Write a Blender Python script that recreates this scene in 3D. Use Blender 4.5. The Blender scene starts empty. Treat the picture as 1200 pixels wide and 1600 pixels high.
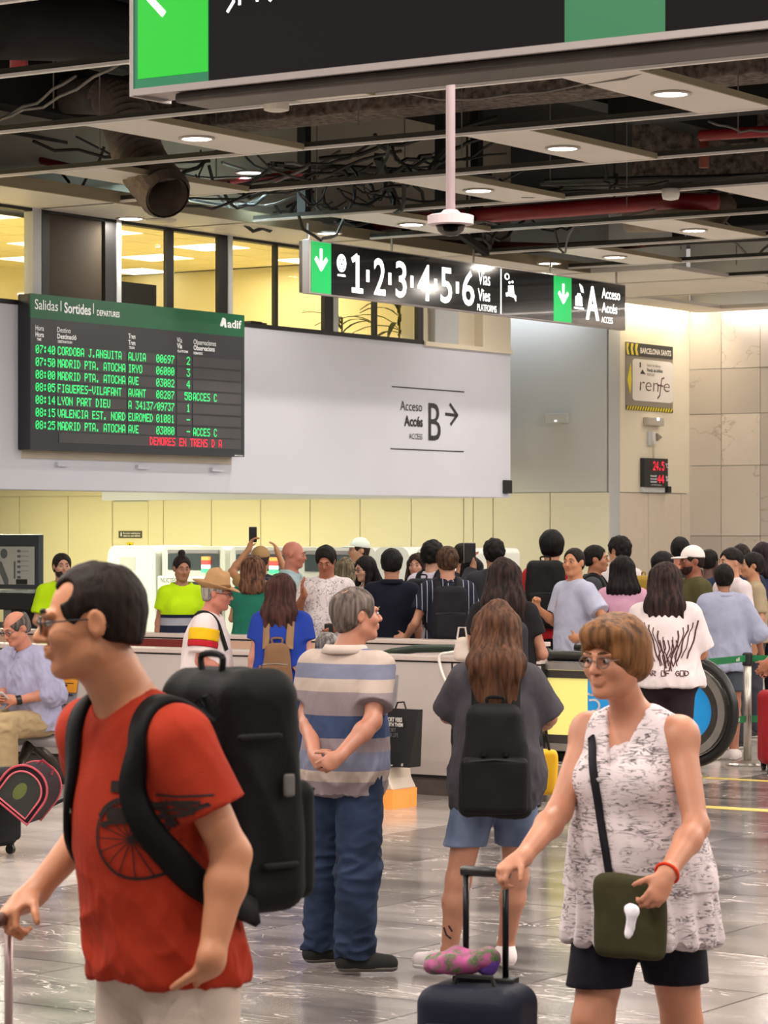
import bpy, math, random
import numpy as np
from mathutils import Vector, Matrix, Euler, noise as mnoise
from mathutils.bvhtree import BVHTree

SC = bpy.context.scene
COL = SC.collection
random.seed(7)
PI = math.pi

# ------------------------------------------------------------------ camera, world, exposure, hall light
F, H0, CX, CZ = 4500.0, 825.0, 600.0, 1.83      # focal length in pixels, horizon row, centre column, eye height
cam_d = bpy.data.cameras.new('camera'); cam = bpy.data.objects.new('camera', cam_d); COL.objects.link(cam)
cam.location = (0, 0, CZ); cam.rotation_euler = (PI / 2, 0, 0)
cam_d.sensor_fit = 'VERTICAL'; cam_d.sensor_height = 36.0; cam_d.sensor_width = 27.0
cam_d.lens = 36.0 * F / 1600.0
cam_d.shift_y = (H0 - 800.0) / 1600.0
cam_d.clip_start = 0.1; cam_d.clip_end = 200
cam_d.dof.use_dof = True; cam_d.dof.focus_distance = 15.0; cam_d.dof.aperture_fstop = 13.0
SC.camera = cam
SC.view_settings.view_transform = 'Standard'; SC.view_settings.look = 'None'
SC.view_settings.gamma = 1.0; SC.view_settings.use_curve_mapping = False
SC.view_settings.exposure = 0.08
SC.cycles.use_denoising = True
SC.cycles.max_bounces = 6; SC.cycles.diffuse_bounces = 3; SC.cycles.glossy_bounces = 3
SC.cycles.transmission_bounces = 4; SC.cycles.sample_clamp_indirect = 4.0

WORLD_STRENGTH = 0.44
w = bpy.data.worlds.new('hall_daylight'); SC.world = w; w.use_nodes = True
bg = w.node_tree.nodes['Background']; bg.inputs[0].default_value = (1.0, 0.90, 0.84, 1); bg.inputs[1].default_value = WORLD_STRENGTH

D1 = Vector((0.83205, -0.55470, 0)); D2 = Vector((0.55470, 0.83205, 0)); AZ = math.atan2(D1.y, D1.x)

def W(a, b, z=0.0): return D1 * a + D2 * b + Vector((0, 0, z))
def P(px, py, Y): return Vector(((px - CX) * Y / F, Y, CZ - (py - H0) * Y / F))
def to_ab(v): return (v.dot(D1), v.dot(D2), v.z)
def pa(px, b):                       # a and distance Y where the plane b=const is met
    k = (px - CX) / F; Y = b / (0.5547 * k + 0.83205); return Y * (0.83205 * k - 0.5547), Y
def pb(px, a):
    k = (px - CX) / F; Y = a / (0.83205 * k - 0.5547); return Y * (0.5547 * k + 0.83205), Y
def pz(py, Y): return CZ - (py - H0) * Y / F

def area(name, loc, size, energy, col=(1, .93, .86), rot=(0, 0, 0), size_y=None, spread=None):
    l = bpy.data.lights.new(name, 'AREA'); l.energy = energy; l.color = col; l.size = size
    if size_y: l.shape = 'RECTANGLE'; l.size_y = size_y
    if spread: l.spread = spread
    o = bpy.data.objects.new(name, l); o.location = loc; o.rotation_euler = rot; COL.objects.link(o)
    return o
# added fill lights over the concourse, out of view, with no fixtures built
HALL = [(-4.6, 3.4), (-4.6, 9.4), (1.2, 9.4), (-12.2, 9.4), (-2.0, 14.5), (-20.0, 14.5), (-2.6, 21.7), (-9.7, 5.3)]
for i, (a_, b_) in enumerate(HALL):
    area('hall_fill_light', W(a_, b_, 4.70), 1.8, 130 if b_ < 12 else 330, (1, .92, .85), (0, 0, AZ), 1.8)

# ------------------------------------------------------------------ materials
MATS = {}
def mat(name, col, rough=0.6, metal=0.0, var=0.0, vscale=8.0, bump=0.0, bscale=60.0, emit=None, estr=1.0, coat=0.0, alpha=None, trans=0.0, stretch=None, spec=None):
    if name in MATS: return MATS[name]
    m = bpy.data.materials.new(name); m.use_nodes = True; nt = m.node_tree; N = nt.nodes; L = nt.links
    bs = N['Principled BSDF']
    bs.inputs['Base Color'].default_value = (*col, 1); bs.inputs['Roughness'].default_value = rough
    bs.inputs['Metallic'].default_value = metal; bs.inputs['Coat Weight'].default_value = coat
    if spec is not None: bs.inputs['Specular IOR Level'].default_value = spec
    if trans: bs.inputs['Transmission Weight'].default_value = trans
    if alpha is not None: bs.inputs['Alpha'].default_value = alpha
    if emit:
        bs.inputs['Emission Color'].default_value = (*emit, 1); bs.inputs['Emission Strength'].default_value = estr
    tc = N.new('ShaderNodeTexCoord'); src = tc.outputs['Object']
    if stretch:
        mp = N.new('ShaderNodeMapping'); mp.inputs['Scale'].default_value = stretch; L.new(src, mp.inputs[0]); src = mp.outputs[0]
    if var:
        n = N.new('ShaderNodeTexNoise'); n.inputs['Scale'].default_value = vscale; n.inputs['Detail'].default_value = 4
        L.new(src, n.inputs['Vector'])
        mx = N.new('ShaderNodeMix'); mx.data_type = 'RGBA'
        mx.inputs[6].default_value = (*[max(0, c * (1 - var)) for c in col], 1); mx.inputs[7].default_value = (*[min(1, c * (1 + var)) for c in col], 1)
        mr = N.new('ShaderNodeMapRange'); mr.inputs[1].default_value = .3; mr.inputs[2].default_value = .7
        L.new(n.outputs['Fac'], mr.inputs[0]); L.new(mr.outputs[0], mx.inputs[0]); L.new(mx.outputs[2], bs.inputs['Base Color'])
    if bump:
        n2 = N.new('ShaderNodeTexNoise'); n2.inputs['Scale'].default_value = bscale; n2.inputs['Detail'].default_value = 3
        L.new(src, n2.inputs['Vector'])
        bp = N.new('ShaderNodeBump'); bp.inputs['Strength'].default_value = bump; bp.inputs['Distance'].default_value = 0.01
        L.new(n2.outputs['Fac'], bp.inputs['Height']); L.new(bp.outputs[0], bs.inputs['Normal'])
    MATS[name] = m
    return m
def lin(h):
    h = h.lstrip('#'); v = [int(h[i:i + 2], 16) / 255 for i in (0, 2, 4)]
    return tuple(c / 12.92 if c <= .04045 else ((c + .055) / 1.055) ** 2.4 for c in v)

M_white = mat('painted_white', lin('d3d6e2'), .55, var=.03, vscale=.8, bump=.03, bscale=20)
M_cream = mat('cream_wall', lin('e9dfc9'), .55, var=.03, vscale=.7)
M_panel = mat('cream_panel', lin('e6e0cc'), .4, var=.02, vscale=.6)
M_greywall = mat('grey_wall', lin('c9cccd'), .6, var=.03, vscale=.6)
M_dark = mat('black_metal', (.012, .012, .012), .5)
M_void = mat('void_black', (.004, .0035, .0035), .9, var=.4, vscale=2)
M_sprayed = mat('sprayed_fireproofing', lin('6d6158'), .95, var=.7, vscale=16, bump=1.0, bscale=26)
M_duct = mat('galvanised_duct', lin('6b6763'), .45, .5, var=.3, vscale=3)
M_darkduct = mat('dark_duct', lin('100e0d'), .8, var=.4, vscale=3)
M_red = mat('red_pipe', lin('8c1c22'), .4, var=.15, vscale=3)
M_cable = mat('dark_cable', (.02, .018, .016), .6)
M_cableg = mat('grey_cable', lin('77726d'), .6)
M_rail = mat('white_rail', lin('f6f1ea'), .35)
M_railside = mat('olive_rail_side', lin('39362c'), .6)
M_cpanel = mat('ceiling_panel', lin('f0e9df'), .5, var=.03, vscale=1.5)
M_cedge = mat('panel_edge', lin('a89c7e'), .7)
M_steel = mat('brushed_steel', lin('b9b4ac'), .3, .9, var=.08, vscale=12)
M_steeld = mat('dark_steel', lin('5a5550'), .35, .8, var=.15, vscale=6)
M_seat = mat('perforated_seat_metal', lin('a5a2a4'), .42, .5, var=.05)
M_rubber = mat('black_rubber', (.01, .01, .01), .35)
M_board = mat('board_charcoal', lin('33363e'), .35)
M_boardrow = mat('board_row', lin('4b4a4e'), .4, var=.08, vscale=4)
M_gloss = mat('sign_black', (.008, .008, .009), .12, coat=.4)
M_bigblack = mat('big_sign_face', lin('141115'), .6, bump=.04, bscale=90, spec=.12)
M_signframe = mat('sign_frame_aluminium', lin('a39a98'), .4, .6)
M_green = mat('board_green', lin('0d6b45'), .4)
M_led = mat('green_led', (.0, .3, .1), .5, emit=(.05, 1.0, .22), estr=1.25)
M_ledr = mat('red_led', (.3, .0, .02), .5, emit=(1.0, .02, .05), estr=1.6)
M_wht = mat('sign_white', (.8, .8, .8), .5, emit=(1, 1, .98), estr=.30)
M_lit = mat('lit_white', (.9, .9, .9), .5, emit=(1, 1, .97), estr=1.6)
M_litgreen = mat('lit_green', (.0, .16, .05), .3, emit=(.0, .44, .07), estr=.9)
M_biggreen = mat('lit_green_bright', (.0, .12, .01), .4, emit=(.0, .50, .012), estr=.95)
M_unlitglow = mat('unlit_green_glow', lin('1a6a40'), .4, emit=(.01, .12, .05), estr=.5)  # unlit panel with a faint glow put into its colour
M_ink = mat('dark_ink', lin('2c2c2e'), .6)
M_lamp = mat('lamp_glow', (1, 1, 1), .5, emit=(1, .95, .85), estr=22.0)
M_lampc = mat('lamp_glow_cool', (1, 1, 1), .5, emit=(.6, .92, 1), estr=14.0)
M_trim = mat('lamp_trim', lin('cfc6bd'), .4)
M_office = mat('office_wall', lin('f4e8bc'), .7)
M_offceil = mat('office_ceiling_tile', lin('f2e6bb'), .8, var=.04, vscale=5)
M_offlamp = mat('office_lamp', (1, 1, 1), .5, emit=(1, .95, .78), estr=1.6)
M_leaf = mat('leaf_green', lin('3d4a22'), .5)
M_glass = None
def glass_mat(name, col, rough=.02, alpha=.12):
    m = bpy.data.materials.new(name); m.use_nodes = True; nt = m.node_tree
    for n in list(nt.nodes): nt.nodes.remove(n)
    out = nt.nodes.new('ShaderNodeOutputMaterial'); mix = nt.nodes.new('ShaderNodeMixShader')
    tr = nt.nodes.new('ShaderNodeBsdfTransparent'); gl = nt.nodes.new('ShaderNodeBsdfGlossy')
    tr.inputs[0].default_value = (*col, 1); gl.inputs['Roughness'].default_value = rough
    fr = nt.nodes.new('ShaderNodeLayerWeight'); fr.inputs[0].default_value = .35
    pw = nt.nodes.new('ShaderNodeMath'); pw.operation = 'POWER'; pw.inputs[1].default_value = 3.0; nt.links.new(fr.outputs['Facing'], pw.inputs[0])
    nt.links.new(pw.outputs[0], mix.inputs[0]); nt.links.new(tr.outputs[0], mix.inputs[1]); nt.links.new(gl.outputs[0], mix.inputs[2])
    nt.links.new(mix.outputs[0], out.inputs[0]); return m
M_glass = glass_mat('clear_glass', (.96, .97, .95))
M_mesh = glass_mat('tinted_dome', (.35, .33, .33))

def marble(name, base, dark, vein, vscale, rough=.14, veinw=.5, per_tile=True, spots=0.0):
    m = bpy.data.materials.new(name); m.use_nodes = True; nt = m.node_tree; N = nt.nodes; L = nt.links
    bs = N['Principled BSDF']; bs.inputs['Roughness'].default_value = rough
    tc = N.new('ShaderNodeTexCoord'); oi = N.new('ShaderNodeObjectInfo')
    add = N.new('ShaderNodeVectorMath'); add.operation = 'ADD'; L.new(tc.outputs['Object'], add.inputs[0])
    mul = N.new('ShaderNodeVectorMath'); mul.operation = 'SCALE'; mul.inputs['Scale'].default_value = 1.0 if per_tile else 0.0
    cmb = N.new('ShaderNodeCombineXYZ'); m1 = N.new('ShaderNodeMath'); m1.operation = 'MULTIPLY'; m1.inputs[1].default_value = 37.0
    L.new(oi.outputs['Random'], m1.inputs[0]); L.new(m1.outputs[0], cmb.inputs[0]); L.new(m1.outputs[0], cmb.inputs[1])
    L.new(cmb.outputs[0], mul.inputs[0]); L.new(mul.outputs[0], add.inputs[1])
    mp = N.new('ShaderNodeMapping'); mp.inputs['Rotation'].default_value = (0, 0, 0.6); mp.inputs['Scale'].default_value = (1, 2.6, 1) if per_tile else (1, 1, 1)
    L.new(add.outputs[0], mp.inputs[0])
    n0 = N.new('ShaderNodeTexNoise'); n0.inputs['Scale'].default_value = vscale * .6; n0.inputs['Detail'].default_value = 6; L.new(mp.outputs[0], n0.inputs['Vector'])
    cr = N.new('ShaderNodeMix'); cr.data_type = 'RGBA'; cr.inputs[6].default_value = (*dark, 1); cr.inputs[7].default_value = (*base, 1)
    mr = N.new('ShaderNodeMapRange'); mr.inputs[1].default_value = .35; mr.inputs[2].default_value = .65; L.new(n0.outputs['Fac'], mr.inputs[0]); L.new(mr.outputs[0], cr.inputs[0])
    n1 = N.new('ShaderNodeTexNoise'); n1.inputs['Scale'].default_value = vscale; n1.inputs['Detail'].default_value = 8; n1.inputs['Distortion'].default_value = 1.6; L.new(mp.outputs[0], n1.inputs['Vector'])
    ab = N.new('ShaderNodeMath'); ab.operation = 'SUBTRACT'; ab.inputs[1].default_value = .5; L.new(n1.outputs['Fac'], ab.inputs[0])
    a2 = N.new('ShaderNodeMath'); a2.operation = 'ABSOLUTE'; L.new(ab.outputs[0], a2.inputs[0])
    m2 = N.new('ShaderNodeMapRange'); m2.inputs[1].default_value = 0.0; m2.inputs[2].default_value = .012 * veinw; m2.inputs[3].default_value = 1; m2.inputs[4].default_value = 0; L.new(a2.outputs[0], m2.inputs[0])
    n3 = N.new('ShaderNodeTexNoise'); n3.inputs['Scale'].default_value = vscale * 1.3; L.new(add.outputs[0], n3.inputs['Vector'])
    m3 = N.new('ShaderNodeMapRange'); m3.inputs[1].default_value = .48; m3.inputs[2].default_value = .6; L.new(n3.outputs['Fac'], m3.inputs[0])
    mm = N.new('ShaderNodeMath'); mm.operation = 'MULTIPLY'; L.new(m2.outputs[0], mm.inputs[0]); L.new(m3.outputs[0], mm.inputs[1])
    c2 = N.new('ShaderNodeMix'); c2.data_type = 'RGBA'; c2.inputs[7].default_value = (*vein, 1); L.new(mm.outputs[0], c2.inputs[0]); L.new(cr.outputs[2], c2.inputs[6])
    # each slab a little lighter or darker
    hs = N.new('ShaderNodeHueSaturation'); mv = N.new('ShaderNodeMapRange'); mv.inputs[3].default_value = .82; mv.inputs[4].default_value = 1.18
    L.new(oi.outputs['Random'], mv.inputs[0]); L.new(mv.outputs[0], hs.inputs['Value']); L.new(c2.outputs[2], hs.inputs['Color']); L.new(hs.outputs[0], bs.inputs['Base Color'])
    return m
M_floor = marble('grey_marble', lin('8d8581'), lin('56504f'), lin('e9dcd6'), 2.1, .16, 1.3)
M_floorl = marble('pale_marble', lin('c9bfb8'), lin('a89f9b'), lin('e6ddd4'), 1.6, .16, 1.0)
M_wallmarble = marble('wall_marble', lin('d2c8bf'), lin('c2b8b0'), lin('a99d92'), .8, .35, .8)

# ------------------------------------------------------------------ mesh builder, in the hall's own (a, b, z) axes
ORG = {}
def props(o, label=None, cat=None, group=None, kind=None):
    if label: o['label'] = label
    if cat: o['category'] = cat
    if group: o['group'] = group
    if kind: o['kind'] = kind
    return o
def root(name, a, b, z=0.0, label=None, cat=None, group=None, kind=None):
    o = bpy.data.objects.new(name, None); o.empty_display_size = .1; COL.objects.link(o)
    o.location = W(a, b, z); o.rotation_euler = (0, 0, AZ); ORG[o] = (a, b, z)
    return props(o, label, cat, group, kind)
class MB:
    def __init__(s): s.v = []; s.f = []
    def add(s, vs, fs):
        n = len(s.v); s.v += [tuple(v) for v in vs]; s.f += [tuple(i + n for i in f) for f in fs]; return s
    def box(s, a0, a1, b0, b1, z0, z1):
        return s.add([(a0, b0, z0), (a1, b0, z0), (a1, b1, z0), (a0, b1, z0), (a0, b0, z1), (a1, b0, z1), (a1, b1, z1), (a0, b1, z1)],
                     [(0, 3, 2, 1), (4, 5, 6, 7), (0, 1, 5, 4), (1, 2, 6, 5), (2, 3, 7, 6), (3, 0, 4, 7)])
    def prism(s, pts, ax, c0, c1):     # polygon pts extruded along axis ax ('a','b','z') from c0 to c1
        n = len(pts)
        def mk(p, c): return {'a': (c, p[0], p[1]), 'b': (p[0], c, p[1]), 'z': (p[0], p[1], c)}[ax]
        return s.add([mk(p, c0) for p in pts] + [mk(p, c1) for p in pts],
                     [tuple(range(n))[::-1], tuple(range(n, 2 * n))] + [(i, (i + 1) % n, (i + 1) % n + n, i + n) for i in range(n)])
    def tube(s, pts, r, n=8, cap=True):
        pts = [Vector(p) for p in pts]; base = len(s.v); rs = r if isinstance(r, (list, tuple)) else [r] * len(pts)
        up = Vector((0, 0, 1))
        prev = None
        for i, p in enumerate(pts):
            t = (pts[min(i + 1, len(pts) - 1)] - pts[max(i - 1, 0)])
            if t.length < 1e-9: t = Vector((0, 0, 1))
            t.normalize()
            if prev is None:
                u = t.orthogonal().normalized()
            else:
                u = prev - t * prev.dot(t)
                u = u.normalized() if u.length > 1e-6 else t.orthogonal().normalized()
            prev = u; v = t.cross(u)
            for k in range(n):
                c = 2 * PI * k / n; s.v.append(tuple(p + (u * math.cos(c) + v * math.sin(c)) * rs[i]))
        for i in range(len(pts) - 1):
            for k in range(n):
                a = base + i * n + k; b = base + i * n + (k + 1) % n; s.f.append((a, b, b + n, a + n))
        if cap:
            s.f.append(tuple(base + k for k in range(n))[::-1]); e = base + (len(pts) - 1) * n; s.f.append(tuple(e + k for k in range(n)))
        return s
    def lathe(s, c, prof, n=20, axis=None):      # profile [(r, h)] turned round the z axis at c
        base = len(s.v)
        for r, h in prof:
            for k in range(n):
                t = 2 * PI * k / n; s.v.append((c[0] + r * math.cos(t), c[1] + r * math.sin(t), c[2] + h))
        for i in range(len(prof) - 1):
            for k in range(n):
                a = base + i * n + k; b = base + i * n + (k + 1) % n; s.f.append((a, b, b + n, a + n))
        s.f.append(tuple(base + k for k in range(n))[::-1]); e = base + (len(prof) - 1) * n; s.f.append(tuple(e + k for k in range(n)))
        return s
    def build(s, name, m, parent=None, origin=None, smooth=False, bevel=0.0, world=False, **kw):
        me = bpy.data.meshes.new(name)
        if parent is not None and parent in ORG: o0 = ORG[parent]
        elif origin is not None: o0 = origin
        else:
            xs = [v[0] for v in s.v]; ys = [v[1] for v in s.v]; zs = [v[2] for v in s.v]
            o0 = ((min(xs) + max(xs)) / 2, (min(ys) + max(ys)) / 2, min(zs))
        me.from_pydata([(v[0] - o0[0], v[1] - o0[1], v[2] - o0[2]) for v in s.v], [], s.f)
        me.materials.append(m)
        if smooth: me.polygons.foreach_set('use_smooth', [True] * len(me.polygons))
        o = bpy.data.objects.new(name, me); COL.objects.link(o)
        if parent is not None: o.parent = parent; ORG[o] = o0
        elif world: o.location = o0; ORG[o] = o0
        else: o.location = W(*o0); o.rotation_euler = (0, 0, AZ); ORG[o] = o0
        if bevel:
            b = o.modifiers.new('bevel', 'BEVEL'); b.width = bevel; b.segments = 2; b.limit_method = 'ANGLE'
        return props(o, **kw)

def text_mesh(body, bold=0.0):
    cu = bpy.data.curves.new('txt', 'FONT'); cu.body = body; cu.offset = bold; cu.resolution_u = 3
    o = bpy.data.objects.new('txt', cu); COL.objects.link(o)
    dg = bpy.context.evaluated_depsgraph_get(); me = bpy.data.meshes.new_from_object(o.evaluated_get(dg))
    bpy.data.objects.remove(o); vs = [tuple(v.co) for v in me.vertices]; fs = [tuple(p.vertices) for p in me.polygons]
    bpy.data.meshes.remove(me)
    return vs, fs
def flat_text(mb, body, u0, u1, z0, z1, plane, c, bold=0.0, slant=0.0):
    """letters fitted into the rectangle u0..u1, z0..z1 of the plane ('a' or 'b' = c)"""
    vs, fs = text_mesh(body, bold)
    xs = [v[0] for v in vs]; ys = [v[1] for v in vs]; x0, x1, y0, y1 = min(xs), max(xs), min(ys), max(ys)
    out = []
    for x, y, _ in vs:
        u = u0 + (x - x0) / (x1 - x0) * (u1 - u0); z = z0 + (y - y0) / (y1 - y0) * (z1 - z0); u += slant * (z - z0)
        out.append((c, u, z) if plane == 'a' else (u, c, z))
    mb.add(out, fs)
class Plane:
    """a wall plane addressed by picture position: kind 'a' (runs along b) or 'b' (runs along a)"""
    def __init__(s, kind, c): s.k = kind; s.c = c
    def u(s, px): return pb(px, s.c)[0] if s.k == 'a' else pa(px, s.c)[0]
    def Y(s, px): return pb(px, s.c)[1] if s.k == 'a' else pa(px, s.c)[1]
    def uz(s, px, py): return s.u(px), pz(py, s.Y(px))
    def off(s, d): return s.c + d if s.k == 'a' else s.c - d        # d metres towards the viewer
    def rect(s, mb, px0, px1, py0, py1, d0=0, d1=.01, pxr=None):
        """box from px0..px1; heights taken at pxr (default px0)"""
        u0, u1 = s.u(px0), s.u(px1); Y = s.Y(pxr if pxr is not None else px0); z0, z1 = pz(py1, Y), pz(py0, Y)
        c0, c1 = sorted((s.off(d0), s.off(d1)))
        if s.k == 'a': mb.box(c0, c1, min(u0, u1), max(u0, u1), z0, z1)
        else: mb.box(min(u0, u1), max(u0, u1), c0, c1, z0, z1)
        return mb
    def text(s, mb, body, px0, px1, py0, py1, d=.012, bold=0.0, slant=0.0):
        u0, u1 = s.u(px0), s.u(px1); Y = s.Y(px0); flat_text(mb, body, u0, u1, pz(py1, Y), pz(py0, Y), s.k, s.off(d), bold, slant)
    def poly(s, mb, pts, d0=.0, d1=.012, pxr=None):
        Y = s.Y(pxr if pxr is not None else pts[0][0])
        q = [(s.u(x), pz(y, Y)) for x, y in pts]
        mb.prism(q, s.k, s.off(d0), s.off(d1))
    def stroke(s, mb, pts, w, d=.012, pxr=None):
        """a broad line along pts (picture positions), w metres wide"""
        Y = s.Y(pxr if pxr is not None else pts[0][0])
        q = [Vector((s.u(x), pz(y, Y))) for x, y in pts]
        for p0, p1 in zip(q, q[1:]):
            t = (p1 - p0).normalized(); n = Vector((-t.y, t.x)) * w / 2; e = t * w * .3
            mb.prism([tuple(v) for v in (p0 - e - n, p1 + e - n, p1 + e + n, p0 - e + n)], s.k, s.off(d - .002), s.off(d))
GL = {}
for ln in """0 3E5149453E|1 00427F4000|2 4261514946|3 2141454B31|4 1814127F10|5 2745454539|6 3C4A494930|7 0171090503|8 3649494936|9 0649  49291E|: 0036360000|. 0060600000|- 0808080808|/ 2010080402|A 7E1111117E|B 7F49494936|C 3E41414122|D 7F4141221C|E 7F49494941|F 7F09090901|G 3E4149497A|H 7F0808087F|I 00417F4100|J 2040413F01|K 7F08142241|L 7F40404040|M 7F020C027F|N 7F0408107F|O 3E4141413E|P 7F09090906|Q 3E4151215E|R 7F09192946|S 4649494931|T 01017F0101|U 3F4040403F|V 1F2040201F|W 3F4038403F|X 6314081463|Y 0708700807|Z 6151494543""".split('|'):
    k_, h_ = ln[0], ln[2:].replace(' ', ''); GL[k_] = [int(h_[i:i + 2], 16) for i in range(0, 10, 2)]
def led_text(mb, pl, body, px0, px1, py0, py1, d=.02, n=None):
    n = n or len(body); u0, u1 = pl.u(px0), pl.u(px1); Y = pl.Y(px0); z0, z1 = pz(py1, Y), pz(py0, Y)
    cw = (u1 - u0) / n; pw = cw / 6; ph = (z1 - z0) / 7
    for i, ch in enumerate(body):
        if ch not in GL: continue
        for cx_, bits in enumerate(GL[ch]):
            for r in range(7):
                if bits >> r & 1:
                    u = u0 + i * cw + cx_ * pw; z = z1 - (r + 1) * ph; c = pl.off(d)
                    q = [(u, z + ph * .04), (u + pw * .96, z + ph * .04), (u + pw * .96, z + ph * .96), (u, z + ph * .96)]
                    mb.add([(c, *p) if pl.k == 'a' else (p[0], c, p[1]) for p in q], [(0, 1, 2, 3)])
# ================================================================== SETTING
A_WALL, B_BACK, A_STEP, B_STONE = -17.64, 33.7, -18.85, 36.0
ZC = 4.82
# floor: a base in grout colour, the slabs in view laid on it one by one
T = 0.90
M_grout = mat('floor_grout', lin('4d4746'), .5)
fl = MB().box(-40, 14, -6, 40, -.25, -.02).build('floor', M_grout, kind='structure', origin=(0, 0, 0))
def slab_mesh(name, m):
    g = T / 2 - .0025; b = .003
    vs = [(-g, -g, -.02), (g, -g, -.02), (g, g, -.02), (-g, g, -.02), (-g + b, -g + b, 0), (g - b, -g + b, 0), (g - b, g - b, 0), (-g + b, g - b, 0)]
    me = bpy.data.meshes.new(name); me.from_pydata(vs, [], [(4, 5, 6, 7), (0, 1, 5, 4), (1, 2, 6, 5), (2, 3, 7, 6), (3, 0, 4, 7)]); me.materials.append(m)
    return me
tile_d, tile_l = slab_mesh('floor_tile', M_floor), slab_mesh('pale_floor_tile', M_floorl)
A_PALE = to_ab(Vector((.077, 17.3, 0)))[0]          # the pale field starts left of this line
far_d, far_l = MB(), MB(); n_t = 0
i0, i1 = -46, 16
for i in range(i0, i1):
    for j in range(-7, 45):
        a = A_PALE + (i + .5 - 0) * T; b = 16.55 - (j + .5) * T if False else -6 + (j + .5) * T + .05
        if a > 13 or b > 39: continue
        pale = a < A_PALE
        p = W(a, b); 
        X, Y = p.x, p.y
        vis = 9.0 < Y < 21.5 and abs(X) < .1334 * Y + .75
        if vis and n_t < 300:
            o = bpy.data.objects.new('floor_tile', tile_l if pale else tile_d); COL.objects.link(o); o.parent = fl; o.location = (a, b, 0); n_t += 1
            ORG[o] = (a, b, 0)
        else:
            g = T / 2 - .0025
            (far_l if pale else far_d).add([(a - g, b - g, 0), (a + g, b - g, 0), (a + g, b + g, 0), (a - g, b + g, 0)], [(0, 1, 2, 3)])
far_d.build('outer_tiles', M_floor, fl, kind='stuff'); far_l.build('outer_pale_tiles', M_floorl, fl, kind='stuff')
# yellow guide lines on the floor
M_yel = mat('yellow_floor_paint', lin('dcc35a'), .5)
for (px0, py0, px1, py1, wd) in ((1040, 1252, 1230, 1274, .075), (1050, 1209, 1230, 1226, .05)):
    Y0 = CZ * F / (py0 - H0); Y1 = CZ * F / (py1 - H0); p0 = to_ab(P(px0, py0, Y0)); p1 = to_ab(P(px1, py1, Y1))
    bm = (p0[1] + p1[1]) / 2
    MB().box(min(p0[0], p1[0]), max(p0[0], p1[0]) + 1, bm - wd, bm + wd, .0005, .002).build('yellow_line', M_yel, fl, label='yellow painted line')

# ---- board wall: the overhanging upper wall along b with the office windows
wl = root('wall_left', A_WALL, 25, 0, kind='structure'); PL = Plane('a', A_WALL)
BE = pb(798, A_WALL)[0]; B0 = 12.0
ZB, ZS = 2.185, 3.905
MB().box(A_WALL - .30, A_WALL, B0, BE, ZB, ZS).build('bulkhead', M_white, wl, bevel=.01)
bw0, bw1 = pb(735, A_WALL)[0], BE
b660 = pb(662, A_WALL)[0]
MB().box(A_WALL - .30, A_WALL, bw1 - .62, BE, ZS, 6.4).box(A_WALL - .30, A_WALL - .0, B0, BE, ZC + .02, 6.4).build('upper_wall', M_cream, wl)
MB().box(A_WALL - .30, A_WALL - .12, b660, bw1 - .5, ZS, ZC + .02).build('recess_panel', M_cream, wl)
bc = pb(703, A_WALL)[0]
MB().box(A_WALL - .12, A_WALL - .04, bc - .25, bc + .25, ZS, ZC + .02).build('column_casing', M_greywall, wl)
MB().box(A_WALL - .34, A_WALL + .03, b660, BE, ZS - .02, ZS + .03).build('ledge', M_cream, wl)
# the far side of the bulkhead's end
MB().box(A_STEP - 4.8, A_WALL - .3, BE - .25, BE, ZB, 6.4).build('end_wall', M_greywall, wl)
# soffit strip between the ceiling grid and the windows, lower soffit under the bulkhead
# windows
win = root('window_1', A_WALL, pb(330, A_WALL)[0], ZS, kind='structure')
bars = [(-60, -46), (66, 80), (165, 184), (262, 274), (343, 358), (431, 437), (508, 523), (586, 592), (654, 664)]
for k, (x0, x1) in enumerate(bars):
    u0, u1 = pb(x0, A_WALL)[0], pb(x1, A_WALL)[0]
    f = MB().box(A_WALL - .07, A_WALL - .02, u0 + .02, u1, ZS, ZC + .02).build('mullion', M_dark, win)
    if k in (2, 4, 6):
        u2 = pb(x1 + 7, A_WALL)[0]; MB().box(A_WALL - .12, A_WALL - .01, u1, u2, ZS, ZC + .02).build('mullion_flange', M_greywall, win, label='pale aluminium flange')
    if k == 1:
        MB().box(A_WALL - .12, A_WALL - .01, u0 - .12, u0, ZS, ZC + .02).build('mullion_flange', M_greywall, win, label='pale aluminium flange')
for (x0, x1) in ((-46, 66), (184, 262), (274, 343), (358, 431), (437, 508), (523, 586), (592, 654)):
    u0, u1 = pb(x0, A_WALL)[0], pb(x1, A_WALL)[0]
    MB().box(A_WALL - .075, A_WALL - .065, u0, u1, ZS + .04, ZC).build('pane', M_glass, win)
u0, u1 = pb(80, A_WALL)[0], pb(165, A_WALL)[0]
MB().box(A_WALL - .09, A_WALL - .05, u0, u1, ZS, ZC).build('blank_panel', mat('brown_infill', lin('463d2f'), .85, var=.05, vscale=1), win, label='opaque brown infill panel')
MB().box(A_WALL - .14, A_WALL + .005, B0 + 1, b660, ZS - .005, ZS + .04).build('sill_rail', M_dark, win)
MB().box(A_WALL - .12, A_WALL - .02, B0 + 1, b660, ZC - .03, ZC + .02).build('head_rail', M_dark, win)
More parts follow.
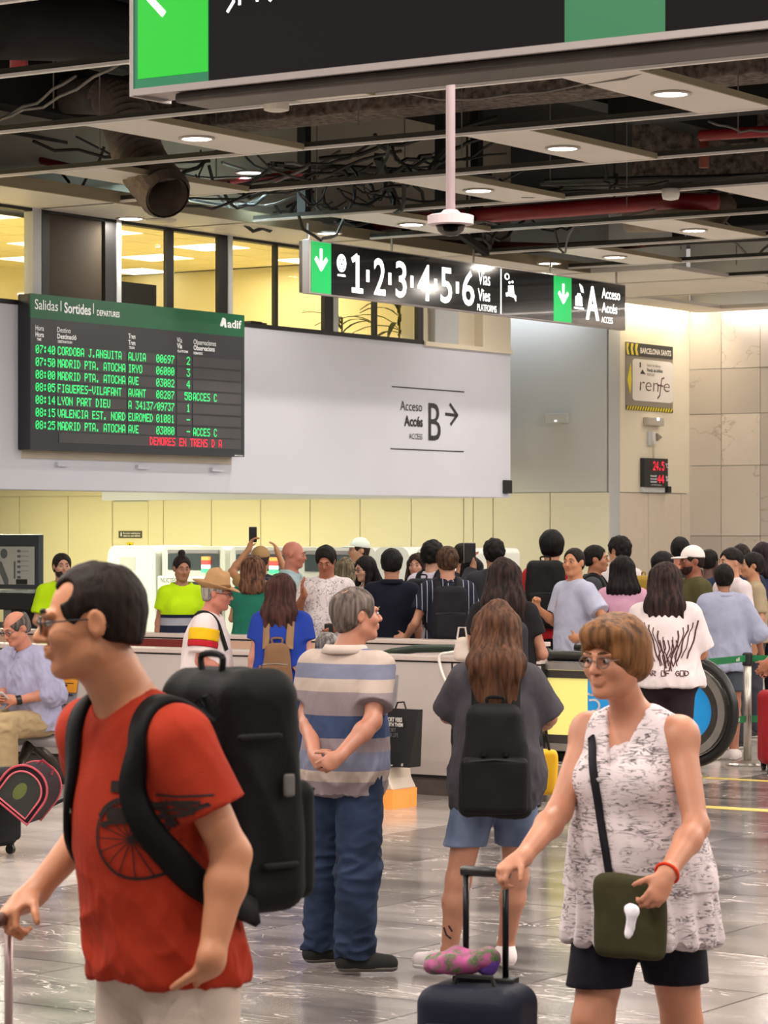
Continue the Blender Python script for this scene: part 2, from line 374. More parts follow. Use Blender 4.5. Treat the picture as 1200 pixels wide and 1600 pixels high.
# the office room behind the windows
of = root('wall_office', -20, 25, ZS, kind='structure')
AO = -23.6; ZO = 5.05
MB().box(AO - .1, AO, B0, BE - .25, ZS - .6, ZO + .1).build('office_back_wall', M_office, of)
MB().box(AO, A_WALL - .35, B0, B0 + .1, ZS - .6, ZO).box(AO, A_WALL - .35, BE - .35, BE - .25, ZS - .6, ZO).build('office_side_wall', M_office, of)
MB().box(AO, A_WALL - .3, B0, BE, ZS - .6, ZS - .5).build('office_floor', M_office, of)
cl_o = root('ceiling_office', -20, 25, ZO, kind='structure')
for i in range(9):
    for j in range(26):
        a0, b0 = AO + i * .66, B0 + .2 + j * .66 * 1.0
        lamp = (i % 2 == 1 and j % 3 == (i // 2) % 2 + 0)
        if b0 > BE - .5 or a0 + .64 > A_WALL - .35: continue
        MB().box(a0, a0 + .645, b0, b0 + .645, ZO - (.005 if lamp else 0), ZO + .03).build('ceiling_tile' if not lamp else 'light_panel', M_offlamp if lamp else M_offceil, cl_o)
for bq in (19, 23, 27):
    area('office_light', W(-20.5, bq, ZO - .06), 1.2, 48, (1, .88, .58), (0, 0, AZ), 3.0)
# things seen through the office windows
def plant(a, b, z, h, n, label):
    r = root('potted_plant', a, b, z, label, 'plant')
    MB().lathe((a, b, z), [(.0, 0), (.13, 0), (.17, .28), (.15, .28)], 14).build('pot', M_trim, r, smooth=False)
    MB().tube([(a, b, z + .2), (a + .02, b, z + .5 * h), (a, b + .03, z + .75 * h)], .012, 6).build('stem', mat('stem_brown', lin('6a5a38'), .7), r)
    rr = random.Random(int(a * 100 + b * 10))
    for i in range(n):
        an = rr.uniform(0, 2 * PI); el = rr.uniform(.1, 1.2); L = h * rr.uniform(.3, .5); z0 = z + h * rr.uniform(.35, .75)
        d = Vector((math.cos(an), math.sin(an), 0)); s = Vector((-d.y, d.x, 0)); pts = []; m = MB(); K = 5
        vs = []
        for t in range(K + 1):
            q = t / K; c = Vector((a, b, z0)) + d * L * q * math.cos(el * (1 - q * .6)) + Vector((0, 0, L * (math.sin(el) * q - .55 * q * q)))
            wd = .035 * math.sin(PI * min(.98, q * .9 + .08))
            vs += [c - s * wd, c + Vector((0, 0, -.008)), c + s * wd]
        fs = []
        for t in range(K):
            k = t * 3; fs += [(k, k + 1, k + 4, k + 3), (k + 1, k + 2, k + 5, k + 4)]
        m.add(vs, fs).build('leaf', M_leaf, r)
bx = pb(622, -18.5)
plant(-18.35, pb(622, -18.35)[0], 3.406, 1.5, 22, 'leafy green office plant behind the last window pane')
plant(-18.9, pb(532, -18.9)[0], 3.406, 1.15, 14, 'smaller office plant behind the pane left of the leafy one')
q = pb(215, -18.2)[0]
r = root('office_monitor', -18.2, q, 3.95, 'dark flat monitor back seen at the foot of an office window', 'monitor')
MB().box(-18.22, -18.18, q - .28, q + .28, 4.02, 4.30).build('screen', M_dark, r); MB().box(-18.22, -18.18, q - .03, q + .03, 3.75, 4.05).build('stand', M_dark, r)
for (px, s) in ((395, .1), (405, .07)):
    q = pb(px, -18.1)[0]; o = MB().box(-18.2, -18.05, q - s, q + s, 3.75, 3.99 + s * .3).build('office_phone', M_dark, label='dark telephone on the sill of the office window' if s > .08 else 'small dark box next to the telephone on the office sill', cat='phone' if s > .08 else 'box')

# ---- back wall along a, with its cladding panels
wb = root('wall_back', -24, B_BACK, 0, kind='structure'); PB = Plane('b', B_BACK)
MB().box(-34, A_STEP, B_BACK + .02, B_BACK + .3, 0, 6.4).build('wall_core', M_greywall, wb)
MB().box(-20.45, A_STEP, B_BACK - .01, B_BACK + .02, 2.315, 6.4).build('upper_cladding', M_greywall, wb)
MB().box(-34, -20.46, B_BACK - .01, B_BACK + .02, 2.31, 6.4).build('upper_cladding', M_panel, wb)
edges = [-90, -46, 31, 107, 176, 232, 256, 331, 408, 485, 563, 643, 725, 740, 771, 860, 952]
for x0, x1 in zip(edges, edges[1:]):
    u0, u1 = PB.u(x0), PB.u(x1)
    if x0 == 176:
        MB().box(u0 + .008, u1 - .008, B_BACK, B_BACK + .02, .0, 2.22).build('door_1', M_panel, kind='structure', origin=((u0 + u1) / 2, B_BACK, 0))
        MB().box(u0 + .008, u1 - .008, B_BACK - .01, B_BACK + .02, 2.24, 2.305).build('panel', M_panel, wb)
    else:
        MB().box(u0 + .008, u1 - .008, B_BACK - .01, B_BACK + .02, .0, 2.305).build('panel', M_panel, wb)
# recess lid under the bulkhead and its lighting strips
MB().box(-34, A_WALL - .30, B0, BE, 2.75, 2.85).box(-34, A_STEP - 1.62, BE, B_BACK, 2.75, 2.85).build('ceiling_recess', M_cream, kind='structure')
for (a_, b_, col, e) in ((-27.5, 31.8, (1, .93, .42), 75), (-24.5, 31.8, (1, .94, .45), 75), (-21.6, 32.3, (.95, .95, .62), 24), (-23.5, 27.0, (1, .98, .70), 120), (-20.6, 23.4, (1, 1, .80), 150), (-19.4, 26.6, (1, 1, .85), 70), (-20.4, 30.0, (.95, .96, .8), 20)):
    area('recess_light', W(a_, b_, 2.68), 2.4, e, col, (0, 0, AZ), .3)
    MB().box(a_ - 1.2, a_ + 1.2, b_ - .15, b_ + .15, 2.70, 2.75).build('trim_3', M_trim, label='slim luminaire strip fixed to the recess ceiling', kind='structure')
# ---- cream wall and stone wall at the right
wr = root('wall_right', A_STEP, 35, 0, kind='structure'); PR = Plane('a', A_STEP)
MB().box(A_STEP - .03, A_STEP, B_BACK - .01, B_STONE, 2.315, 5.2).build('upper_cladding', M_cream, wr)
ee = [952, 1013, 1064, 1078]
for x0, x1 in zip(ee, ee[1:]):
    u0, u1 = PR.u(x0), min(PR.u(x1), B_STONE)
    MB().box(A_STEP - .05, A_STEP, u0 + .006, u1 - .006, 0, 2.305).build('panel', mat('cream_panel_pink', lin('dccfbd'), .45, var=.02), wr)
MB().box(A_STEP - .3, A_STEP - .05, B_BACK + .03, B_STONE, 0, 6.4).build('wall_core', M_greywall, wr)
ws = root('wall_stone', -15, B_STONE, 0, kind='structure'); PS = Plane('b', B_STONE)
MB().box(A_STEP, 6, B_STONE + .03, B_STONE + .3, 0, 6.4).build('wall_core', M_greywall, ws)
rows = [-.35, .75, 1.72, 2.70, 3.42, 4.05, 4.84]
us = [A_STEP + .0, A_STEP + .5, PS.u(1188), PS.u(1188) + 1.9, PS.u(1188) + 3.8, PS.u(1188) + 5.7, PS.u(1188) + 7.6, PS.u(1188) + 9.5, PS.u(1188) + 11.4]
for z0, z1 in zip(rows, rows[1:]):
    for k, (u0, u1) in enumerate(zip(us, us[1:])):
        MB().box(u0 + .004, u1 - .004, B_STONE - random.uniform(0, .006), B_STONE + .03, max(0, z0) + .004, z1 - .004).build('stone_slab', M_wallmarble, ws)

# ---- ceiling: rails along a, panels with downlights, soffits
ce = root('ceiling', -10, 20, ZC, kind='structure')
RB = [16.56 + 2.05 * k for k in range(-10, 9)]
for rb in RB:
    a0 = -30 if rb > BE else A_WALL + (0 if rb > 12 else -14)
    if rb > 33: a0 = A_STEP
    MB().box(a0, 12, rb - .024, rb + .024, ZC, ZC + .02).build('rail', M_rail, ce, label='white rail flange')
    MB().box(a0, 12, rb - .012, rb + .012, ZC + .02, ZC + .06).build('rail_web', M_railside, ce)
downl = []
def downlight(a, b, cool=False, z=ZC, label=None, on=True, pw=42):
    p = W(a, b); px = CX + F * p.x / p.y if p.y > 1 else 9999
    l = label
    if label: r = root('downlight', a, b, z, l, 'lamp', 'round downlights in the ceiling panels')
    if label: MB().lathe((a, b, z), [(.112, .0), (.140, .0), (.142, -.010), (.118, -.012), (.108, 0.01)], 20).build('trim_ring', M_trim, r, smooth=True)
    if label: MB().lathe((a, b, z - .006), [(.001, 0), (.110, 0), (.110, .004), (.001, .004)], 20).build('lens', M_lampc if cool else M_lamp, r)
    if on:
        l = area('downlight_beam', W(a, b, z - .03), .18, pw, (.7, .95, 1) if cool else (1, .9, .8)); l.data.shape = 'DISK'
    downl.append((a, b))
named = {}
for k in range(-8, 8):
    b0, b1 = RB[0] + 2.05 * (k + 10), RB[0] + 2.05 * (k + 11)
    if b1 > 35: continue
    for j in range(-6, 8):
        a = -9.35 - 2.05 * k + 4.1 * j
        if a < A_WALL + 1.7 or a > 8: continue
        p = W(a, (b0 + b1) / 2)
        if p.y < -3: continue
        MB().box(a - .30, a + .30, b0 + .034, b1 - .034, ZC + .005, ZC + .03).build('panel', M_cpanel, ce)
        MB().box(a + .29, a + .31, b0 + .034, b1 - .034, ZC + .0, ZC + .045).build('panel_lip', M_cedge, ce)
        px = CX + F * p.x / p.y if p.y > 3 else 9999; py = H0 - (ZC - CZ) * F / p.y if p.y > 3 else 0
        vis = -60 < px < 1260 and -40 < py < 800
        if (k, j) in ((-1, -1), (1, -1)): continue       # the smoke sensor's panel
        lab = None
        if vis: lab = 'round ceiling downlight glowing at about %s of the photo, %s' % (('far left' if px < 250 else 'left' if px < 450 else 'centre' if px < 800 else 'right' if px < 1050 else 'far right'), ('near the top edge' if py < 100 else 'upper row' if py < 190 else 'second row' if py < 260 else 'third row' if py < 330 else 'lower row' if py < 380 else 'lowest row'))
        if lab and lab in named: lab += ", the one further back"
        if lab: named[lab] = 1
        downlight(a, (b0 + b1) / 2, label=lab, on=True)
# perimeter soffits
MB().box(A_WALL - .02, A_WALL + .95, B0, BE + .2, ZC - .0, ZC + .06).build('soffit', M_cpanel, ce)
MB().box(A_WALL + .94, A_WALL + .97, B0, BE + .2, ZC - .01, ZC + .1).build('soffit_lip', M_cedge, ce)
MB().box(A_STEP - 1.7, A_STEP + 3.2, BE + .3, B_BACK - .9, ZC, ZC + .05).build('soffit', M_cpanel, ce)
MB().box(A_STEP + .28, A_STEP + .9, B_BACK - .9, B_STONE - .28, ZC, ZC + .05).build('soffit', M_cpanel, ce)
MB().box(A_STEP + .9, 6, B_STONE - .8, B_STONE - .28, ZC, ZC + .05).build('soffit', M_cpanel, ce)
for (px, py, lb) in ((204, 341, 'round downlight in the long soffit above the left office windows'), (513, 364, 'round downlight in the soffit just above the platform sign'), (858, 411, 'round downlight above the right half of the platform sign')):
    Y = (ZC - CZ) * F / (H0 - py); q = to_ab(P(px, py, Y)); downlight(q[0], q[1], label=lb, pw=14)
Y = (5.3 - CZ) * F / (H0 - 269); q = to_ab(P(390, 269, Y)); downlight(q[0], q[1], True, 5.3, 'cool bluish lamp up among the ducts left of the middle')
# added wall-wash lights, hidden in slots left between the soffits and the walls
for (a_, b_, e_, sx_, sy_, c_) in ((A_STEP + .14, 34.9, 30, .12, 2.0, (1, .86, .60)), (-16.5, B_STONE - .14, 42, 3.6, .12, (1, .9, .8)), (-12.0, B_STONE - .14, 36, 3.6, .12, (1, .9, .8)), (-20.2, B_BACK - .35, 15, 2.0, .2, (.93, .97, 1))):
    area('added_wall_wash', W(a_, b_, ZC + .12), sx_, e_, c_, (0, 0, AZ), sy_)
# round loudspeaker in the soffit
Y = (ZC - CZ) * F / (H0 - 343); q = to_ab(P(252, 343, Y))
r = root('ceiling_loudspeaker', q[0], q[1], ZC, 'round grey ceiling loudspeaker beside the soffit downlight', 'loudspeaker')
MB().lathe((q[0], q[1], ZC), [(.02, -.02), (.12, -.018), (.125, 0)], 20).build('grille', M_seat, r, smooth=True); MB().lathe((q[0], q[1], ZC), [(.12, -.022), (.15, -.01), (.15, 0)], 20).build('rim', M_trim, r)
# smoke sensor on its panel
a, b = -11.40, 15.50; q = to_ab(P(432, 160, 19.3)); a, b = q[0], q[1]
r = root('ceiling_sensor', a, b, 4.68, 'drum shaped translucent sensor hanging under a panel left of centre', 'sensor')
MB().lathe((a, b, 4.63), [(.05, -.01), (.085, 0), (.085, .07), (.07, .075), (.07, .12), (.085, .125), (.085, .19)], 20).build('drum', mat('milky_plastic', lin('cfc7bb'), .3), r, smooth=False)
# small sprinklers / bulbs under the rails
for (px, py, lb) in ((1048, 303, 'small white sensor under a rail by the red pipe'),):
    Y = (ZC - CZ) * F / (H0 - py + 6); q = to_ab(P(px, py, Y))
    r = root('ceiling_sensor', q[0], q[1], ZC, lb, 'sensor'); MB().lathe((q[0], q[1], ZC - .09), [(.03, 0), (.07, .01), (.08, .05), (.08, .10)], 16).build('body', M_rail, r, smooth=True)

# ---- the void above: slab, beams, ducts, pipes, trays, cables
vd = root('ceiling_void', -5, 20, 6.4, kind='structure')
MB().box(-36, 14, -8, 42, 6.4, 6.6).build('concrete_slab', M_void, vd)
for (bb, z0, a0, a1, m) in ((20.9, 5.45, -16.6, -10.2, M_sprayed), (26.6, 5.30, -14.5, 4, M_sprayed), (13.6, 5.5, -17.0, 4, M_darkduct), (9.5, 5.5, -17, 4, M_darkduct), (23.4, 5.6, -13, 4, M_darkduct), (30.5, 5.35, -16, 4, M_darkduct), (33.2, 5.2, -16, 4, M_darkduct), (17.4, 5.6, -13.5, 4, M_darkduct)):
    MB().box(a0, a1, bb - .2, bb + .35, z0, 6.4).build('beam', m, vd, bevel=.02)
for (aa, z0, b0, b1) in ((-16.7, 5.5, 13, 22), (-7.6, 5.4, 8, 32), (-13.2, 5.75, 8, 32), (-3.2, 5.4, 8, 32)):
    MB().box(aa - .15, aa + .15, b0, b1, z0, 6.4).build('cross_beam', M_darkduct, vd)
# the red sprinkler mains
def thing_tube(name, pts, r, m, label, cat, group=None, n=10):
    q = [to_ab(p) for p in pts]; rt = root(name, q[0][0], q[0][1], q[0][2], label, cat, group)
    MB().tube(q, r, n).build('length', m, rt, smooth=True); return rt
p = thing_tube('sprinkler_pipe', [P(560, 350, 30.9), P(800, 333, 29.8), P(1050, 314, 28.9), P(1122, 316, 28.7)], .085, M_red, 'thick red sprinkler pipe crossing above the hanging camera dome', 'pipe')
for px in (730, 960):
    q = to_ab(P(px, 330 - (px - 730) * .06, 30.0 - (px - 730) * .003)); MB().tube([(q[0], q[1], q[2] - .1), (q[0], q[1], 6.4)], .012, 6).lathe((q[0], q[1], q[2] - .12), [(.06, 0), (.1, .02), (.1, .05), (.04, .07)], 10).build('hanger', M_cable, p)
thing_tube('sprinkler_pipe', [P(-40, 236, 27.5), P(60, 250, 27.0), P(205, 282, 26.4)], .035, M_red, 'thin red pipe in the void at the far left', 'pipe')
thing_tube('sprinkler_pipe', [P(300, 289, 28.5), P(390, 282, 28.0), P(470, 270, 27.2)], .035, M_red, 'thin red pipe next to the cool bluish lamp', 'pipe')
thing_tube('sprinkler_pipe', [P(1095, 212, 24.5), P(1230, 203, 24.0)], .05, M_red, 'red pipe at the right edge above a downlight panel', 'pipe')
thing_tube('sprinkler_pipe', [P(1100, 215, 24.6), P(1100, 262, 24.6)], .045, mat('rusty_drop_pipe', lin('7b3826'), .6), 'short rust coloured drop pipe at the right', 'pipe')
thing_tube('sprinkler_pipe', [P(600, 378, 33), P(900, 388, 32), P(1060, 376, 31.5)], .05, mat('rust_pipe', lin('6b2c24'), .6), 'rust red pipe low above the platform sign', 'pipe')
thing_tube('sprinkler_pipe', [P(0, 66, 20.5), P(28, 74, 20.5), P(30, 110, 20.6)], .07, M_red, 'bent red pipe end in the top left corner', 'pipe')
# pale bent duct by the red pipe's end
q = [P(980, 338, 30.2), P(1080, 336, 29.9), P(1118, 330, 29.8), P(1128, 312, 29.7)]
thing_tube('air_duct', q, .17, mat('wrapped_duct', lin('8b7a67'), .6, var=.3, vscale=4, bump=.5, bscale=8), 'bent wrapped air duct below the end of the thick red pipe', 'duct', n=14)
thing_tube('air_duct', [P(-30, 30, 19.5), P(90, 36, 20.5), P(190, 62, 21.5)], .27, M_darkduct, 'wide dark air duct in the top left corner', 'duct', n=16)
thing_tube('air_duct', [P(100, 148, 25.6), P(165, 150, 25.5)], .17, mat('brown_duct', lin('58504a'), .6, var=.2), 'smooth brown duct stub feeding the ribbed hose', 'duct', n=16)
# ribbed flexible hose with an open end
cp = [P(158, 148, 25.5), P(188, 165, 25.3), P(204, 205, 25.1), P(222, 255, 24.9), P(262, 308, 24.4)]
def catmull(pts, n):
    out = []; q = [pts[0] * 2 - pts[1]] + list(pts) + [pts[-1] * 2 - pts[-2]]
    for i in range(1, len(q) - 2):
        for k in range(n):
            t = k / n; out.append(.5 * ((2 * q[i]) + (q[i + 1] - q[i - 1]) * t + (2 * q[i - 1] - 5 * q[i] + 4 * q[i + 1] - q[i + 2]) * t * t + (3 * q[i] - q[i - 1] - 3 * q[i + 1] + q[i + 2]) * t ** 3))
    out.append(q[-2]); return out
path = catmull(cp, 9); q = [to_ab(p) for p in path]
rs = [.150 + .06 * min(1, i / 12) + (.020 if i % 2 else -.014) for i in range(len(q))]
r = root('flexible_hose', *q[0], label='ribbed brown flexible air hose hanging with its open end down', cat='hose')
M_hose = mat('ribbed_hose', lin('75665a'), .55, .1, var=.25, vscale=6, bump=.3, bscale=30)
MB().tube(q, rs, 24, cap=False).build('hose_skin', M_hose, r, smooth=False)
MB().tube(q[-9:], [x - .02 for x in rs[-9:]], 24, cap=False).build('hose_inside', M_hose, r, smooth=True)
# cable trays: two side rails with rungs
def tray(p0, p1, label, wd=.3):
    a0, b0, z0 = to_ab(p0); a1, b1, z1 = to_ab(p1); d = Vector((a1 - a0, b1 - b0, z1 - z0)); L = d.length; t = d / L; s = Vector((-t.y, t.x, 0)).normalized() * wd / 2
    r = root('cable_tray', a0, b0, z0, label, 'tray', 'cable trays in the ceiling void')
    A = Vector((a0, b0, z0)); m = MB()
    for sg in (-1, 1): MB().tube([A + s * sg, A + d + s * sg], .022, 4).build('side_rail', M_duct, r)
    for k in range(int(L / .35)): m.tube([A + t * .35 * k - s, A + t * .35 * k + s], .008, 4)
    m.build('rung', M_duct, r, kind='stuff')
    c = MB()
    for k in range(4):
        o = s * random.uniform(-.7, .7); c.tube([A + o + t * L * i / 6 + Vector((0, 0, .03 + random.uniform(0, .02))) for i in range(7)], .018, 5)
    c.build('cable_run', M_cable, r, kind='stuff')
tray(P(-20, 205, 26.5), P(205, 248, 28.5), 'grey cable tray left of the ribbed hose')
tray(P(420, 262, 29.0), P(760, 280, 30.5), 'grey cable tray over the left half of the platform sign')
tray(P(330, 300, 31.0), P(720, 325, 33), 'lower cable tray behind the loop of coiled cable')
tray(P(760, 395, 33.5), P(1200, 372, 30.0), 'low cable tray at the right behind the rails')
tray(P(860, 290, 30.0), P(1210, 280, 28.0), 'cable tray running along the right sprayed beam')
rr = random.Random(5)
def sag(p0, p1, dip, n=8, jit=.02):
    out = []
    for i in range(n + 1):
        t = i / n; p = p0.lerp(p1, t); p = p + Vector((rr.uniform(-jit, jit), rr.uniform(-jit, jit), -dip * 4 * t * (1 - t) + rr.uniform(-jit, jit))); out.append(p)
    return out
def cable(pts, r, label, m=None): return thing_tube('cable', pts, r, m or M_cable, label, 'cable', 'cables hanging in the ceiling void', n=6)
cable(sag(P(-10, 192, 22), P(205, 85, 20.2), .05), .012, 'pair of pale wires crossing the ceiling at the far left', M_cableg)
cable(sag(P(-10, 186, 22.1), P(120, 118, 21), .03), .012, 'pale wire under the dark duct at the far left', M_cableg)
cable(sag(P(640, 148, 21), P(1100, 86, 18.5), .10), .008, 'long thin wire dipping just under the large sign', M_cableg)
cable(sag(P(610, 232, 25), P(700, 220, 25), .25), .015, 'dark cable loop left of the dome camera pole')
cable(sag(P(1110, 185, 23), P(1210, 200, 23), .06), .01, 'thin pale wire between two right-hand panels', M_cableg)
cable(sag(P(330, 340, 31), P(490, 300, 30), .12), .014, 'drooping cable right of the ribbed hose')
cable(sag(P(0, 330, 28), P(210, 312, 28), .12), .03, 'thick dark cable above the far left windows')
cable(sag(P(60, 300, 28), P(240, 325, 28), .08), .012, 'thin looping cable above the far left windows')
cable([P(520, 300, 28.5) + Vector((.22 * math.cos(t * .5), 0, .24 * math.sin(t * .5))) for t in range(14)], .02, 'coil of cable hung above the platform sign')
cable([P(545, 305, 28.7) + Vector((.26 * math.cos(t * .5), 0, .2 * math.sin(t * .5))) for t in range(14)], .016, 'second looser coil of cable right of the first coil')
tg = MB(); tg2 = MB()
for _ in range(120):
    px = rr.uniform(300, 700) if rr.random() < .65 else rr.uniform(0, 1200); py = rr.uniform(255, 345) if px < 720 else rr.uniform(330, 440); Y = rr.uniform(26, 33)
    z = pz(py, Y)
    if z < 4.92: z = rr.uniform(4.95, 5.3)
    p0 = Vector(((px - CX) * Y / F, Y, z)); L = rr.uniform(.6, 2.6)
    d = (D1 if rr.random() < .5 else D2) if rr.random() < .6 else Vector((rr.uniform(-1, 1), rr.uniform(-1, 1), 0))
    p1 = p0 + d * L * rr.choice((-1, 1)) + Vector((0, 0, rr.uniform(-.15, .3)))
    if to_ab(p1)[0] < A_WALL + .1 or to_ab(p0)[0] < A_WALL + .1 or to_ab(p1)[1] > 33 or to_ab(p0)[1] > 33: continue
    (tg if rr.random() < .75 else tg2).tube([to_ab(v) for v in sag(p0, p1, rr.uniform(.02, .3), 8, .03)], rr.uniform(.007, .022), 5)
props(tg.build('cable_tangle', M_cable), 'tangle of dark loose cables above the ceiling grid', 'cables', kind='stuff')
props(tg2.build('cable_tangle', M_cableg), 'tangle of pale loose wires above the ceiling grid', 'cables', kind='stuff')
hg = MB()
for rb in RB:
    for k in range(9):
        a = -16.8 + k * 2.6 + (rb * 7.3 % 1.7)
        if a < 4: hg.tube([(a, rb, ZC + .15), (a, rb, 6.4)], .006, 4)
hg.build('hanger_rods', M_cableg, ce, kind='stuff')
for (px, py, Y) in ((475, 290, 28.5), (690, 300, 29.0), (745, 380, 31), (1060, 400, 31)):
    q = to_ab(P(px, py, Y)); MB().box(q[0] - .05, q[0] + .05, q[1] - .05, q[1] + .05, 4.95, 6.4).build('steel_post', M_darkduct, vd)
for (p0, p1) in ((P(590, 245, 28), P(640, 372, 32)), (P(700, 352, 30), P(760, 395, 31)), (P(520, 330, 30), P(600, 370, 31))):
    MB().tube([to_ab(p0), to_ab(p1)], .05, 4).build('brace', M_darkduct, vd)
# ================================================================== SIGNS
# ---- departures board
PD = Plane('a', A_WALL + .16)
u0, u1 = PD.u(48), PD.u(382); um = (u0 + u1) / 2; zt, zb = 4.00, 2.555
bd = root('departures_board', A_WALL + .08, um, zb, 'black departures board with green header and green dotted train times on the left wall', 'board')
MB().box(A_WALL, A_WALL + .15, u0, u1, zb, zt).build('casing', mat('board_casing', lin('23252c'), .4), bd, bevel=.01)
m = MB(); PD.rect(m, 50, 381, 470, 470, 0, .01); zh = 3.775
MB().box(PD.c - .012, PD.c, u0, u1, zh, zt).build('header_band', M_green, bd)
m = MB().box(PD.c - .012, PD.c - .001, u0, u1, zb, zh); m.build('face', M_board, bd)
def L_(px, dy): return dy    # picture helper: rows slope with the board
def brow(px, y48):           # picture row at px for a line passing at y48 above px=48 on the board plane
    z = pz(y48, PD.Y(48)); return z
def btext(mb, body, px0, px1, y0, y1, bold=0.0, d=.004):     # y0,y1: rows at px0
    PD.text(mb, body, px0, px1, y0, y1, d, bold)
m = MB()
btext(m, 'Salidas', 54, 90, 467, 483); btext(m, 'Sortides', 100, 141.5, 472, 489, .02); btext(m, 'DEPARTURES', 151, 186.5, 484, 493, .02)
PD.rect(m, 94.6, 95.4, 470, 486, 0, .004); PD.rect(m, 145.4, 146.2, 474, 490, 0, .004)
btext(m, 'adif', 355, 377, 499, 512, .02)
PD.poly(m, [(343.5, 509), (347.5, 496), (351, 497.5), (352.5, 511), (350.5, 511), (349, 505), (346, 510)])
m.build('header_lettering', M_wht, bd, kind='stuff')
m = MB()
for body, x0, x1, y in (('Hora', 55, 68, 508), ('Hora', 55, 68, 518), ('TIME', 57, 64, 528), ('Destino', 89, 110, 511), ('Destinació', 89, 119, 521), ('DESTINATION', 90, 112, 531.5), ('Tren', 200, 211, 521), ('Tren', 200, 211, 531), ('TRAIN', 201, 210, 541), ('Vía', 276, 284, 527), ('Vía', 276, 284, 536), ('PLATFORM', 277, 293, 546.5), ('Observaciones', 302, 337, 530), ('Observacions', 302, 335, 539), ('REMARKS', 302, 316, 549.5)):
    up = body.isupper(); btext(m, body, x0, x1, y, y + (4 if up else 8), .02 if up or y in (518, 521, 531, 536, 539) else 0)
m.build('column_headings', M_wht, bd, kind='stuff')
rowsT = [('07:40', 'CORDOBA J.ANGUITA', 'ALVIA', '00697', '2', ''), ('07:50', 'MADRID PTA. ATOCHA', 'IRYO', '06080', '3', ''), ('08:00', 'MADRID PTA. ATOCHA', 'AVE', '03082', '4', ''), ('08:05', 'FIGUERES-VILAFANT', 'AVANT', '08287', '5B', 'ACCES C'),
         ('08:14', 'LYON PART DIEU', 'A 34137/09737', '', '1', ''), ('08:15', 'VALENCIA EST. NORD', 'EUROMED', '01081', '-', ''), ('08:25', 'MADRID PTA. ATOCHA', 'AVE', '03080', '-', 'ACCES C')]
H_ROW = 13.5; bz0 = pz(538.5, PD.Y(55)); dz = (pz(538.5, PD.Y(55)) - pz(538.5 + 19.75 * 6, PD.Y(55))) / 6; hh = 13.2 * PD.Y(55) / F
def ledz(mb, body, px0, pxw, zt_, n):
    Y = PD.Y(px0); py0 = H0 - (zt_ - CZ) * F / Y; py1 = H0 - (zt_ - hh - CZ) * F / Y
    led_text(mb, PD, body, px0, px0 + pxw, py0, py1, .006, n)
for i, (t, dst, tr, num, via, ob) in enumerate(rowsT):
    zt_ = bz0 - i * dz
    s = MB()
    for x0, x1 in ((88, 197), (199, 273.5), (276, 299), (301, 376)):
        s.box(PD.c, PD.c + .003, PD.u(x0), PD.u(x1), zt_ - hh - .012, zt_ + .008)
    s.build('row_strip', M_boardrow, bd)
    g = MB(); ledz(g, t, 55, 31.5, zt_, 5); ledz(g, dst, 89.5, 106.5 * len(dst) / 18, zt_, len(dst)); ledz(g, tr, 200, 72.5 * len(tr) / 13, zt_, len(tr))
    if num: ledz(g, num, 243.5, 29, zt_, 5)
    ledz(g, via, 291 - 5.8 * (len(via) - 1) + (2.5 if len(via) > 1 else 0), 6.3 * len(via), zt_, len(via))
    if ob: ledz(g, ob, 301, 38, zt_, 7)
    g.build('led_row', M_led, bd, kind='stuff')
zt_ = bz0 - 7 * dz + .01
MB().box(PD.c, PD.c + .003, PD.u(92), PD.u(376), zt_ - hh - .012, zt_ + .008).build('row_strip', M_boardrow, bd)
g = MB(); ledz(g, 'DEMORES EN TRENS D A', 233.5, 113, zt_, 20); g.build('red_led_row', M_ledr, bd, label='red running message', kind='stuff')
m = MB(); btext(m, 'electronic board', 366, 379, 710, 712.5); m.build('maker_plate', M_wht, bd)
MB().box(A_WALL, A_WALL + .01, u0 + .05, u1 - .02, zb - .075, zb).build('mounting_batten', mat('old_paint', lin('c9bfae'), .7), bd)
for px in (95, 220, 336):
    Y = PL.Y(px); u = PL.u(px); o = MB().box(A_WALL, A_WALL + .04, u - .09, u + .09, pz(722 + (px - 95) * .035, Y) - .04, pz(722 + (px - 95) * .035, Y)).build('cable_clip_box', M_white, label='small white box under the %s of the departures board' % {95: 'left end', 220: 'middle', 336: 'right end'}[px], cat='box')
# ---- painted access B lettering on the bulkhead
ab_ = root('wall_lettering', A_WALL + .005, PL.u(670), 2.75, 'dark painted lettering on the white wall: Acceso Accés Access B with an arrow', 'lettering')
m = MB()
PL.text(m, 'Acceso', 625, 659, 626, 641, .006); PL.text(m, 'Accés', 631, 660, 649, 666, .006, .03); PL.text(m, 'ACCESS', 638.5, 659.5, 677, 686, .006)
m.build('words', M_ink, ab_)
m = MB(); PL.text(m, 'B', 669, 688, 629.5, 688, .006); m.build('letter_b', M_ink, ab_)
m = MB(); PL.stroke(m, [(696, 647), (713, 648)], .035, .006); PL.stroke(m, [(703, 632), (714, 648)], .035, .006, 703); PL.stroke(m, [(714, 648), (704, 663)], .035, .006, 703); m.build('arrow', M_ink, ab_)
for (x0, y0, x1) in ((612, 604, 725), (610, 701, 724)):
    m = MB(); z = pz(y0, PL.Y(x0)); MB().box(A_WALL, A_WALL + .006, PL.u(x0), PL.u(x1), z - .006, z + .006).build('rule_line', M_ink, ab_)
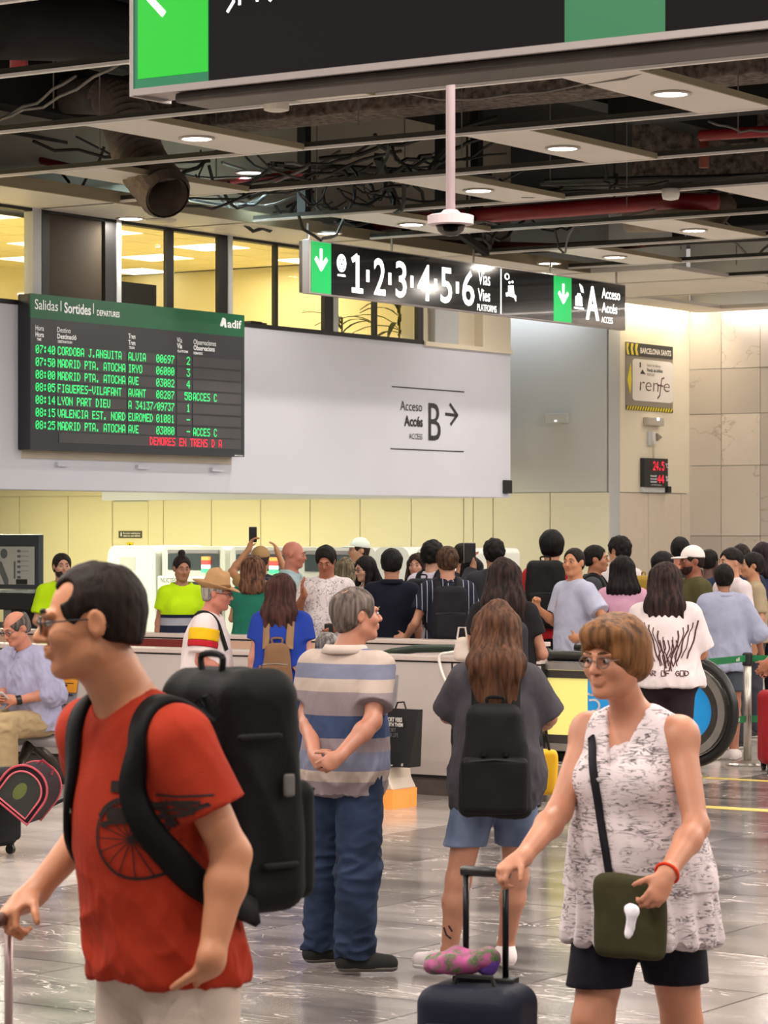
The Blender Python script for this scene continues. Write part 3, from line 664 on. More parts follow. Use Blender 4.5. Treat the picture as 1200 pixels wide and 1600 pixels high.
# ---- platform sign
A_S = -16.35; PG = Plane('a', A_S); s0, s1 = PG.u(485), PG.u(977); sz0, sz1 = 4.155, 4.666
sg = root('platform_sign', A_S - .04, (s0 + s1) / 2, sz0, 'long backlit black sign for platforms 1 to 6 and access A', 'sign')
MB().box(A_S - .085, A_S - .004, s0 - .02, s1 + .01, sz0 - .012, sz1 + .012).build('casing', M_signframe, sg, bevel=.004)
MB().box(A_S - .13, A_S - .085, s0 - .01, s1, sz0, sz1).build('back_box', M_steeld, sg)
MB().box(A_S - .004, A_S, PG.u(518), PG.u(865), sz0, sz1).box(A_S - .004, A_S, PG.u(893), s1, sz0, sz1).build('black_face', M_gloss, sg)
MB().box(A_S - .004, A_S, PG.u(486.5), PG.u(517.5), sz0 + .004, sz1 - .004).build('green_panel', M_litgreen, sg, label='green panel with a white down arrow at the left end')
MB().box(A_S - .004, A_S, PG.u(865.5), PG.u(893), sz0 + .004, sz1 - .004).build('green_panel', M_litgreen, sg, label='green panel with a white down arrow before the letter A')
def ps(px, fy): # picture row at fraction fy (0 top..1 bottom) of the sign at px
    Y = PG.Y(px); return H0 - ((sz1 + (sz0 - sz1) * fy) - CZ) * F / Y
def stext(mb, body, x0, x1, f0, f1, bold=0.0): PG.text(mb, body, x0, x1, ps(x0, f0), ps(x0, f1), .003, bold)
def arrow_down(x, f0, f1, wpx):
    m = MB(); PG.stroke(m, [(x, ps(x, f0)), (x, ps(x, f1))], .042, .004); yb = ps(x, f1)
    PG.stroke(m, [(x - wpx, ps(x, f1 - .18)), (x, yb)], .046, .004, x); PG.stroke(m, [(x, yb), (x + wpx, ps(x, f1 - .18))], .046, .004, x)
    m.build('arrow', M_lit, sg)
arrow_down(501.5, .16, .52, 8); arrow_down(880, .18, .55, 6.5)
m = MB(); PG.stroke(m, [(558.5, ps(558.5, .20)), (558.5, ps(558.5, .86))], .060, .003); PG.stroke(m, [(551, ps(558.5, .86)), (565.5, ps(558.5, .86))], .05, .004, 558.5); PG.stroke(m, [(551, ps(558.5, .26)), (557, ps(558.5, .19))], .055, .004, 558.5); m.build('numeral', M_lit, sg)
for body, x0, x1 in (('2', 584, 602), ('3', 618, 635), ('4', 652, 673), ('5', 688, 706), ('6', 722, 741)):
    m = MB(); stext(m, body, x0, x1, .16, .90, .012); m.build('numeral', M_lit, sg)
for x in (574.5, 609, 643.5, 680.5, 714.5):
    m = MB(); PG.rect(m, x - 2.2, x + 2.2, ps(x, .42), ps(x, .66), 0, .003); m.build('divider_mark', M_lit, sg)
m = MB(); stext(m, 'Vías', 747, 765.5, .13, .42, .0); m.build('word', M_lit, sg)
m = MB(); stext(m, 'Vies', 746.5, 765.5, .50, .76, .012); m.build('word', M_lit, sg)
m = MB(); stext(m, 'PLATFORMS', 745.5, 775.5, .83, .97, .0); m.build('word', M_lit, sg)
m = MB(); PG.rect(m, 782, 783.2, ps(782, .02), ps(782, .98), 0, .003); m.build('divider_line', M_lit, sg)
m = MB(); stext(m, 'A', 915, 936, .12, .88, .03); m.build('letter_a', M_lit, sg)
m = MB(); stext(m, 'Acceso', 940, 968.5, .12, .36, .01); m.build('word', M_lit, sg)
m = MB(); stext(m, 'Accés', 940, 964, .45, .68, .012); m.build('word', M_lit, sg)
m = MB(); stext(m, 'ACCESS', 939.5, 957, .77, .91, .0); m.build('word', M_lit, sg)
# train front pictogram, waiting room pictogram, luggage pictogram
def ell(cx, cy, rx, ry, n=20): return [(cx + rx * math.cos(2 * PI * k / n), cy + ry * math.sin(2 * PI * k / n)) for k in range(n)]
m = MB(); PG.poly(m, ell(533.5, ps(533.5, .36), 7.2, 14), 0, .003, 533.5); PG.poly(m, [(528, ps(533.5, .58)), (539, ps(533.5, .58)), (540, ps(533.5, .62)), (527, ps(533.5, .62))], 0, .003, 533.5); m.build('train_pictogram', M_lit, sg)
m = MB(); PG.poly(m, [(529.5, ps(533, .31)), (532, ps(533, .31)), (532, ps(533, .24))], .003, .0045, 533); PG.poly(m, [(535, ps(533, .31)), (537.5, ps(533, .31)), (535, ps(533, .24))], .003, .0045, 533); PG.poly(m, ell(533.5, ps(533, .38), 1.4, 1.6, 8), .003, .0045, 533); PG.poly(m, ell(530.5, ps(533, .47), 1.2, 1.4, 8), .003, .0045, 533); PG.poly(m, ell(536.5, ps(533, .47), 1.2, 1.4, 8), .003, .0045, 533); m.build('train_windows', M_gloss, sg)
m = MB()
PG.poly(m, ell(792, ps(792, .17), 3.8, 5.2, 16), 0, .003, 792)
for (x, f) in ((796, .35), (800.5, .33)): PG.poly(m, ell(x, ps(796, f - .06), 1.5, 2.2, 8), 0, .003, 796)
PG.poly(m, [(794, ps(796, .36)), (802, ps(796, .34)), (803, ps(796, .52)), (806, ps(796, .56)), (806, ps(796, .68)), (803, ps(796, .60)), (795, ps(796, .58)), (791, ps(796, .60)), (790, ps(796, .52)), (794, ps(796, .50))], 0, .003, 796)
m.build('waiting_room_pictogram', M_lit, sg); m = MB(); PG.poly(m, ell(792, ps(792, .17), 2.3, 3.4, 12), .003, .0045, 792); PG.stroke(m, [(792, ps(792, .17)), (793.5, ps(792, .14))], .006, .006, 792); m.build('clock_face', M_gloss, sg)
m = MB(); PG.poly(m, [(899, ps(903, .40)), (902, ps(903, .36)), (902, ps(903, .32)), (907, ps(903, .32)), (907, ps(903, .36)), (909, ps(903, .40)), (910, ps(903, .60)), (899, ps(903, .60))], 0, .003, 903)
PG.poly(m, [(897, ps(903, .63)), (912, ps(903, .63)), (912, ps(903, .67)), (897, ps(903, .67))], 0, .003, 903); PG.poly(m, [(905, ps(903, .10)), (910, ps(903, .16)), (912, ps(903, .30)), (908, ps(903, .28))], 0, .003, 903); m.build('luggage_pictogram', M_lit, sg)
for px in (481, 612, 740, 860, 963):
    u = pb(px, A_S - .06)[0]; MB().tube([(A_S - .06, u, sz1), (A_S - .06, u, ZC + .02)], .013, 8).build('hanging_rod', M_steel, sg)
# ---- large sign hanging across the top of the view
B_S = 7.44; PQ = Plane('b', B_S); q0 = PQ.u(205); q1 = PQ.u(1290) + .5; qz0, qz1 = 3.262, 4.35
bs = root('hanging_sign', (q0 + q1) / 2, B_S + .1, qz0, 'large dark hanging sign with two green squares cut by the top edge', 'sign')
MB().box(q0, q1, B_S + .012, B_S + .20, qz0, qz1).build('casing', M_signframe, bs, bevel=.006)
MB().box(q0 - .004, q0 + .012, B_S - .004, B_S + .20, qz0 - .01, qz1).box(q0, q1, B_S - .006, B_S + .012, qz0 - .008, qz0 + .014).build('edge_trim', M_signframe, bs)
MB().box(q0 + .14, q1, B_S + .05, B_S + .24, qz0 - .035, qz0 - .002).build('cable_channel', M_steeld, bs, bevel=.01)
e1, e2, e3 = PQ.u(326.5), PQ.u(883), PQ.u(1040)
MB().box(e1, e2, B_S - .002, B_S + .01, qz0 + .014, qz1).box(e3, q1, B_S - .002, B_S + .01, qz0 + .014, qz1).build('dark_face', M_bigblack, bs)
MB().box(q0 + .012, e1, B_S - .001, B_S + .01, qz0 + .014, qz1).build('green_border', mat('deep_green', lin('0f6a47'), .4, emit=(0, .10, .045), estr=.6), bs)
MB().box(q0 + .03, e1 - .002, B_S - .003, B_S, qz0 + .045, qz1).build('green_panel', M_biggreen, bs, label='brightly lit green square')
MB().box(e2, e3, B_S - .003, B_S + .01, qz0 + .014, qz1).build('green_panel', M_unlitglow, bs, label='unlit darker green square')
m = MB(); PQ.stroke(m, [(200, -45), (256, 24)], .022, .006, 230); m.build('arrow', M_lit, bs)
m = MB(); PQ.stroke(m, [(357, 17), (366, 3), (366, -30)], .009, .005, 366); PQ.stroke(m, [(375.5, -30), (375.5, 8)], .009, .005, 366); PQ.stroke(m, [(403, -30), (403, 6)], .009, .005, 366); PQ.stroke(m, [(412, -6), (424, 8)], .009, .005, 366); m.build('pictogram', M_lit, bs)
for u in (q0 + .5, (q0 + q1) / 2 + .3, q1 - .3): MB().tube([(u, B_S + .1, qz1), (u, B_S + .1, 6.4)], .02, 8).build('hanging_rod', M_steel, bs)
# ---- dome camera on its pole
Yc = 12.5; pc = to_ab(P(704, 350, Yc)); zc = pz(344, Yc)
dm = root('dome_camera', pc[0], pc[1], zc, 'pinkish white dome camera at the end of a long ceiling pole', 'camera')
M_cam = mat('camera_pinkish_white', lin('d9c6ca'), .4)
MB().tube([(pc[0], pc[1], zc + .03), (pc[0], pc[1], 6.4)], .021, 14).build('pole', M_cam, dm, smooth=True)
MB().lathe((pc[0], pc[1], zc), [(.088, -.022), (.100, -.018), (.102, .018), (.085, .024), (.045, .030), (.03, .045)], 28).build('housing', M_cam, dm, smooth=False)
MB().lathe((pc[0], pc[1], zc), [(.01, -.070), (.035, -.064), (.055, -.048), (.066, -.022)], 24).build('dome', M_mesh, dm, smooth=True)
MB().lathe((pc[0], pc[1], zc), [(.01, -.05), (.03, -.045), (.035, -.022)], 16).build('lens_ball', M_dark, dm, smooth=True)
MB().lathe((pc[0] - .078, pc[1] - .058, zc), [(.006, -.004), (.006, .004)], 8).build('screw', M_steeld, dm)
# ---- poster, emergency lamp, sensor, thermometer on the cream wall
def Yr(px): return PR.Y(px)
po = root('poster', A_STEP, PR.u(1014), pz(640, Yr(977)), 'yellow black and white direction poster on the cream wall', 'poster')
M_pblack = mat('poster_black', lin('26282a'), .5); M_pgrey = mat('poster_grey', lin('8b8377'), .6); M_pyel = mat('poster_yellow', lin('e3d12a'), .5); M_pwht = mat('poster_white', lin('e8e2dc'), .5); M_pbrown = mat('poster_brown', lin('5a2f34'), .5)
m = MB(); PR.rect(m, 977, 1050, 534, 640, 0, .012); m.build('sheet', M_pgrey, po)
m = MB(); PR.rect(m, 977, 1050, 534, 554.5, .012, .014); m.build('top_band', M_pblack, po)
for x in (977.5, 984.5, 991.5):
    m = MB(); PR.poly(m, [(x, 535.5), (x + 4, 535.5), (x + 2.3, 544), (x + 4.5, 553.5), (x + .8, 553.5), (x - .5 if x > 980 else x, 544)], .014, .016, 977); m.build('chevron', M_pyel, po)
m = MB(); PR.text(m, 'BARCELONA SANTS', 999, 1047, 543, 552, .016, .03); m.build('heading', M_pwht, po)
rr_ = []
cx0, cx1, cy0, cy1 = 987, 1050, 560, 625.5
for (x, y, a0) in ((cx0 + 5, cy0 + 5, PI), (cx1 - 5, cy0 + 5, 1.5 * PI), (cx1 - 5, cy1 - 5, 0), (cx0 + 5, cy1 - 5, .5 * PI)):
    rr_ += [(x + 5 * math.cos(a0 + k * PI / 8), y + 5 * math.sin(a0 + k * PI / 8)) for k in range(5)]
m = MB(); PR.poly(m, rr_, .012, .014, 987); m.build('white_field', M_pwht, po)
m = MB(); PR.text(m, 'Venta de billetes', 1009, 1031, 568, 572.5, .016); m.build('line_of_text', M_pgrey, po)
m = MB(); PR.text(m, 'Venda de bitllets', 1009, 1034, 575, 580.5, .016, .02); PR.text(m, 'TICKET SALES', 1009, 1021, 583, 587, .016); PR.rect(m, 998, 1000, 566, 574, .012, .016); PR.poly(m, [(999, 583), (1002.5, 577), (1006, 583)], .012, .016, 999); PR.rect(m, 999, 1007, 582.5, 584, .012, .016); m.build('line_of_text', M_pblack, po)
m = MB(); PR.text(m, 'ren', 998, 1027, 596, 610, .016, -.012, .12); PR.text(m, 'e', 1035, 1044.5, 599, 612, .016, -.012, .12); PR.stroke(m, [(1036, 590), (1032.5, 592), (1031, 604), (1029.5, 618), (1026, 623)], .022, .016, 1030); PR.stroke(m, [(1027, 602), (1035, 603)], .018, .016, 1030); m.build('logo', M_pbrown, po)
m = MB(); PR.poly(m, [(984, 566), (985.5, 592), (983.5, 616), (979, 594)], .012, .014, 979); m.build('side_arrow', M_pyel, po)
m = MB(); PR.rect(m, 977, 1050, 633, 640, .012, .014); m.build('foot_band', M_pblack, po)
m = MB()
for k in range(18): x = 977.5 + k * 4; PR.poly(m, [(x, 639.6), (x + 2, 633.4), (x + 4, 633.4), (x + 2, 639.6)], .014, .016, 977)
m.build('hazard_stripes', M_pyel, po, kind='stuff')
el = root('emergency_lamp', A_STEP, PR.u(1017), pz(665, Yr(1017)), 'small grey emergency lamp box below the poster', 'lamp')
m = MB(); PR.rect(m, 1005, 1030, 651.5, 665, 0, .08); m.build('box_body', mat('lamp_box_grey', lin('b9b2a6'), .4), el, bevel=.01)
m = MB(); PR.rect(m, 1018.5, 1021.5, 653, 657, .08, .09); m.build('pilot_light', M_lit, el)
ms = root('motion_sensor', A_STEP, PR.u(1019), pz(697, Yr(1017)), 'white wall sensor with conduit between lamp box and thermometer', 'sensor')
m = MB(); PR.rect(m, 1010.5, 1016, 674, 696, 0, .03); m.build('back_plate', M_greywall, ms)
m = MB(); PR.rect(m, 1016, 1022, 675, 693, 0, .06); m.build('eye_housing', M_rail, ms)
m = MB(); PR.poly(m, [(1018.5, 677), (1026, 683), (1019, 689)], .06, .09, 1018); m.build('eye', M_pgrey, ms)
m = MB(); PR.rect(m, 1019.5, 1021.8, 696, 716, 0, .03); m.build('conduit', M_cream, ms)
th = root('thermometer_display', A_STEP, PR.u(1018), pz(766, Yr(1000)), 'black thermometer display with red digits low on the cream wall', 'display')
m = MB(); PR.rect(m, 1000, 1037, 715.5, 761, 0, .07); m.build('casing', M_pblack, th, bevel=.005)
m = MB(); PR.rect(m, 1000, 1034, 761, 769, 0, .05); m.build('lower_strip', M_greywall, th)
m = MB(); PR.rect(m, 1035, 1040, 760, 770, 0, .09); m.build('side_box', M_dark, th)
m = MB(); led_text(m, PR, '24.5', 1013, 1031, 721, 735, .076); led_text(m, PR, '44', 1020, 1031, 742, 755, .076); m.build('red_digits', M_ledr, th)
m = MB(); PR.text(m, '°C', 1032, 1036.5, 724, 731, .076); PR.text(m, '%', 1033, 1036, 744, 752, .076)
for y in (742, 746.5, 751): PR.text(m, 'humedad', 1009, 1018.5, y, y + 3, .076)
PR.text(m, 'temperatura', 1010, 1026, 757, 758.5, .076); m.build('small_print', M_wht, th)
el2 = root('emergency_lamp', PB.u(873), B_BACK, pz(662, PB.Y(873)), 'clear emergency lamp on the upper grey wall', 'lamp')
m = MB(); PB.rect(m, 856, 892, 646.5, 661.5, .01, .09); m.build('box_body', mat('lamp_clear_grey', lin('c6c8c8'), .25), el2, bevel=.01)
m = MB(); PB.rect(m, 872, 875, 657, 659, .09, .10); m.build('pilot_light', M_lit, el2)
m = MB(); PL.rect(m, 785, 794, 750, 771, 0, .06); o = m.build('wall_speaker', M_dark, label='small black box at the lower right corner of the white wall', cat='box', bevel=.008)
wn = root('notice_plate', PB.u(203), B_BACK - .02, pz(840, PB.Y(186)), 'small dark notice plate on the cream back wall', 'sign')
m = MB(); PB.rect(m, 186, 222, 829.5, 840.5, 0, .012); m.build('plate', mat('plate_olive', lin('4c4a3a'), .5), wn)
m = MB(); PB.text(m, 'Acceso exclusivo', 193, 220, 831.5, 834.5, .014); PB.text(m, 'viajeros con billete', 193, 220, 836, 839, .014, .02); PB.rect(m, 189.5, 190.8, 832, 838, 0, .014); m.build('lettering', M_wht, wn)
wy = root('warning_sticker', PB.u(203), B_BACK - .02, 1.62, 'yellow warning sticker just above the white scanner housing', 'sticker')
m = MB(); PB.rect(m, 198.5, 208.5, 847.5, 858, 0, .012); m.build('sheet', M_pyel, wy); m = MB(); PB.poly(m, [(201, 854), (203.5, 849), (206, 854)], .012, .014, 201); m.build('triangle', M_pblack, wy)

# ================================================================== ESCALATOR BALUSTRADES
B1, B2 = 16.57, 18.95; ZT = .954
M_cap = mat('balustrade_cap', lin('d8c7bf'), .3, coat=.3)
M_skirt = mat('white_laminate', lin('cfc3bf'), .35, var=.03, vscale=1.2, bump=.02, bscale=120)
M_plinth = mat('stone_plinth', lin('5d544f'), .35, var=.3, vscale=5)
def balustrade(name, bb, a0, a1, label, seams):
    r = root(name, (a0 + a1) / 2, bb, 0, label, 'balustrade')
    MB().box(a0, a1, bb + .02, bb + .16, 0, .125).build('plinth', M_plinth, r)
    ss = [a0] + seams + [a1]
    for s0_, s1_ in zip(ss, ss[1:]): MB().box(s0_ + .008, s1_ - .008, bb, bb + .18, .14, ZT - .045).build('side_panel', M_skirt, r, bevel=.003)
    MB().box(a0, a1, bb + .01, bb + .17, .12, ZT - .04).build('black_core', M_dark, r)
    MB().box(a0, a1, bb - .02, bb + .20, ZT - .034, ZT).build('cap', M_cap, r, bevel=.006)
    return r
aL = -26.5; a706 = pa(706, B1)[0]; a850 = pa(846, B1)[0]
r1 = balustrade('escalator_balustrade', B1, aL, a850, 'near white escalator balustrade with dark seams behind the standing people', [-21.5, -17.9, -14.25, a706])
# black inner handrail run between the two balustrades
r2 = balustrade('escalator_balustrade', B2, aL, pa(840, B2)[0], 'far white escalator balustrade the queue stands behind', [-21.0, -16.8, -13.9])
x0, x1 = pa(238, B2)[0], pa(300, B2)[0]
MB().box(x0 - .9, x1, B2 - .012, B2, .60, ZT - .05).build('maroon_band', mat('maroon_panel', lin('7c2a26'), .4), r2, label='maroon side panel')
MB().box(pa(-30, B2)[0], x0 - .9, B2 - .012, B2, .60, ZT - .05).box(x1, pa(560, B2)[0], B2 - .012, B2, .60, ZT - .05).build('peach_band', mat('peach_panel', lin('d3ab94'), .4), r2, label='peach side panel')
# low green-black handrail arch seen over the near cap
pts = []
for px, py in ((590, 1026), (612, 1019), (650, 1014), (700, 1013), (780, 1016), (860, 1020)):
    a_, Y_ = pa(px, 17.9); pts.append((a_, 17.9, pz(py, Y_)))
hr = root('escalator_handrail', pts[3][0], 17.9, 0, 'dark green-black escalator handrail rising between the balustrades', 'handrail')
MB().tube(pts, .03, 8).build('rubber_belt', mat('dark_green_rubber', lin('26332a'), .3), hr, smooth=True)
MB().box(pts[0][0], pts[-1][0], 17.88, 17.92, .2, .86).build('glass_side', mat('dark_green_panel', lin('2c3a30'), .3), hr)
# newel end: handrail loop with lit panel and blue advert
an = pa(1064, B1)[0]; ZN = .640; RN = .325
nw = root('escalator_newel', (a850 + an) / 2, B1 + .06, 0, 'rounded escalator end with black handrail loop, lit yellow panel and blue advert', 'escalator')
cz_ = ZN
def loop(rad, a_start):
    pts = [(a_start, cz_ + rad)]
    for k in range(19): t = PI / 2 - PI * k / 18; pts.append((an + rad * .98 * math.cos(t), cz_ + rad * math.sin(t)))
    pts.append((a_start, cz_ - rad)); return pts
bb = B1 + .10
MB().tube([(p[0], bb, p[1]) for p in loop(RN + .01, a850)], .036, 10).build('handrail', M_rubber, nw, smooth=True)
for k, (rad, m_, w_) in enumerate(((RN - .055, M_steel, .05), (RN - .11, M_steeld, .035))):
    o_ = loop(rad + .025, a850); i_ = loop(rad - .025, a850); m = MB(); n = len(o_)
    vs = [(p[0], bb - w_, p[1]) for p in o_] + [(p[0], bb - w_, p[1]) for p in i_] + [(p[0], bb + w_, p[1]) for p in o_] + [(p[0], bb + w_, p[1]) for p in i_]
    fs = []
    for i in range(n - 1): fs += [(i, i + 1, n + i + 1, n + i), (2 * n + i + 1, 2 * n + i, 3 * n + i, 3 * n + i + 1), (i, 2 * n + i, 2 * n + i + 1, i + 1), (n + i + 1, 3 * n + i + 1, 3 * n + i, n + i)]
    m.add(vs, fs).build('steel_frame', m_, nw, smooth=False)
r_in = RN - .12; ad0 = pa(909, B1)[0]
M_adyel = mat('lit_yellow_panel', lin('d9cd74'), .25, emit=lin('e9dd80'), estr=.55)
M_adblue = mat('blue_advert', lin('1f8fd0'), .3, emit=lin('1878b8'), estr=.35)
MB().box(a850, ad0, bb - .02, bb + .02, cz_ - r_in, cz_ + r_in + .04).build('lit_panel', M_adyel, nw)
lp = [(ad0, cz_ - r_in)] + [(p[0], p[1]) for p in reversed(loop(r_in, ad0)[1:-1])] + [(ad0, cz_ + r_in)]
MB().prism(lp, 'b', bb - .022, bb + .02).build('advert', M_adblue, nw)
m = MB()
PNn = Plane('b', bb - .022)
def arc(cx, cy, r, a0, a1, n=8): return [(cx + r * math.cos(math.radians(a0 + (a1 - a0) * k / n)), cy + r * math.sin(math.radians(a0 + (a1 - a0) * k / n))) for k in range(n + 1)]
PNn.stroke(m, [(922, 1094)] + arc(928, 1102, 9, -110, 100), .014, .005, 922); PNn.stroke(m, arc(925, 1078, 8, 30, 130), .014, .005, 922); PNn.stroke(m, arc(926, 1130, 9, -150, 30), .014, .005, 922)
m.build('advert_lettering', M_pwht, nw)
MB().box(a850, an + .05, bb - .05, bb + .05, .0, .16).build('skirt_base', M_steel, nw); MB().box(a850, an, bb - .07, bb + .07, .17, .26).build('steel_skirt', M_steel, nw, bevel=.01)
MB().box(a850, an - .1, bb - .06, bb - .05, .09, .14).build('skirt_light', M_adyel, nw)
MB().box(a850, an, bb - .03, bb + .03, cz_ + r_in + .04, cz_ + RN - .03).build('top_bar', M_steeld, nw)
# second handrail beyond (the far side of the same escalator)
ofs = 1.15; an0 = an; an = an - 1.5
f2 = root('escalator_handrail', (a850 + an) / 2, bb + ofs, 0, 'far black handrail of the escalator at the right', 'handrail')
MB().tube([(p[0], bb + ofs, p[1]) for p in loop(RN + .01, a850)], .036, 8).build('rubber_belt', M_rubber, f2, smooth=True)
MB().prism([(a850, cz_ - r_in), (an, cz_ - r_in), (an + .15, cz_), (an, cz_ + RN - .03), (a850, cz_ + RN - .03)], 'b', bb + ofs - .02, bb + ofs + .02).box(a850, an - .1, bb + ofs - .04, bb + ofs + .04, 0, cz_ - r_in + .01).build('side_panel', M_steeld, f2)

an = an0
# ================================================================== LUGGAGE CHECK: scanners, counter, notice board
M_scan = mat('scanner_white', lin('e6e8de'), .3, coat=.2); M_scandk = mat('scanner_smoked', lin('4b5556'), .2, coat=.4); M_scanbl = mat('scanner_charcoal', lin('30333b'), .4)
def scanner(bb, px0, pxm, px1, label, full=True):
    Pn = Plane('b', bb); u0, um_, u1 = Pn.u(px0), Pn.u(pxm), Pn.u(px1); zt = 1.635
    r = root('luggage_scanner', (u0 + u1) / 2, bb + .4, 0, label, 'scanner', 'luggage scanners')
    def rp(x0, x1, z0, z1, rad): # outline with rounded upper corners
        q = [(x0, z0), (x1, z0)]
        q += [(x1 - rad + rad * math.cos(t), z1 - rad + rad * math.sin(t)) for t in [k * PI / 12 for k in range(7)]]
        q += [(x0 + rad + rad * math.cos(t), z1 - rad + rad * math.sin(t)) for t in [PI / 2 + k * PI / 12 for k in range(7)]]
        return q
    if full: MB().prism(rp(u0, um_, .05, zt, .12), 'b', bb, bb + .95).build('end_housing', M_scan, r)
    MB().prism(rp(um_ + .03, u1, 1.0, zt - .01, .07), 'b', bb + .08, bb + .95).build('top_cover', M_scan, r)
    MB().box(um_ + .12, u1 - .08, bb + .065, bb + .08, 1.37, zt - .09).build('smoked_window', M_scandk, r)
    MB().box(um_ + .12, u1 - .08, bb + .06, bb + .075, zt - .085, zt - .045).build('light_bar', M_seat, r)
    MB().box(um_, u1 + .02, bb + .02, bb + .95, .05, 1.30).build('lower_body', M_scan, r, bevel=.02)
    MB().box(um_ + .42, u1 + .0, bb - .005, bb + .02, .1, 1.24).build('charcoal_panel', M_scanbl, r, bevel=.005)
    MB().box(um_ + .36, um_ + .415, bb - .02, bb + .02, .1, 1.27).build('white_post', M_scan, r, bevel=.01)
    s = root  # status lamp
    us_ = u1 - .24
    for k, mm_ in enumerate((mat('lamp_amber', (.9, .3, .05), .4, emit=(1, .35, .1), estr=1.2), mat('lamp_red', (.8, .05, .05), .4, emit=(1, .1, .08), estr=1.2), mat('lamp_white', (.9, .9, .9), .4, emit=(.8, 1, .9), estr=1.2), mat('lamp_green', (.05, .8, .2), .4, emit=(.1, 1, .3), estr=1.2))):
        MB().box(us_ - .05, us_ + .05, bb + .03, bb + .065, zt - .16 - k * .045, zt - .12 - k * .045).build('status_lamp', mm_, r)
    MB().box(um_ + .425, um_ + .50, bb - .03, bb - .004, .92, 1.08).build('red_call_box', mat('red_box', (.75, .03, .03), .4, emit=(1, .05, .05), estr=.5), r)
    return r, Pn, u0, um_, u1, zt
r, Pn, u0, um_, u1, zt = scanner(25.2, 168, 243, 345, 'white luggage scanner behind the worker in a bun')
m = MB(); Pn.text(m, 'NUCTECH', 254, 271, 899, 903, -.015); 
m = MB(); flat_text(m, 'NUCTECH', um_ + .06, um_ + .33, 1.375 - .03 - .12, 1.40 - .12, 'b', 25.2 + .018); m.build('maker_name', M_scandk, r)
m = MB().box(u0 + .18, u0 + .40, 25.2 - .006, 25.2, zt - .28, zt - .13); m.build('smudged_label', mat('label_grey', lin('c3c6ba'), .5), r)
scanner(25.0, 348, 349, 452, 'second luggage scanner beyond the woman in green', False)
scanner(24.9, 455, 456, 580, 'third luggage scanner behind the bald man', False)
scanner(24.6, 583, 640, 736, 'luggage scanner behind the long haired women at the middle')
# black counter and framed instruction board at the left edge
cb = root('inspection_counter', -18.5, 21.5, 0, 'black inspection counter at the left edge behind the seated man', 'counter')
PC = Plane('b', 21.2); c0, c1 = PC.u(-60), PC.u(98)
zt1 = pz(926, PC.Y(50)); MB().box(c0, c1, 21.2, 22.0, zt1 - .17, zt1).build('counter_top', mat('counter_black', lin('22242a'), .4), cb, bevel=.008)
MB().box(c0, c1, 21.22, 22.0, zt1 - .008, zt1 + .006).build('top_sheet', M_scandk, cb)
for px in (6, 94): u = PC.u(px); MB().box(u - .05, u + .05, 21.25, 21.95, 0, zt1 - .17).build('side_leg', M_seat if px == 6 else M_dark, cb)
MB().box(c0, c1, 21.9, 22.0, 0, zt1 - .17).build('back_panel', M_dark, cb)
Pf = Plane('b', 22.4); z0_, z1_ = pz(921, Pf.Y(30)), pz(835, Pf.Y(30)); f0, f1 = Pf.u(-75), Pf.u(60.5)
ib = root('instruction_board', (f0 + f1) / 2, 22.4, z0_ - .02, 'grey framed security instruction board at the left edge', 'board')
MB().box(f0, f1, 22.4, 22.48, z0_, z1_).build('frame', mat('frame_slate', lin('3f4a55'), .4), ib, bevel=.01)
MB().box(f0 + .06, Pf.u(54), 22.392, 22.40, z0_ + .05, pz(854, Pf.Y(30))).build('sheet', mat('sheet_white', lin('d6dadc'), .4), ib)
m = MB()
for k in range(6): Pf.rect(m, 28, 33, 859 + k * 8.2, 863 + k * 8.2, .008, .011)
Pf.poly(m, [(0, 877), (3, 877), (14, 905), (14, 913), (8, 913), (0, 893)], .008, .011, 5); Pf.poly(m, ell(7, 865, 5.5, 8, 10), .008, .011, 5); Pf.rect(m, 22.5, 25, 877, 904, .008, .011)
m.build('drawings', mat('drawing_grey', lin('6f7880'), .5), ib, kind='stuff')
m = MB()
for k in range(5): Pf.text(m, 'objetos', 34, 46, 860 + k * 7.6, 863 + k * 7.6, .011)
m.build('captions', mat('drawing_grey', lin('6f7880'), .5), ib, kind='stuff'); m = MB(); Pf.rect(m, 26, 43.5, 905, 913, .008, .011); m.build('dark_strip', M_ink, ib)
# pale stone parapet under the counter, at the left edge
pp = MB().box(PC.u(-80), PC.u(34), 20.6, 21.0, 0, .93); o = pp.build('stone_ledge', M_plinth, label='dull stone ledge by the left edge in front of the black counter', cat='ledge', bevel=.01)

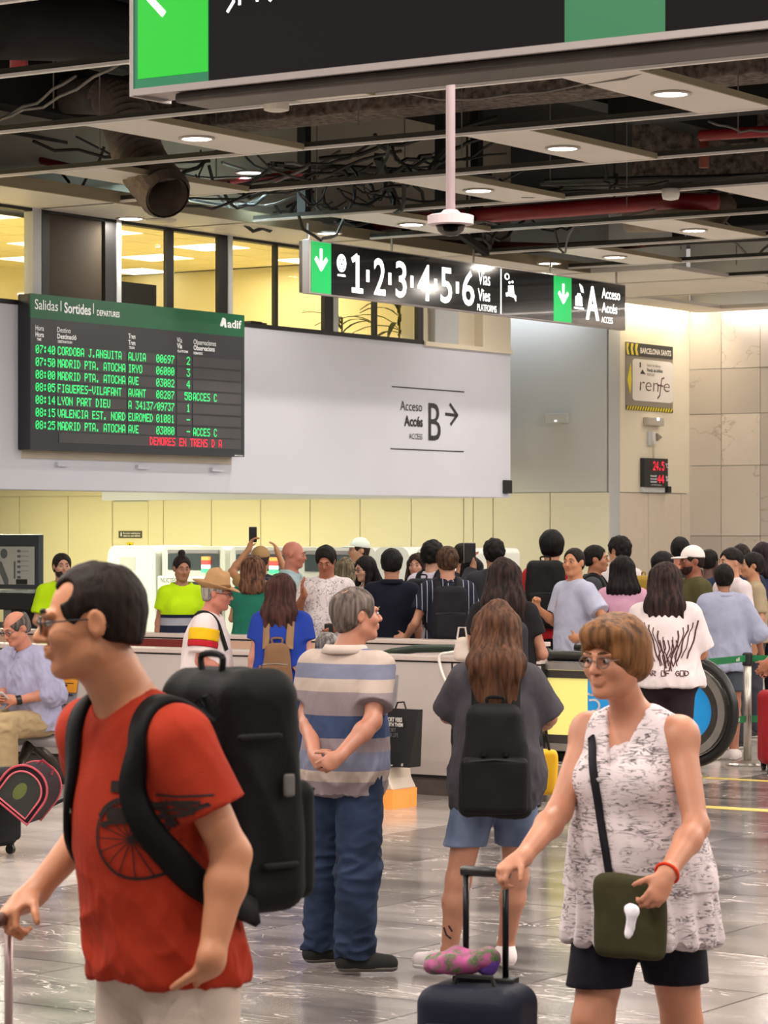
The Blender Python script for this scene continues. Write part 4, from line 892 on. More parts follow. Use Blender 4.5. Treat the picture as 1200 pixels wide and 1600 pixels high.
# ================================================================== BENCHES
def bench(a0, b0, n, label, notice=None, back_h=.44, pitch=.60):
    r = root('metal_bench', a0, b0, 0, label, 'bench')
    L = n * pitch
    MB().tube([(a0 - L - .02, b0, .33), (a0 + .06, b0, .33)], .048, 16).build('beam', M_seat, r, smooth=True)
    MB().lathe((0, 0, 0), [(.0, 0)], 3) if False else None
    MB().tube([(a0 + .055, b0, .33), (a0 + .075, b0, .33)], .040, 16).build('end_cap', M_rubber, r)
    for aa in (a0 - .25, a0 - L + .2):
        for sgn in (-1, 1):
            MB().tube([(aa, b0, .31), (aa + .05, b0 + sgn * .16, .18), (aa + .09, b0 + sgn * .27, .0)], [.045, .035, .028], 8).build('leg', M_steeld, r, smooth=True)
    for k in range(n):
        c1_ = a0 - k * pitch; c0_ = c1_ - pitch + .05
        # profile in (b, z): front edge -> seat -> curve -> back
        pr = [(-.30, .40), (-.26, .425), (-.02, .40), (.08, .405), (.14, .44), (.175, .52), (.21, .66), (.245, .86)]
        vs = []; fs = []
        for (db, z) in pr: vs += [(c0_, b0 + db, z), (c1_, b0 + db, z)]
        for (db, z) in pr: vs += [(c0_, b0 + db + .008, z - .018), (c1_, b0 + db + .008, z - .018)]
        N_ = len(pr)
        for i in range(N_ - 1):
            q = 2 * i; fs += [(q, q + 1, q + 3, q + 2), (2 * N_ + q + 2, 2 * N_ + q + 3, 2 * N_ + q + 1, 2 * N_ + q), (q + 1, 2 * N_ + q + 1, 2 * N_ + q + 3, q + 3), (q, q + 2, 2 * N_ + q + 2, 2 * N_ + q)]
        fs += [(0, 2 * N_, 2 * N_ + 1, 1), (2 * N_ - 2, 2 * N_ - 1, 4 * N_ - 1, 4 * N_ - 2)]
        s = MB().add(vs, fs).build('seat_shell', M_seat, r, smooth=False)
        g = MB()
        for (db, z) in ((.165, .50), (.185, .57), (.202, .64), (.22, .72)): g.box(c0_ + .03, c1_ - .03, b0 + db - .012, b0 + db - .003, z, z + .008)
        g.build('slot_lines', M_steeld, s)
    return r
def bsub(*a): pass
bA, YA = pa(112, 15.75)
b1 = bench(bA, 15.60, 4, 'grey metal bench with an orange notice, where the older man sits')
m = MB(); z = .86
m.add([(bA - .28, 15.60 + .196, .66), (bA + .005, 15.60 + .196, .66), (bA + .005, 15.60 + .236, .865), (bA - .28, 15.60 + .236, .865)], [(0, 1, 2, 3)])
M_orange = mat('orange_paper', lin('e69a1e'), .6)
nt_ = root('paper_notice', bA - .14, 15.80, .66, 'orange paper notice taped to the end backrest of the bench', 'notice')
m.build('paper', M_orange, nt_)
m = MB()
for (z0_, w_, h_) in ((.80, .18, .012), (.765, .12, .02), (.705, .03, .012)): 
    t = (z0_ - .66) / .205; m.box(bA - .10 - w_ / 2, bA - .10 + w_ / 2, 15.60 + .190 + .04 * t, 15.60 + .195 + .04 * t, z0_, z0_ + h_)
m.build('printing', M_ink, nt_)
b2A, Y2 = pa(627, 15.9)
b2 = bench(b2A, 15.62, 3, 'grey metal bench end with slotted backrest behind the striped polo shirt')
# shopping bag with lettering, standing on a glowing pale box
Yb = 18.25
qa, qb, _ = to_ab(P(626, 1150, Yb)); 
bx_ = root('litter_box', *to_ab(P(612, 1250, CZ * F / (1262 - H0)))[:2], 0, 'pale translucent box with an orange lower half under the black shopping bag', 'box')
Yx = CZ * F / (1264 - H0); ca, cb_, _ = to_ab(P(610, 1264, Yx + .12)); 
def rbox(mb, a0, a1, b0, b1, z0, z1, t=0): return mb.box(a0, a1, b0, b1, z0, z1)
zb1 = pz(1234, Yx); zb2 = pz(1203, Yx)
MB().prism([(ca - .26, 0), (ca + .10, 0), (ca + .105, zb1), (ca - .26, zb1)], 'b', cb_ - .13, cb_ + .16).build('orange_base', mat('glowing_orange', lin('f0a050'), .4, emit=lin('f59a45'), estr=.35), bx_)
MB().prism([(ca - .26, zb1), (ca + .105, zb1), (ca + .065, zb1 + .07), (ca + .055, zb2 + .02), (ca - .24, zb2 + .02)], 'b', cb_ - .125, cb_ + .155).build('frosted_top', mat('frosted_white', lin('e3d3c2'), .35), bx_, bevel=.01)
Pk = Plane('b', cb_ - .10)
zk0, zk1 = zb2 + .02, pz(1109, Pk.Y(640))
k0, k1 = Pk.u(588), Pk.u(650)
sb = root('shopping_bag', (k0 + k1) / 2, cb_ - .04, zk0, 'black shopping bag with white lettering leaning on the orange based box', 'bag')
M_bag = mat('bag_black', lin('19191b'), .45)
m = MB(); bt = .03
vs = [(k0 + .03, cb_ - .10, zk0), (k1 - .055, cb_ - .10, zk0), (k1, cb_ - .07, zk1), (k0, cb_ - .07, zk1), (k0 + .03, cb_ + .04, zk0), (k1 - .055, cb_ + .04, zk0), (k1, cb_ - .02, zk1), (k0, cb_ - .02, zk1)]
m.add(vs, [(0, 1, 2, 3), (5, 4, 7, 6), (1, 5, 6, 2), (4, 0, 3, 7), (0, 4, 5, 1), (3, 2, 6, 7)]).build('bag_body', M_bag, sb)
hz = MB().tube([(k0 + .11, cb_ - .045, zk1 - .01), (k0 + .13, cb_ - .045, zk1 + .04), (k0 + .18, cb_ - .045, zk1 + .045), (k0 + .20, cb_ - .045, zk1 - .01)], .006, 6).build('handle', M_bag, sb)
Pt = Plane('b', cb_ - .088)
def bagtext(body, x0, x1, y0, y1, m_, bold):
    m = MB(); Pt.text(m, body, x0, x1, y0, y1, .012 if y0 < 1150 else .022, bold)
    m.build('lettering', m_, sb)
bagtext('SPORT VIBES', 603.5, 630, 1120, 1127, M_pwht, .03); bagtext('WITH THEM', 604, 631, 1128.5, 1134.5, M_pwht, .03)
bagtext('SPORT', 604.5, 620, 1137, 1143, mat('bag_grey_print', lin('77777a'), .5), .0); bagtext('FOR LIFE', 605, 623.5, 1144.5, 1151, mat('bag_grey_print', lin('77777a'), .5), .0)
bagtext('sprinter', 602, 617, 1193, 1197, M_pwht, .02); bagtext('#', 629.5, 633, 1192, 1197, M_pwht, 0)
# white cable looped over the balustrade corner
wc = []
for px, py in ((740, 1012), (712, 1018), (702, 1020), (690, 1022), (686, 1030), (690, 1048), (697, 1064), (708, 1072)):
    a_, Y_ = pa(px, B1 - .05); wc.append(Vector((a_, B1 - .05, pz(py, Y_))))
r = root('white_cable', wc[3].x, wc[3].y, wc[3].z, 'white cable hanging over the near balustrade corner', 'cable'); MB().tube(catmull(wc, 5), .010, 8).build('flex', M_rail, r, smooth=True)
# ================================================================== BELT BARRIER
def post(a, b, z1=.92, label=''):
    r = root('barrier_post', a, b, 0, label, 'post', 'posts of the belt barrier')
    MB().lathe((a, b, 0), [(.17, 0), (.17, .012), (.15, .025), (.04, .04)], 24).build('base', M_steel, r, smooth=False)
    MB().tube([(a, b, .03), (a, b, z1)], .032, 14).build('tube', M_steel, r, smooth=True)
    MB().lathe((a, b, z1 - .09), [(.036, 0), (.04, .01), (.04, .09), (.03, .1)], 14).build('belt_head', M_dark, r)
Ypost = 22.2; qp = to_ab(P(1168, 1196, Ypost)); post(qp[0], qp[1], .86, 'steel barrier post with green belts by the blue blouse woman')
q2 = to_ab(P(1290, 1200, Ypost - .3)); post(q2[0], q2[1], .86, 'steel barrier post off the right edge')
q1_ = to_ab(P(1072, 1192, 21.2)); 
M_belt = mat('green_belt', lin('1a7a45'), .5)
post(q1_[0], q1_[1], .86, 'steel barrier post hidden behind the escalator end')
for z0_, lb in ((.80, 'upper green barrier belt'), (.335, 'lower green barrier belt')):
    r = root('barrier_belt', qp[0], qp[1], z0_, lb + ' beside the escalator end', 'belt')
    for k, (e0, e1) in enumerate((((q1_[0] , q1_[1]), (qp[0], qp[1])), ((qp[0], qp[1]), (q2[0], q2[1])))):
        m = MB(); d = Vector((e1[0] - e0[0], e1[1] - e0[1], 0)).normalized(); e0 = (e0[0] + d.x * .035, e0[1] + d.y * .035); e1 = (e1[0] - d.x * .035, e1[1] - d.y * .035)
        m.add([(e0[0], e0[1], z0_), (e1[0], e1[1], z0_), (e1[0], e1[1], z0_ + .052), (e0[0], e0[1], z0_ + .052)], [(0, 1, 2, 3)])
        o = m.build('webbing', M_belt, r); s = o.modifiers.new('s', 'SOLIDIFY'); s.thickness = .002
    m = MB(); d = Vector((qp[0] - q1_[0], qp[1] - q1_[1], 0)).normalized(); nrm = Vector((d.y, -d.x, 0)) * .004
    vs, fs = text_mesh('adif', .02); L_ = .14; 
    for st in (.30, .80):
        o_ = Vector((q1_[0], q1_[1], 0)).lerp(Vector((qp[0], qp[1], 0)), st)
        m.add([(o_.x + nrm.x + d.x * v[0] * .05, o_.y + nrm.y + d.y * v[0] * .05, z0_ + .012 + v[1] * .04) for v in vs], fs)
    m.build('print', M_pwht, r)
# ================================================================== PEOPLE: implicit-surface figures
def nets(v, lo, h):
    """surface nets: one closed quad mesh of the zero level of the grid v"""
    s = v < 0
    cnt = np.zeros(tuple(n - 1 for n in v.shape), np.uint8)
    for i in (0, 1):
        for j in (0, 1):
            for k in (0, 1):
                cnt += s[i:v.shape[0] - 1 + i, j:v.shape[1] - 1 + j, k:v.shape[2] - 1 + k]
    act = (cnt > 0) & (cnt < 8)
    ii = np.argwhere(act)
    if len(ii) == 0: return np.zeros((0, 3)), np.zeros((0, 4), int)
    idx = np.full(act.shape, -1, np.int32); idx[act] = np.arange(len(ii))
    acc = np.zeros((len(ii), 3)); num = np.zeros(len(ii))
    x, y, z = ii[:, 0], ii[:, 1], ii[:, 2]
    corners = [(i, j, k) for i in (0, 1) for j in (0, 1) for k in (0, 1)]
    cv = {c: v[x + c[0], y + c[1], z + c[2]] for c in corners}
    for c in corners:
        for ax in range(3):
            if c[ax]: continue
            d = list(c); d[ax] = 1; d = tuple(d); va, vb = cv[c], cv[d]
            cr = (va < 0) != (vb < 0)
            t = np.where(cr, va / np.where(cr, va - vb, 1), 0)
            p = np.zeros((len(ii), 3)); p += np.array(c); p[:, ax] += t
            acc += p * cr[:, None]; num += cr
    V = (acc / num[:, None] + ii) * h + np.array(lo)
    Fs = []
    for ax in range(3):
        a1, a2 = [(1, 2), (2, 0), (0, 1)][ax]
        sl0 = [slice(None)] * 3; sl1 = [slice(None)] * 3; sl0[ax] = slice(0, -1); sl1[ax] = slice(1, None)
        for q in (a1, a2): sl0[q] = slice(1, -1); sl1[q] = slice(1, -1)
        A, B = s[tuple(sl0)], s[tuple(sl1)]
        for cond, flip in ((A & ~B, False), (~A & B, True)):
            e = np.argwhere(cond)
            if not len(e): continue
            e[:, a1] += 1; e[:, a2] += 1
            def cell(d1, d2):
                c = e.copy(); c[:, a1] -= d1; c[:, a2] -= d2; return idx[c[:, 0], c[:, 1], c[:, 2]]
            q = np.stack([cell(1, 1), cell(0, 1), cell(0, 0), cell(1, 0)], 1)
            Fs.append(q[:, ::-1] if flip else q)
    return V, np.concatenate(Fs)

class Fld:
    """distance field on a grid; prims are blended into it inside their own boxes"""
    def __init__(s, lo, hi, h):
        s.lo = np.array(lo, float); s.h = h; s.n = np.ceil((np.array(hi) - s.lo) / h).astype(int) + 1
        s.v = np.full(tuple(s.n), .5, np.float32)
    def grid(s, lo, hi):
        i0 = np.clip(np.floor((np.array(lo) - s.lo) / s.h).astype(int), 0, s.n); i1 = np.clip(np.ceil((np.array(hi) - s.lo) / s.h).astype(int) + 1, 0, s.n)
        if (i1 <= i0).any(): return None, None
        ax = [(s.lo[k] + np.arange(i0[k], i1[k]) * s.h).astype(np.float32) for k in range(3)]
        X = (ax[0][:, None, None], ax[1][None, :, None], ax[2][None, None, :])
        return tuple(slice(i0[k], i1[k]) for k in range(3)), X
    def put(s, sl, d, k, op='u'):
        v = s.v[sl]
        if op == 'u':
            if k > 0: hh = np.maximum(k - np.abs(v - d), 0) / k; r = np.minimum(v, d) - hh * hh * k * .25
            else: r = np.minimum(v, d)
        elif op == 's':
            d = -d
            if k > 0: hh = np.maximum(k - np.abs(v - d), 0) / k; r = np.maximum(v, d) + hh * hh * k * .25
            else: r = np.maximum(v, d)
        s.v[sl] = r
    def cap(s, a, b, ra, rb=None, k=.02, op='u', sq=None, cut=None):
        rb = ra if rb is None else rb; a = np.array(a, float); b = np.array(b, float); R = max(ra, rb); sc = np.array(sq or (1, 1, 1), float)
        m = R * max(1, sc.max()) + abs(k) + 3 * s.h
        sl, X = s.grid(np.minimum(a, b) - m, np.maximum(a, b) + m)
        if sl is None: return s
        P_ = [(X[i] - a[i]) / sc[i] for i in range(3)]; ba = (b - a) / sc; L = max((ba ** 2).sum(), 1e-9)
        t = np.clip((P_[0] * ba[0] + P_[1] * ba[1] + P_[2] * ba[2]) / L, 0, 1)
        d = np.sqrt((P_[0] - t * ba[0]) ** 2 + (P_[1] - t * ba[1]) ** 2 + (P_[2] - t * ba[2]) ** 2) - (ra + (rb - ra) * t)
        d = d * sc.min()
        if cut is not None:
            for (p, n) in cut:
                e = (X[0] - p[0]) * n[0] + (X[1] - p[1]) * n[1] + (X[2] - p[2]) * n[2]; d = np.maximum(d, e)
        s.put(sl, d.astype(np.float32), k, op); return s
    def ell(s, c, r, k=.02, op='u', R=None, cut=None):
        c = np.array(c, float); r = np.array(r, float); m = r.max() + abs(k) + 3 * s.h
        sl, X = s.grid(c - m, c + m)
        if sl is None: return s
        Q = [X[i] - c[i] for i in range(3)]
        if R is not None: Q = [Q[0] * R[0][i] + Q[1] * R[1][i] + Q[2] * R[2][i] for i in range(3)]
        k0 = np.sqrt((Q[0] / r[0]) ** 2 + (Q[1] / r[1]) ** 2 + (Q[2] / r[2]) ** 2); k1 = np.sqrt((Q[0] / r[0] ** 2) ** 2 + (Q[1] / r[1] ** 2) ** 2 + (Q[2] / r[2] ** 2) ** 2)
        d = k0 * (k0 - 1) / np.maximum(k1, 1e-6)
        if cut is not None:
            for (p, n) in cut:
                e = (X[0] - p[0]) * n[0] + (X[1] - p[1]) * n[1] + (X[2] - p[2]) * n[2]; d = np.maximum(d, e)
        s.put(sl, d.astype(np.float32), k, op); return s
    def rbox(s, c, hx, rad, k=.0, op='u', R=None, taper=0.0):
        c = np.array(c, float); hx = np.array(hx, float); m = np.linalg.norm(hx) + abs(k) + 3 * s.h
        sl, X = s.grid(c - m, c + m)
        if sl is None: return s
        Q = [X[i] - c[i] for i in range(3)]
        if R is not None: Q = [Q[0] * R[0][i] + Q[1] * R[1][i] + Q[2] * R[2][i] for i in range(3)]
        tz = 1 - taper * (Q[2] / hx[2] * .5 + .5) if taper else 1
        q = [np.abs(Q[0]) - (hx[0] * tz - rad), np.abs(Q[1]) - (hx[1] * tz - rad), np.abs(Q[2]) - (hx[2] - rad)]
        d = np.sqrt(np.maximum(q[0], 0) ** 2 + np.maximum(q[1], 0) ** 2 + np.maximum(q[2], 0) ** 2) + np.minimum(np.maximum(np.maximum(q[0], q[1]), q[2]), 0) - rad
        s.put(sl, np.asarray(d, np.float32), k, op); return s
    def plane(s, p, n, k=0):     # keep the side where (x-p).n < 0
        X = [(s.lo[i] + np.arange(s.n[i]) * s.h).astype(np.float32) for i in range(3)]
        e = (X[0][:, None, None] - p[0]) * n[0] + (X[1][None, :, None] - p[1]) * n[1] + (X[2][None, None, :] - p[2]) * n[2]
        s.put((slice(None),) * 3, -e, k, 's'); return s
    def mesh(s):
        v = s.v; s2 = v < 0
        if not s2.any(): return np.zeros((0, 3)), np.zeros((0, 4), int)
        # crop
        nz = [np.where(s2.any(axis=tuple(j for j in range(3) if j != i)))[0] for i in range(3)]
        lo = [max(0, q[0] - 2) for q in nz]; hi = [min(v.shape[i], nz[i][-1] + 3) for i in range(3)]
        vv = np.pad(v[lo[0]:hi[0], lo[1]:hi[1], lo[2]:hi[2]], 1, constant_values=.05)
        return nets(vv, s.lo + (np.array(lo) - 1) * s.h, s.h)

def vnoise(P_, f, seed=0):
    """cheap smooth noise in -1..1 from warped sines"""
    x, y, z = P_[:, 0] * f + seed * 1.7, P_[:, 1] * f + seed * 2.3, P_[:, 2] * f + seed * .9
    a = np.sin(x * 1.3 + 1.7 * np.sin(y * .9 + z * .6)) + np.sin(y * 1.7 - 1.1 * np.sin(z * 1.3 + x * .5)) + np.sin(z * 1.1 + 1.4 * np.sin(x * 1.2 - y * .7))
    return a / 3
def vnormals(V, Fq):
    n = np.cross(V[Fq[:, 2]] - V[Fq[:, 0]], V[Fq[:, 3]] - V[Fq[:, 1]]); N_ = np.zeros_like(V)
    for i in range(4): np.add.at(N_, Fq[:, i], n)
    return N_ / np.maximum(np.linalg.norm(N_, axis=1, keepdims=True), 1e-9)
def mk(name, V, Fq, m, parent, label=None, **kw):
    me = bpy.data.meshes.new(name); me.vertices.add(len(V)); me.vertices.foreach_set('co', np.asarray(V, np.float32).ravel())
    n = len(Fq); k = Fq.shape[1]; me.loops.add(n * k); me.loops.foreach_set('vertex_index', np.asarray(Fq, np.int32).ravel())
    me.polygons.add(n); me.polygons.foreach_set('loop_start', np.arange(n, dtype=np.int32) * k)
    me.update(calc_edges=True); me.polygons.foreach_set('use_smooth', [True] * n); me.materials.append(m)
    o = bpy.data.objects.new(name, me); COL.objects.link(o); o.parent = parent
    return props(o, label, **kw)
def fmesh(name, f, m, parent, disp=None, label=None, **kw):
    V, Fq = f.mesh()
    if len(V) == 0: return None
    if disp is not None: V = V + vnormals(V, Fq) * disp(V)[:, None]
    return mk(name, V, Fq, m, parent, label, **kw)

def rotz(t): c, s = math.cos(t), math.sin(t); return np.array([[c, -s, 0], [s, c, 0], [0, 0, 1]])
def rotx(t): c, s = math.cos(t), math.sin(t); return np.array([[1, 0, 0], [0, c, -s], [0, s, c]])
def nrm(v): v = np.array(v, float); return v / max(np.linalg.norm(v), 1e-9)
VZ = np.array([0, 0, 1.0])

# ---- cloth, skin and hair materials
def cloth(name, col, bands=None, axis=2, pattern=None, col2=None, rough=.85, freq=None, thr=.5):
    if name in MATS: return MATS[name]
    m = mat(name, col, rough, var=.10, vscale=7, bump=.12, bscale=220); nt = m.node_tree; N = nt.nodes; L = nt.links; bs = N['Principled BSDF']
    bs.inputs['Specular IOR Level'].default_value = .22
    tc = N.new('ShaderNodeTexCoord'); sx = N.new('ShaderNodeSeparateXYZ'); L.new(tc.outputs['Object'], sx.inputs[0])
    if bands:                        # (height, colour) from low to high
        mr = N.new('ShaderNodeMapRange'); lo, hi = bands[0][0], bands[-1][0] + .3; mr.inputs[1].default_value = lo; mr.inputs[2].default_value = hi
        L.new(sx.outputs[axis], mr.inputs[0]); cr = N.new('ShaderNodeValToRGB'); cr.color_ramp.interpolation = 'CONSTANT'
        el = cr.color_ramp.elements
        while len(el) > 1: el.remove(el[0])
        el[0].position = 0; el[0].color = (*bands[0][1], 1)
        for z_, c_ in bands[1:]: e = el.new((z_ - lo) / (hi - lo)); e.color = (*c_, 1)
        L.new(mr.outputs[0], cr.inputs[0]); L.new(cr.outputs[0], bs.inputs['Base Color'])
    elif pattern == 'scribble':
        mp = N.new('ShaderNodeMapping'); mp.inputs['Scale'].default_value = freq or (14, 14, 50); L.new(tc.outputs['Object'], mp.inputs[0])
        n = N.new('ShaderNodeTexNoise'); n.inputs['Scale'].default_value = 1.0; n.inputs['Detail'].default_value = 3; n.inputs['Distortion'].default_value = 1.5; L.new(mp.outputs[0], n.inputs['Vector'])
        s_ = N.new('ShaderNodeMath'); s_.operation = 'SUBTRACT'; s_.inputs[1].default_value = .5; L.new(n.outputs['Fac'], s_.inputs[0])
        ab = N.new('ShaderNodeMath'); ab.operation = 'ABSOLUTE'; L.new(s_.outputs[0], ab.inputs[0])
        m2 = N.new('ShaderNodeMapRange'); m2.inputs[1].default_value = 0; m2.inputs[2].default_value = thr * .1; m2.inputs[3].default_value = 1; m2.inputs[4].default_value = 0; L.new(ab.outputs[0], m2.inputs[0])
        n3 = N.new('ShaderNodeTexNoise'); n3.inputs['Scale'].default_value = 22; L.new(tc.outputs['Object'], n3.inputs['Vector'])
        m3 = N.new('ShaderNodeMapRange'); m3.inputs[1].default_value = .38; m3.inputs[2].default_value = .55; L.new(n3.outputs['Fac'], m3.inputs[0])
        mu = N.new('ShaderNodeMath'); mu.operation = 'MULTIPLY'; L.new(m2.outputs[0], mu.inputs[0]); L.new(m3.outputs[0], mu.inputs[1])
        mx = N.new('ShaderNodeMix'); mx.data_type = 'RGBA'; mx.inputs[6].default_value = (*col, 1); mx.inputs[7].default_value = (*col2, 1); L.new(mu.outputs[0], mx.inputs[0]); L.new(mx.outputs[2], bs.inputs['Base Color'])
    elif pattern == 'pinstripe':
        w_ = N.new('ShaderNodeMath'); w_.operation = 'MULTIPLY'; w_.inputs[1].default_value = freq or 22; L.new(sx.outputs[0], w_.inputs[0])
        fr = N.new('ShaderNodeMath'); fr.operation = 'FRACT'; L.new(w_.outputs[0], fr.inputs[0])
        gt = N.new('ShaderNodeMath'); gt.operation = 'LESS_THAN'; gt.inputs[1].default_value = thr * .2; L.new(fr.outputs[0], gt.inputs[0])
        mx = N.new('ShaderNodeMix'); mx.data_type = 'RGBA'; mx.inputs[6].default_value = (*col, 1); mx.inputs[7].default_value = (*col2, 1); L.new(gt.outputs[0], mx.inputs[0]); L.new(mx.outputs[2], bs.inputs['Base Color'])
    elif pattern == 'denim':
        n = N.new('ShaderNodeTexNoise'); n.inputs['Scale'].default_value = 5; n.inputs['Detail'].default_value = 6; L.new(tc.outputs['Object'], n.inputs['Vector'])
        m2 = N.new('ShaderNodeMapRange'); m2.inputs[1].default_value = .35; m2.inputs[2].default_value = .7; L.new(n.outputs['Fac'], m2.inputs[0])
        mx = N.new('ShaderNodeMix'); mx.data_type = 'RGBA'; mx.inputs[6].default_value = (*col, 1); mx.inputs[7].default_value = (*col2, 1); L.new(m2.outputs[0], mx.inputs[0]); L.new(mx.outputs[2], bs.inputs['Base Color'])
    return m
def C(h, **k):
    return cloth('cloth_' + h.strip('#') + ''.join(sorted(str(v)[:6] for v in k.values())), lin(h), **k)
SKIN = {}
def skin(h):
    if h not in SKIN:
        m = mat('skin_' + h.strip('#'), lin(h), .48, var=.09, vscale=14, bump=.05, bscale=160)
        m.node_tree.nodes['Principled BSDF'].inputs['Subsurface Weight'].default_value = .12
        m.node_tree.nodes['Principled BSDF'].inputs['Subsurface Radius'].default_value = (.02, .008, .004)
        SKIN[h] = m
    return SKIN[h]
def hairm(h, hi=None, sheen=.62):
    n_ = 'hair_' + h.strip('#')
    if n_ in MATS: return MATS[n_]
    c = lin(h); m = mat(n_, c, sheen, bump=.5, bscale=70, stretch=(1, 1, .12), spec=.18); nt = m.node_tree; N = nt.nodes; L = nt.links
    tc = N.new('ShaderNodeTexCoord'); mp = N.new('ShaderNodeMapping'); mp.inputs['Scale'].default_value = (60, 60, 6); L.new(tc.outputs['Object'], mp.inputs[0])
    n = N.new('ShaderNodeTexNoise'); n.inputs['Scale'].default_value = 1; n.inputs['Detail'].default_value = 3; L.new(mp.outputs[0], n.inputs['Vector'])
    mx = N.new('ShaderNodeMix'); mx.data_type = 'RGBA'; mx.inputs[6].default_value = (*[x * .45 for x in c], 1); mx.inputs[7].default_value = (*(lin(hi) if hi else [min(1, x * 1.7) for x in c]), 1)
    mr = N.new('ShaderNodeMapRange'); mr.inputs[1].default_value = .35; mr.inputs[2].default_value = .68; L.new(n.outputs['Fac'], mr.inputs[0]); L.new(mr.outputs[0], mx.inputs[0]); L.new(mx.outputs[2], N['Principled BSDF'].inputs['Base Color'])
    return m
M_eyew = mat('eye_white', (.42, .38, .36), .2); M_iris = mat('iris_dark', (.03, .015, .01), .15); M_lip = mat('lip', lin('a8635a'), .4); M_lens = glass_mat('spectacle_lens', (.86, .88, .88), .05)
M_sole = mat('shoe_sole_white', lin('e2dcd8'), .5); M_soled = mat('shoe_sole_grey', lin('4a4745'), .6)

def rel(base, th, p):
    """world point -> the person's own axes"""
    d = np.array(p) - np.array([base[0], base[1], 0]); return rotz(-th) @ d

def hand(f, w, d, side, u, curl=.35, n=None, fr=None, spread=1.0, thumb=None):
    """palm and five fingers from wrist w along d; n = palm normal"""
    d = nrm(d); n = nrm(n if n is not None else (-side, 0, 0)); n = nrm(n - d * n.dot(d)); t = np.cross(d, n); 
    tt = np.array(thumb) if thumb is not None else np.array((0, -1, 0)); 
    if t.dot(tt) < 0: t = -t                              # thumb side
    fr = fr or .0088 * u
    R = np.stack([t, n, d], 1)
    f.ell(w + d * .048 * u, (.040 * u, .017 * u, .052 * u), .012, R=R.T if False else R)
    f.cap(w - d * .01 * u, w + d * .03 * u, .024 * u, .026 * u, .02)
    for i, (off, L, a0) in enumerate(((.028, .078, .9), (.0095, .086, 1.0), (-.0095, .080, 1.05), (-.027, .062, 1.15))):
        p = w + d * (.082 - .006 * abs(i - 1)) * u + t * off * u * spread; q = nrm(d + t * off * 2.2 * (spread - .6)); ang = curl * a0
        for k, s_ in enumerate((.45, .31, .24)):
            dd = q * math.cos(ang) + n * math.sin(ang); e = p + dd * L * s_ * u; f.cap(p, e, fr * (1 - .1 * k), fr * (.93 - .1 * k), .004); p = e; ang += curl * 1.1
    p = w + d * .022 * u + t * .026 * u; q = nrm(d * .75 + t * .75 + n * .25)
    for k, s_ in enumerate((.034, .025, .020)):
        e = p + q * s_ * u; f.cap(p, e, fr * (1.25 - .12 * k), fr * (1.12 - .14 * k), .008 if k == 0 else .004); p = e; q = nrm(q + n * curl * .5 + d * .18)

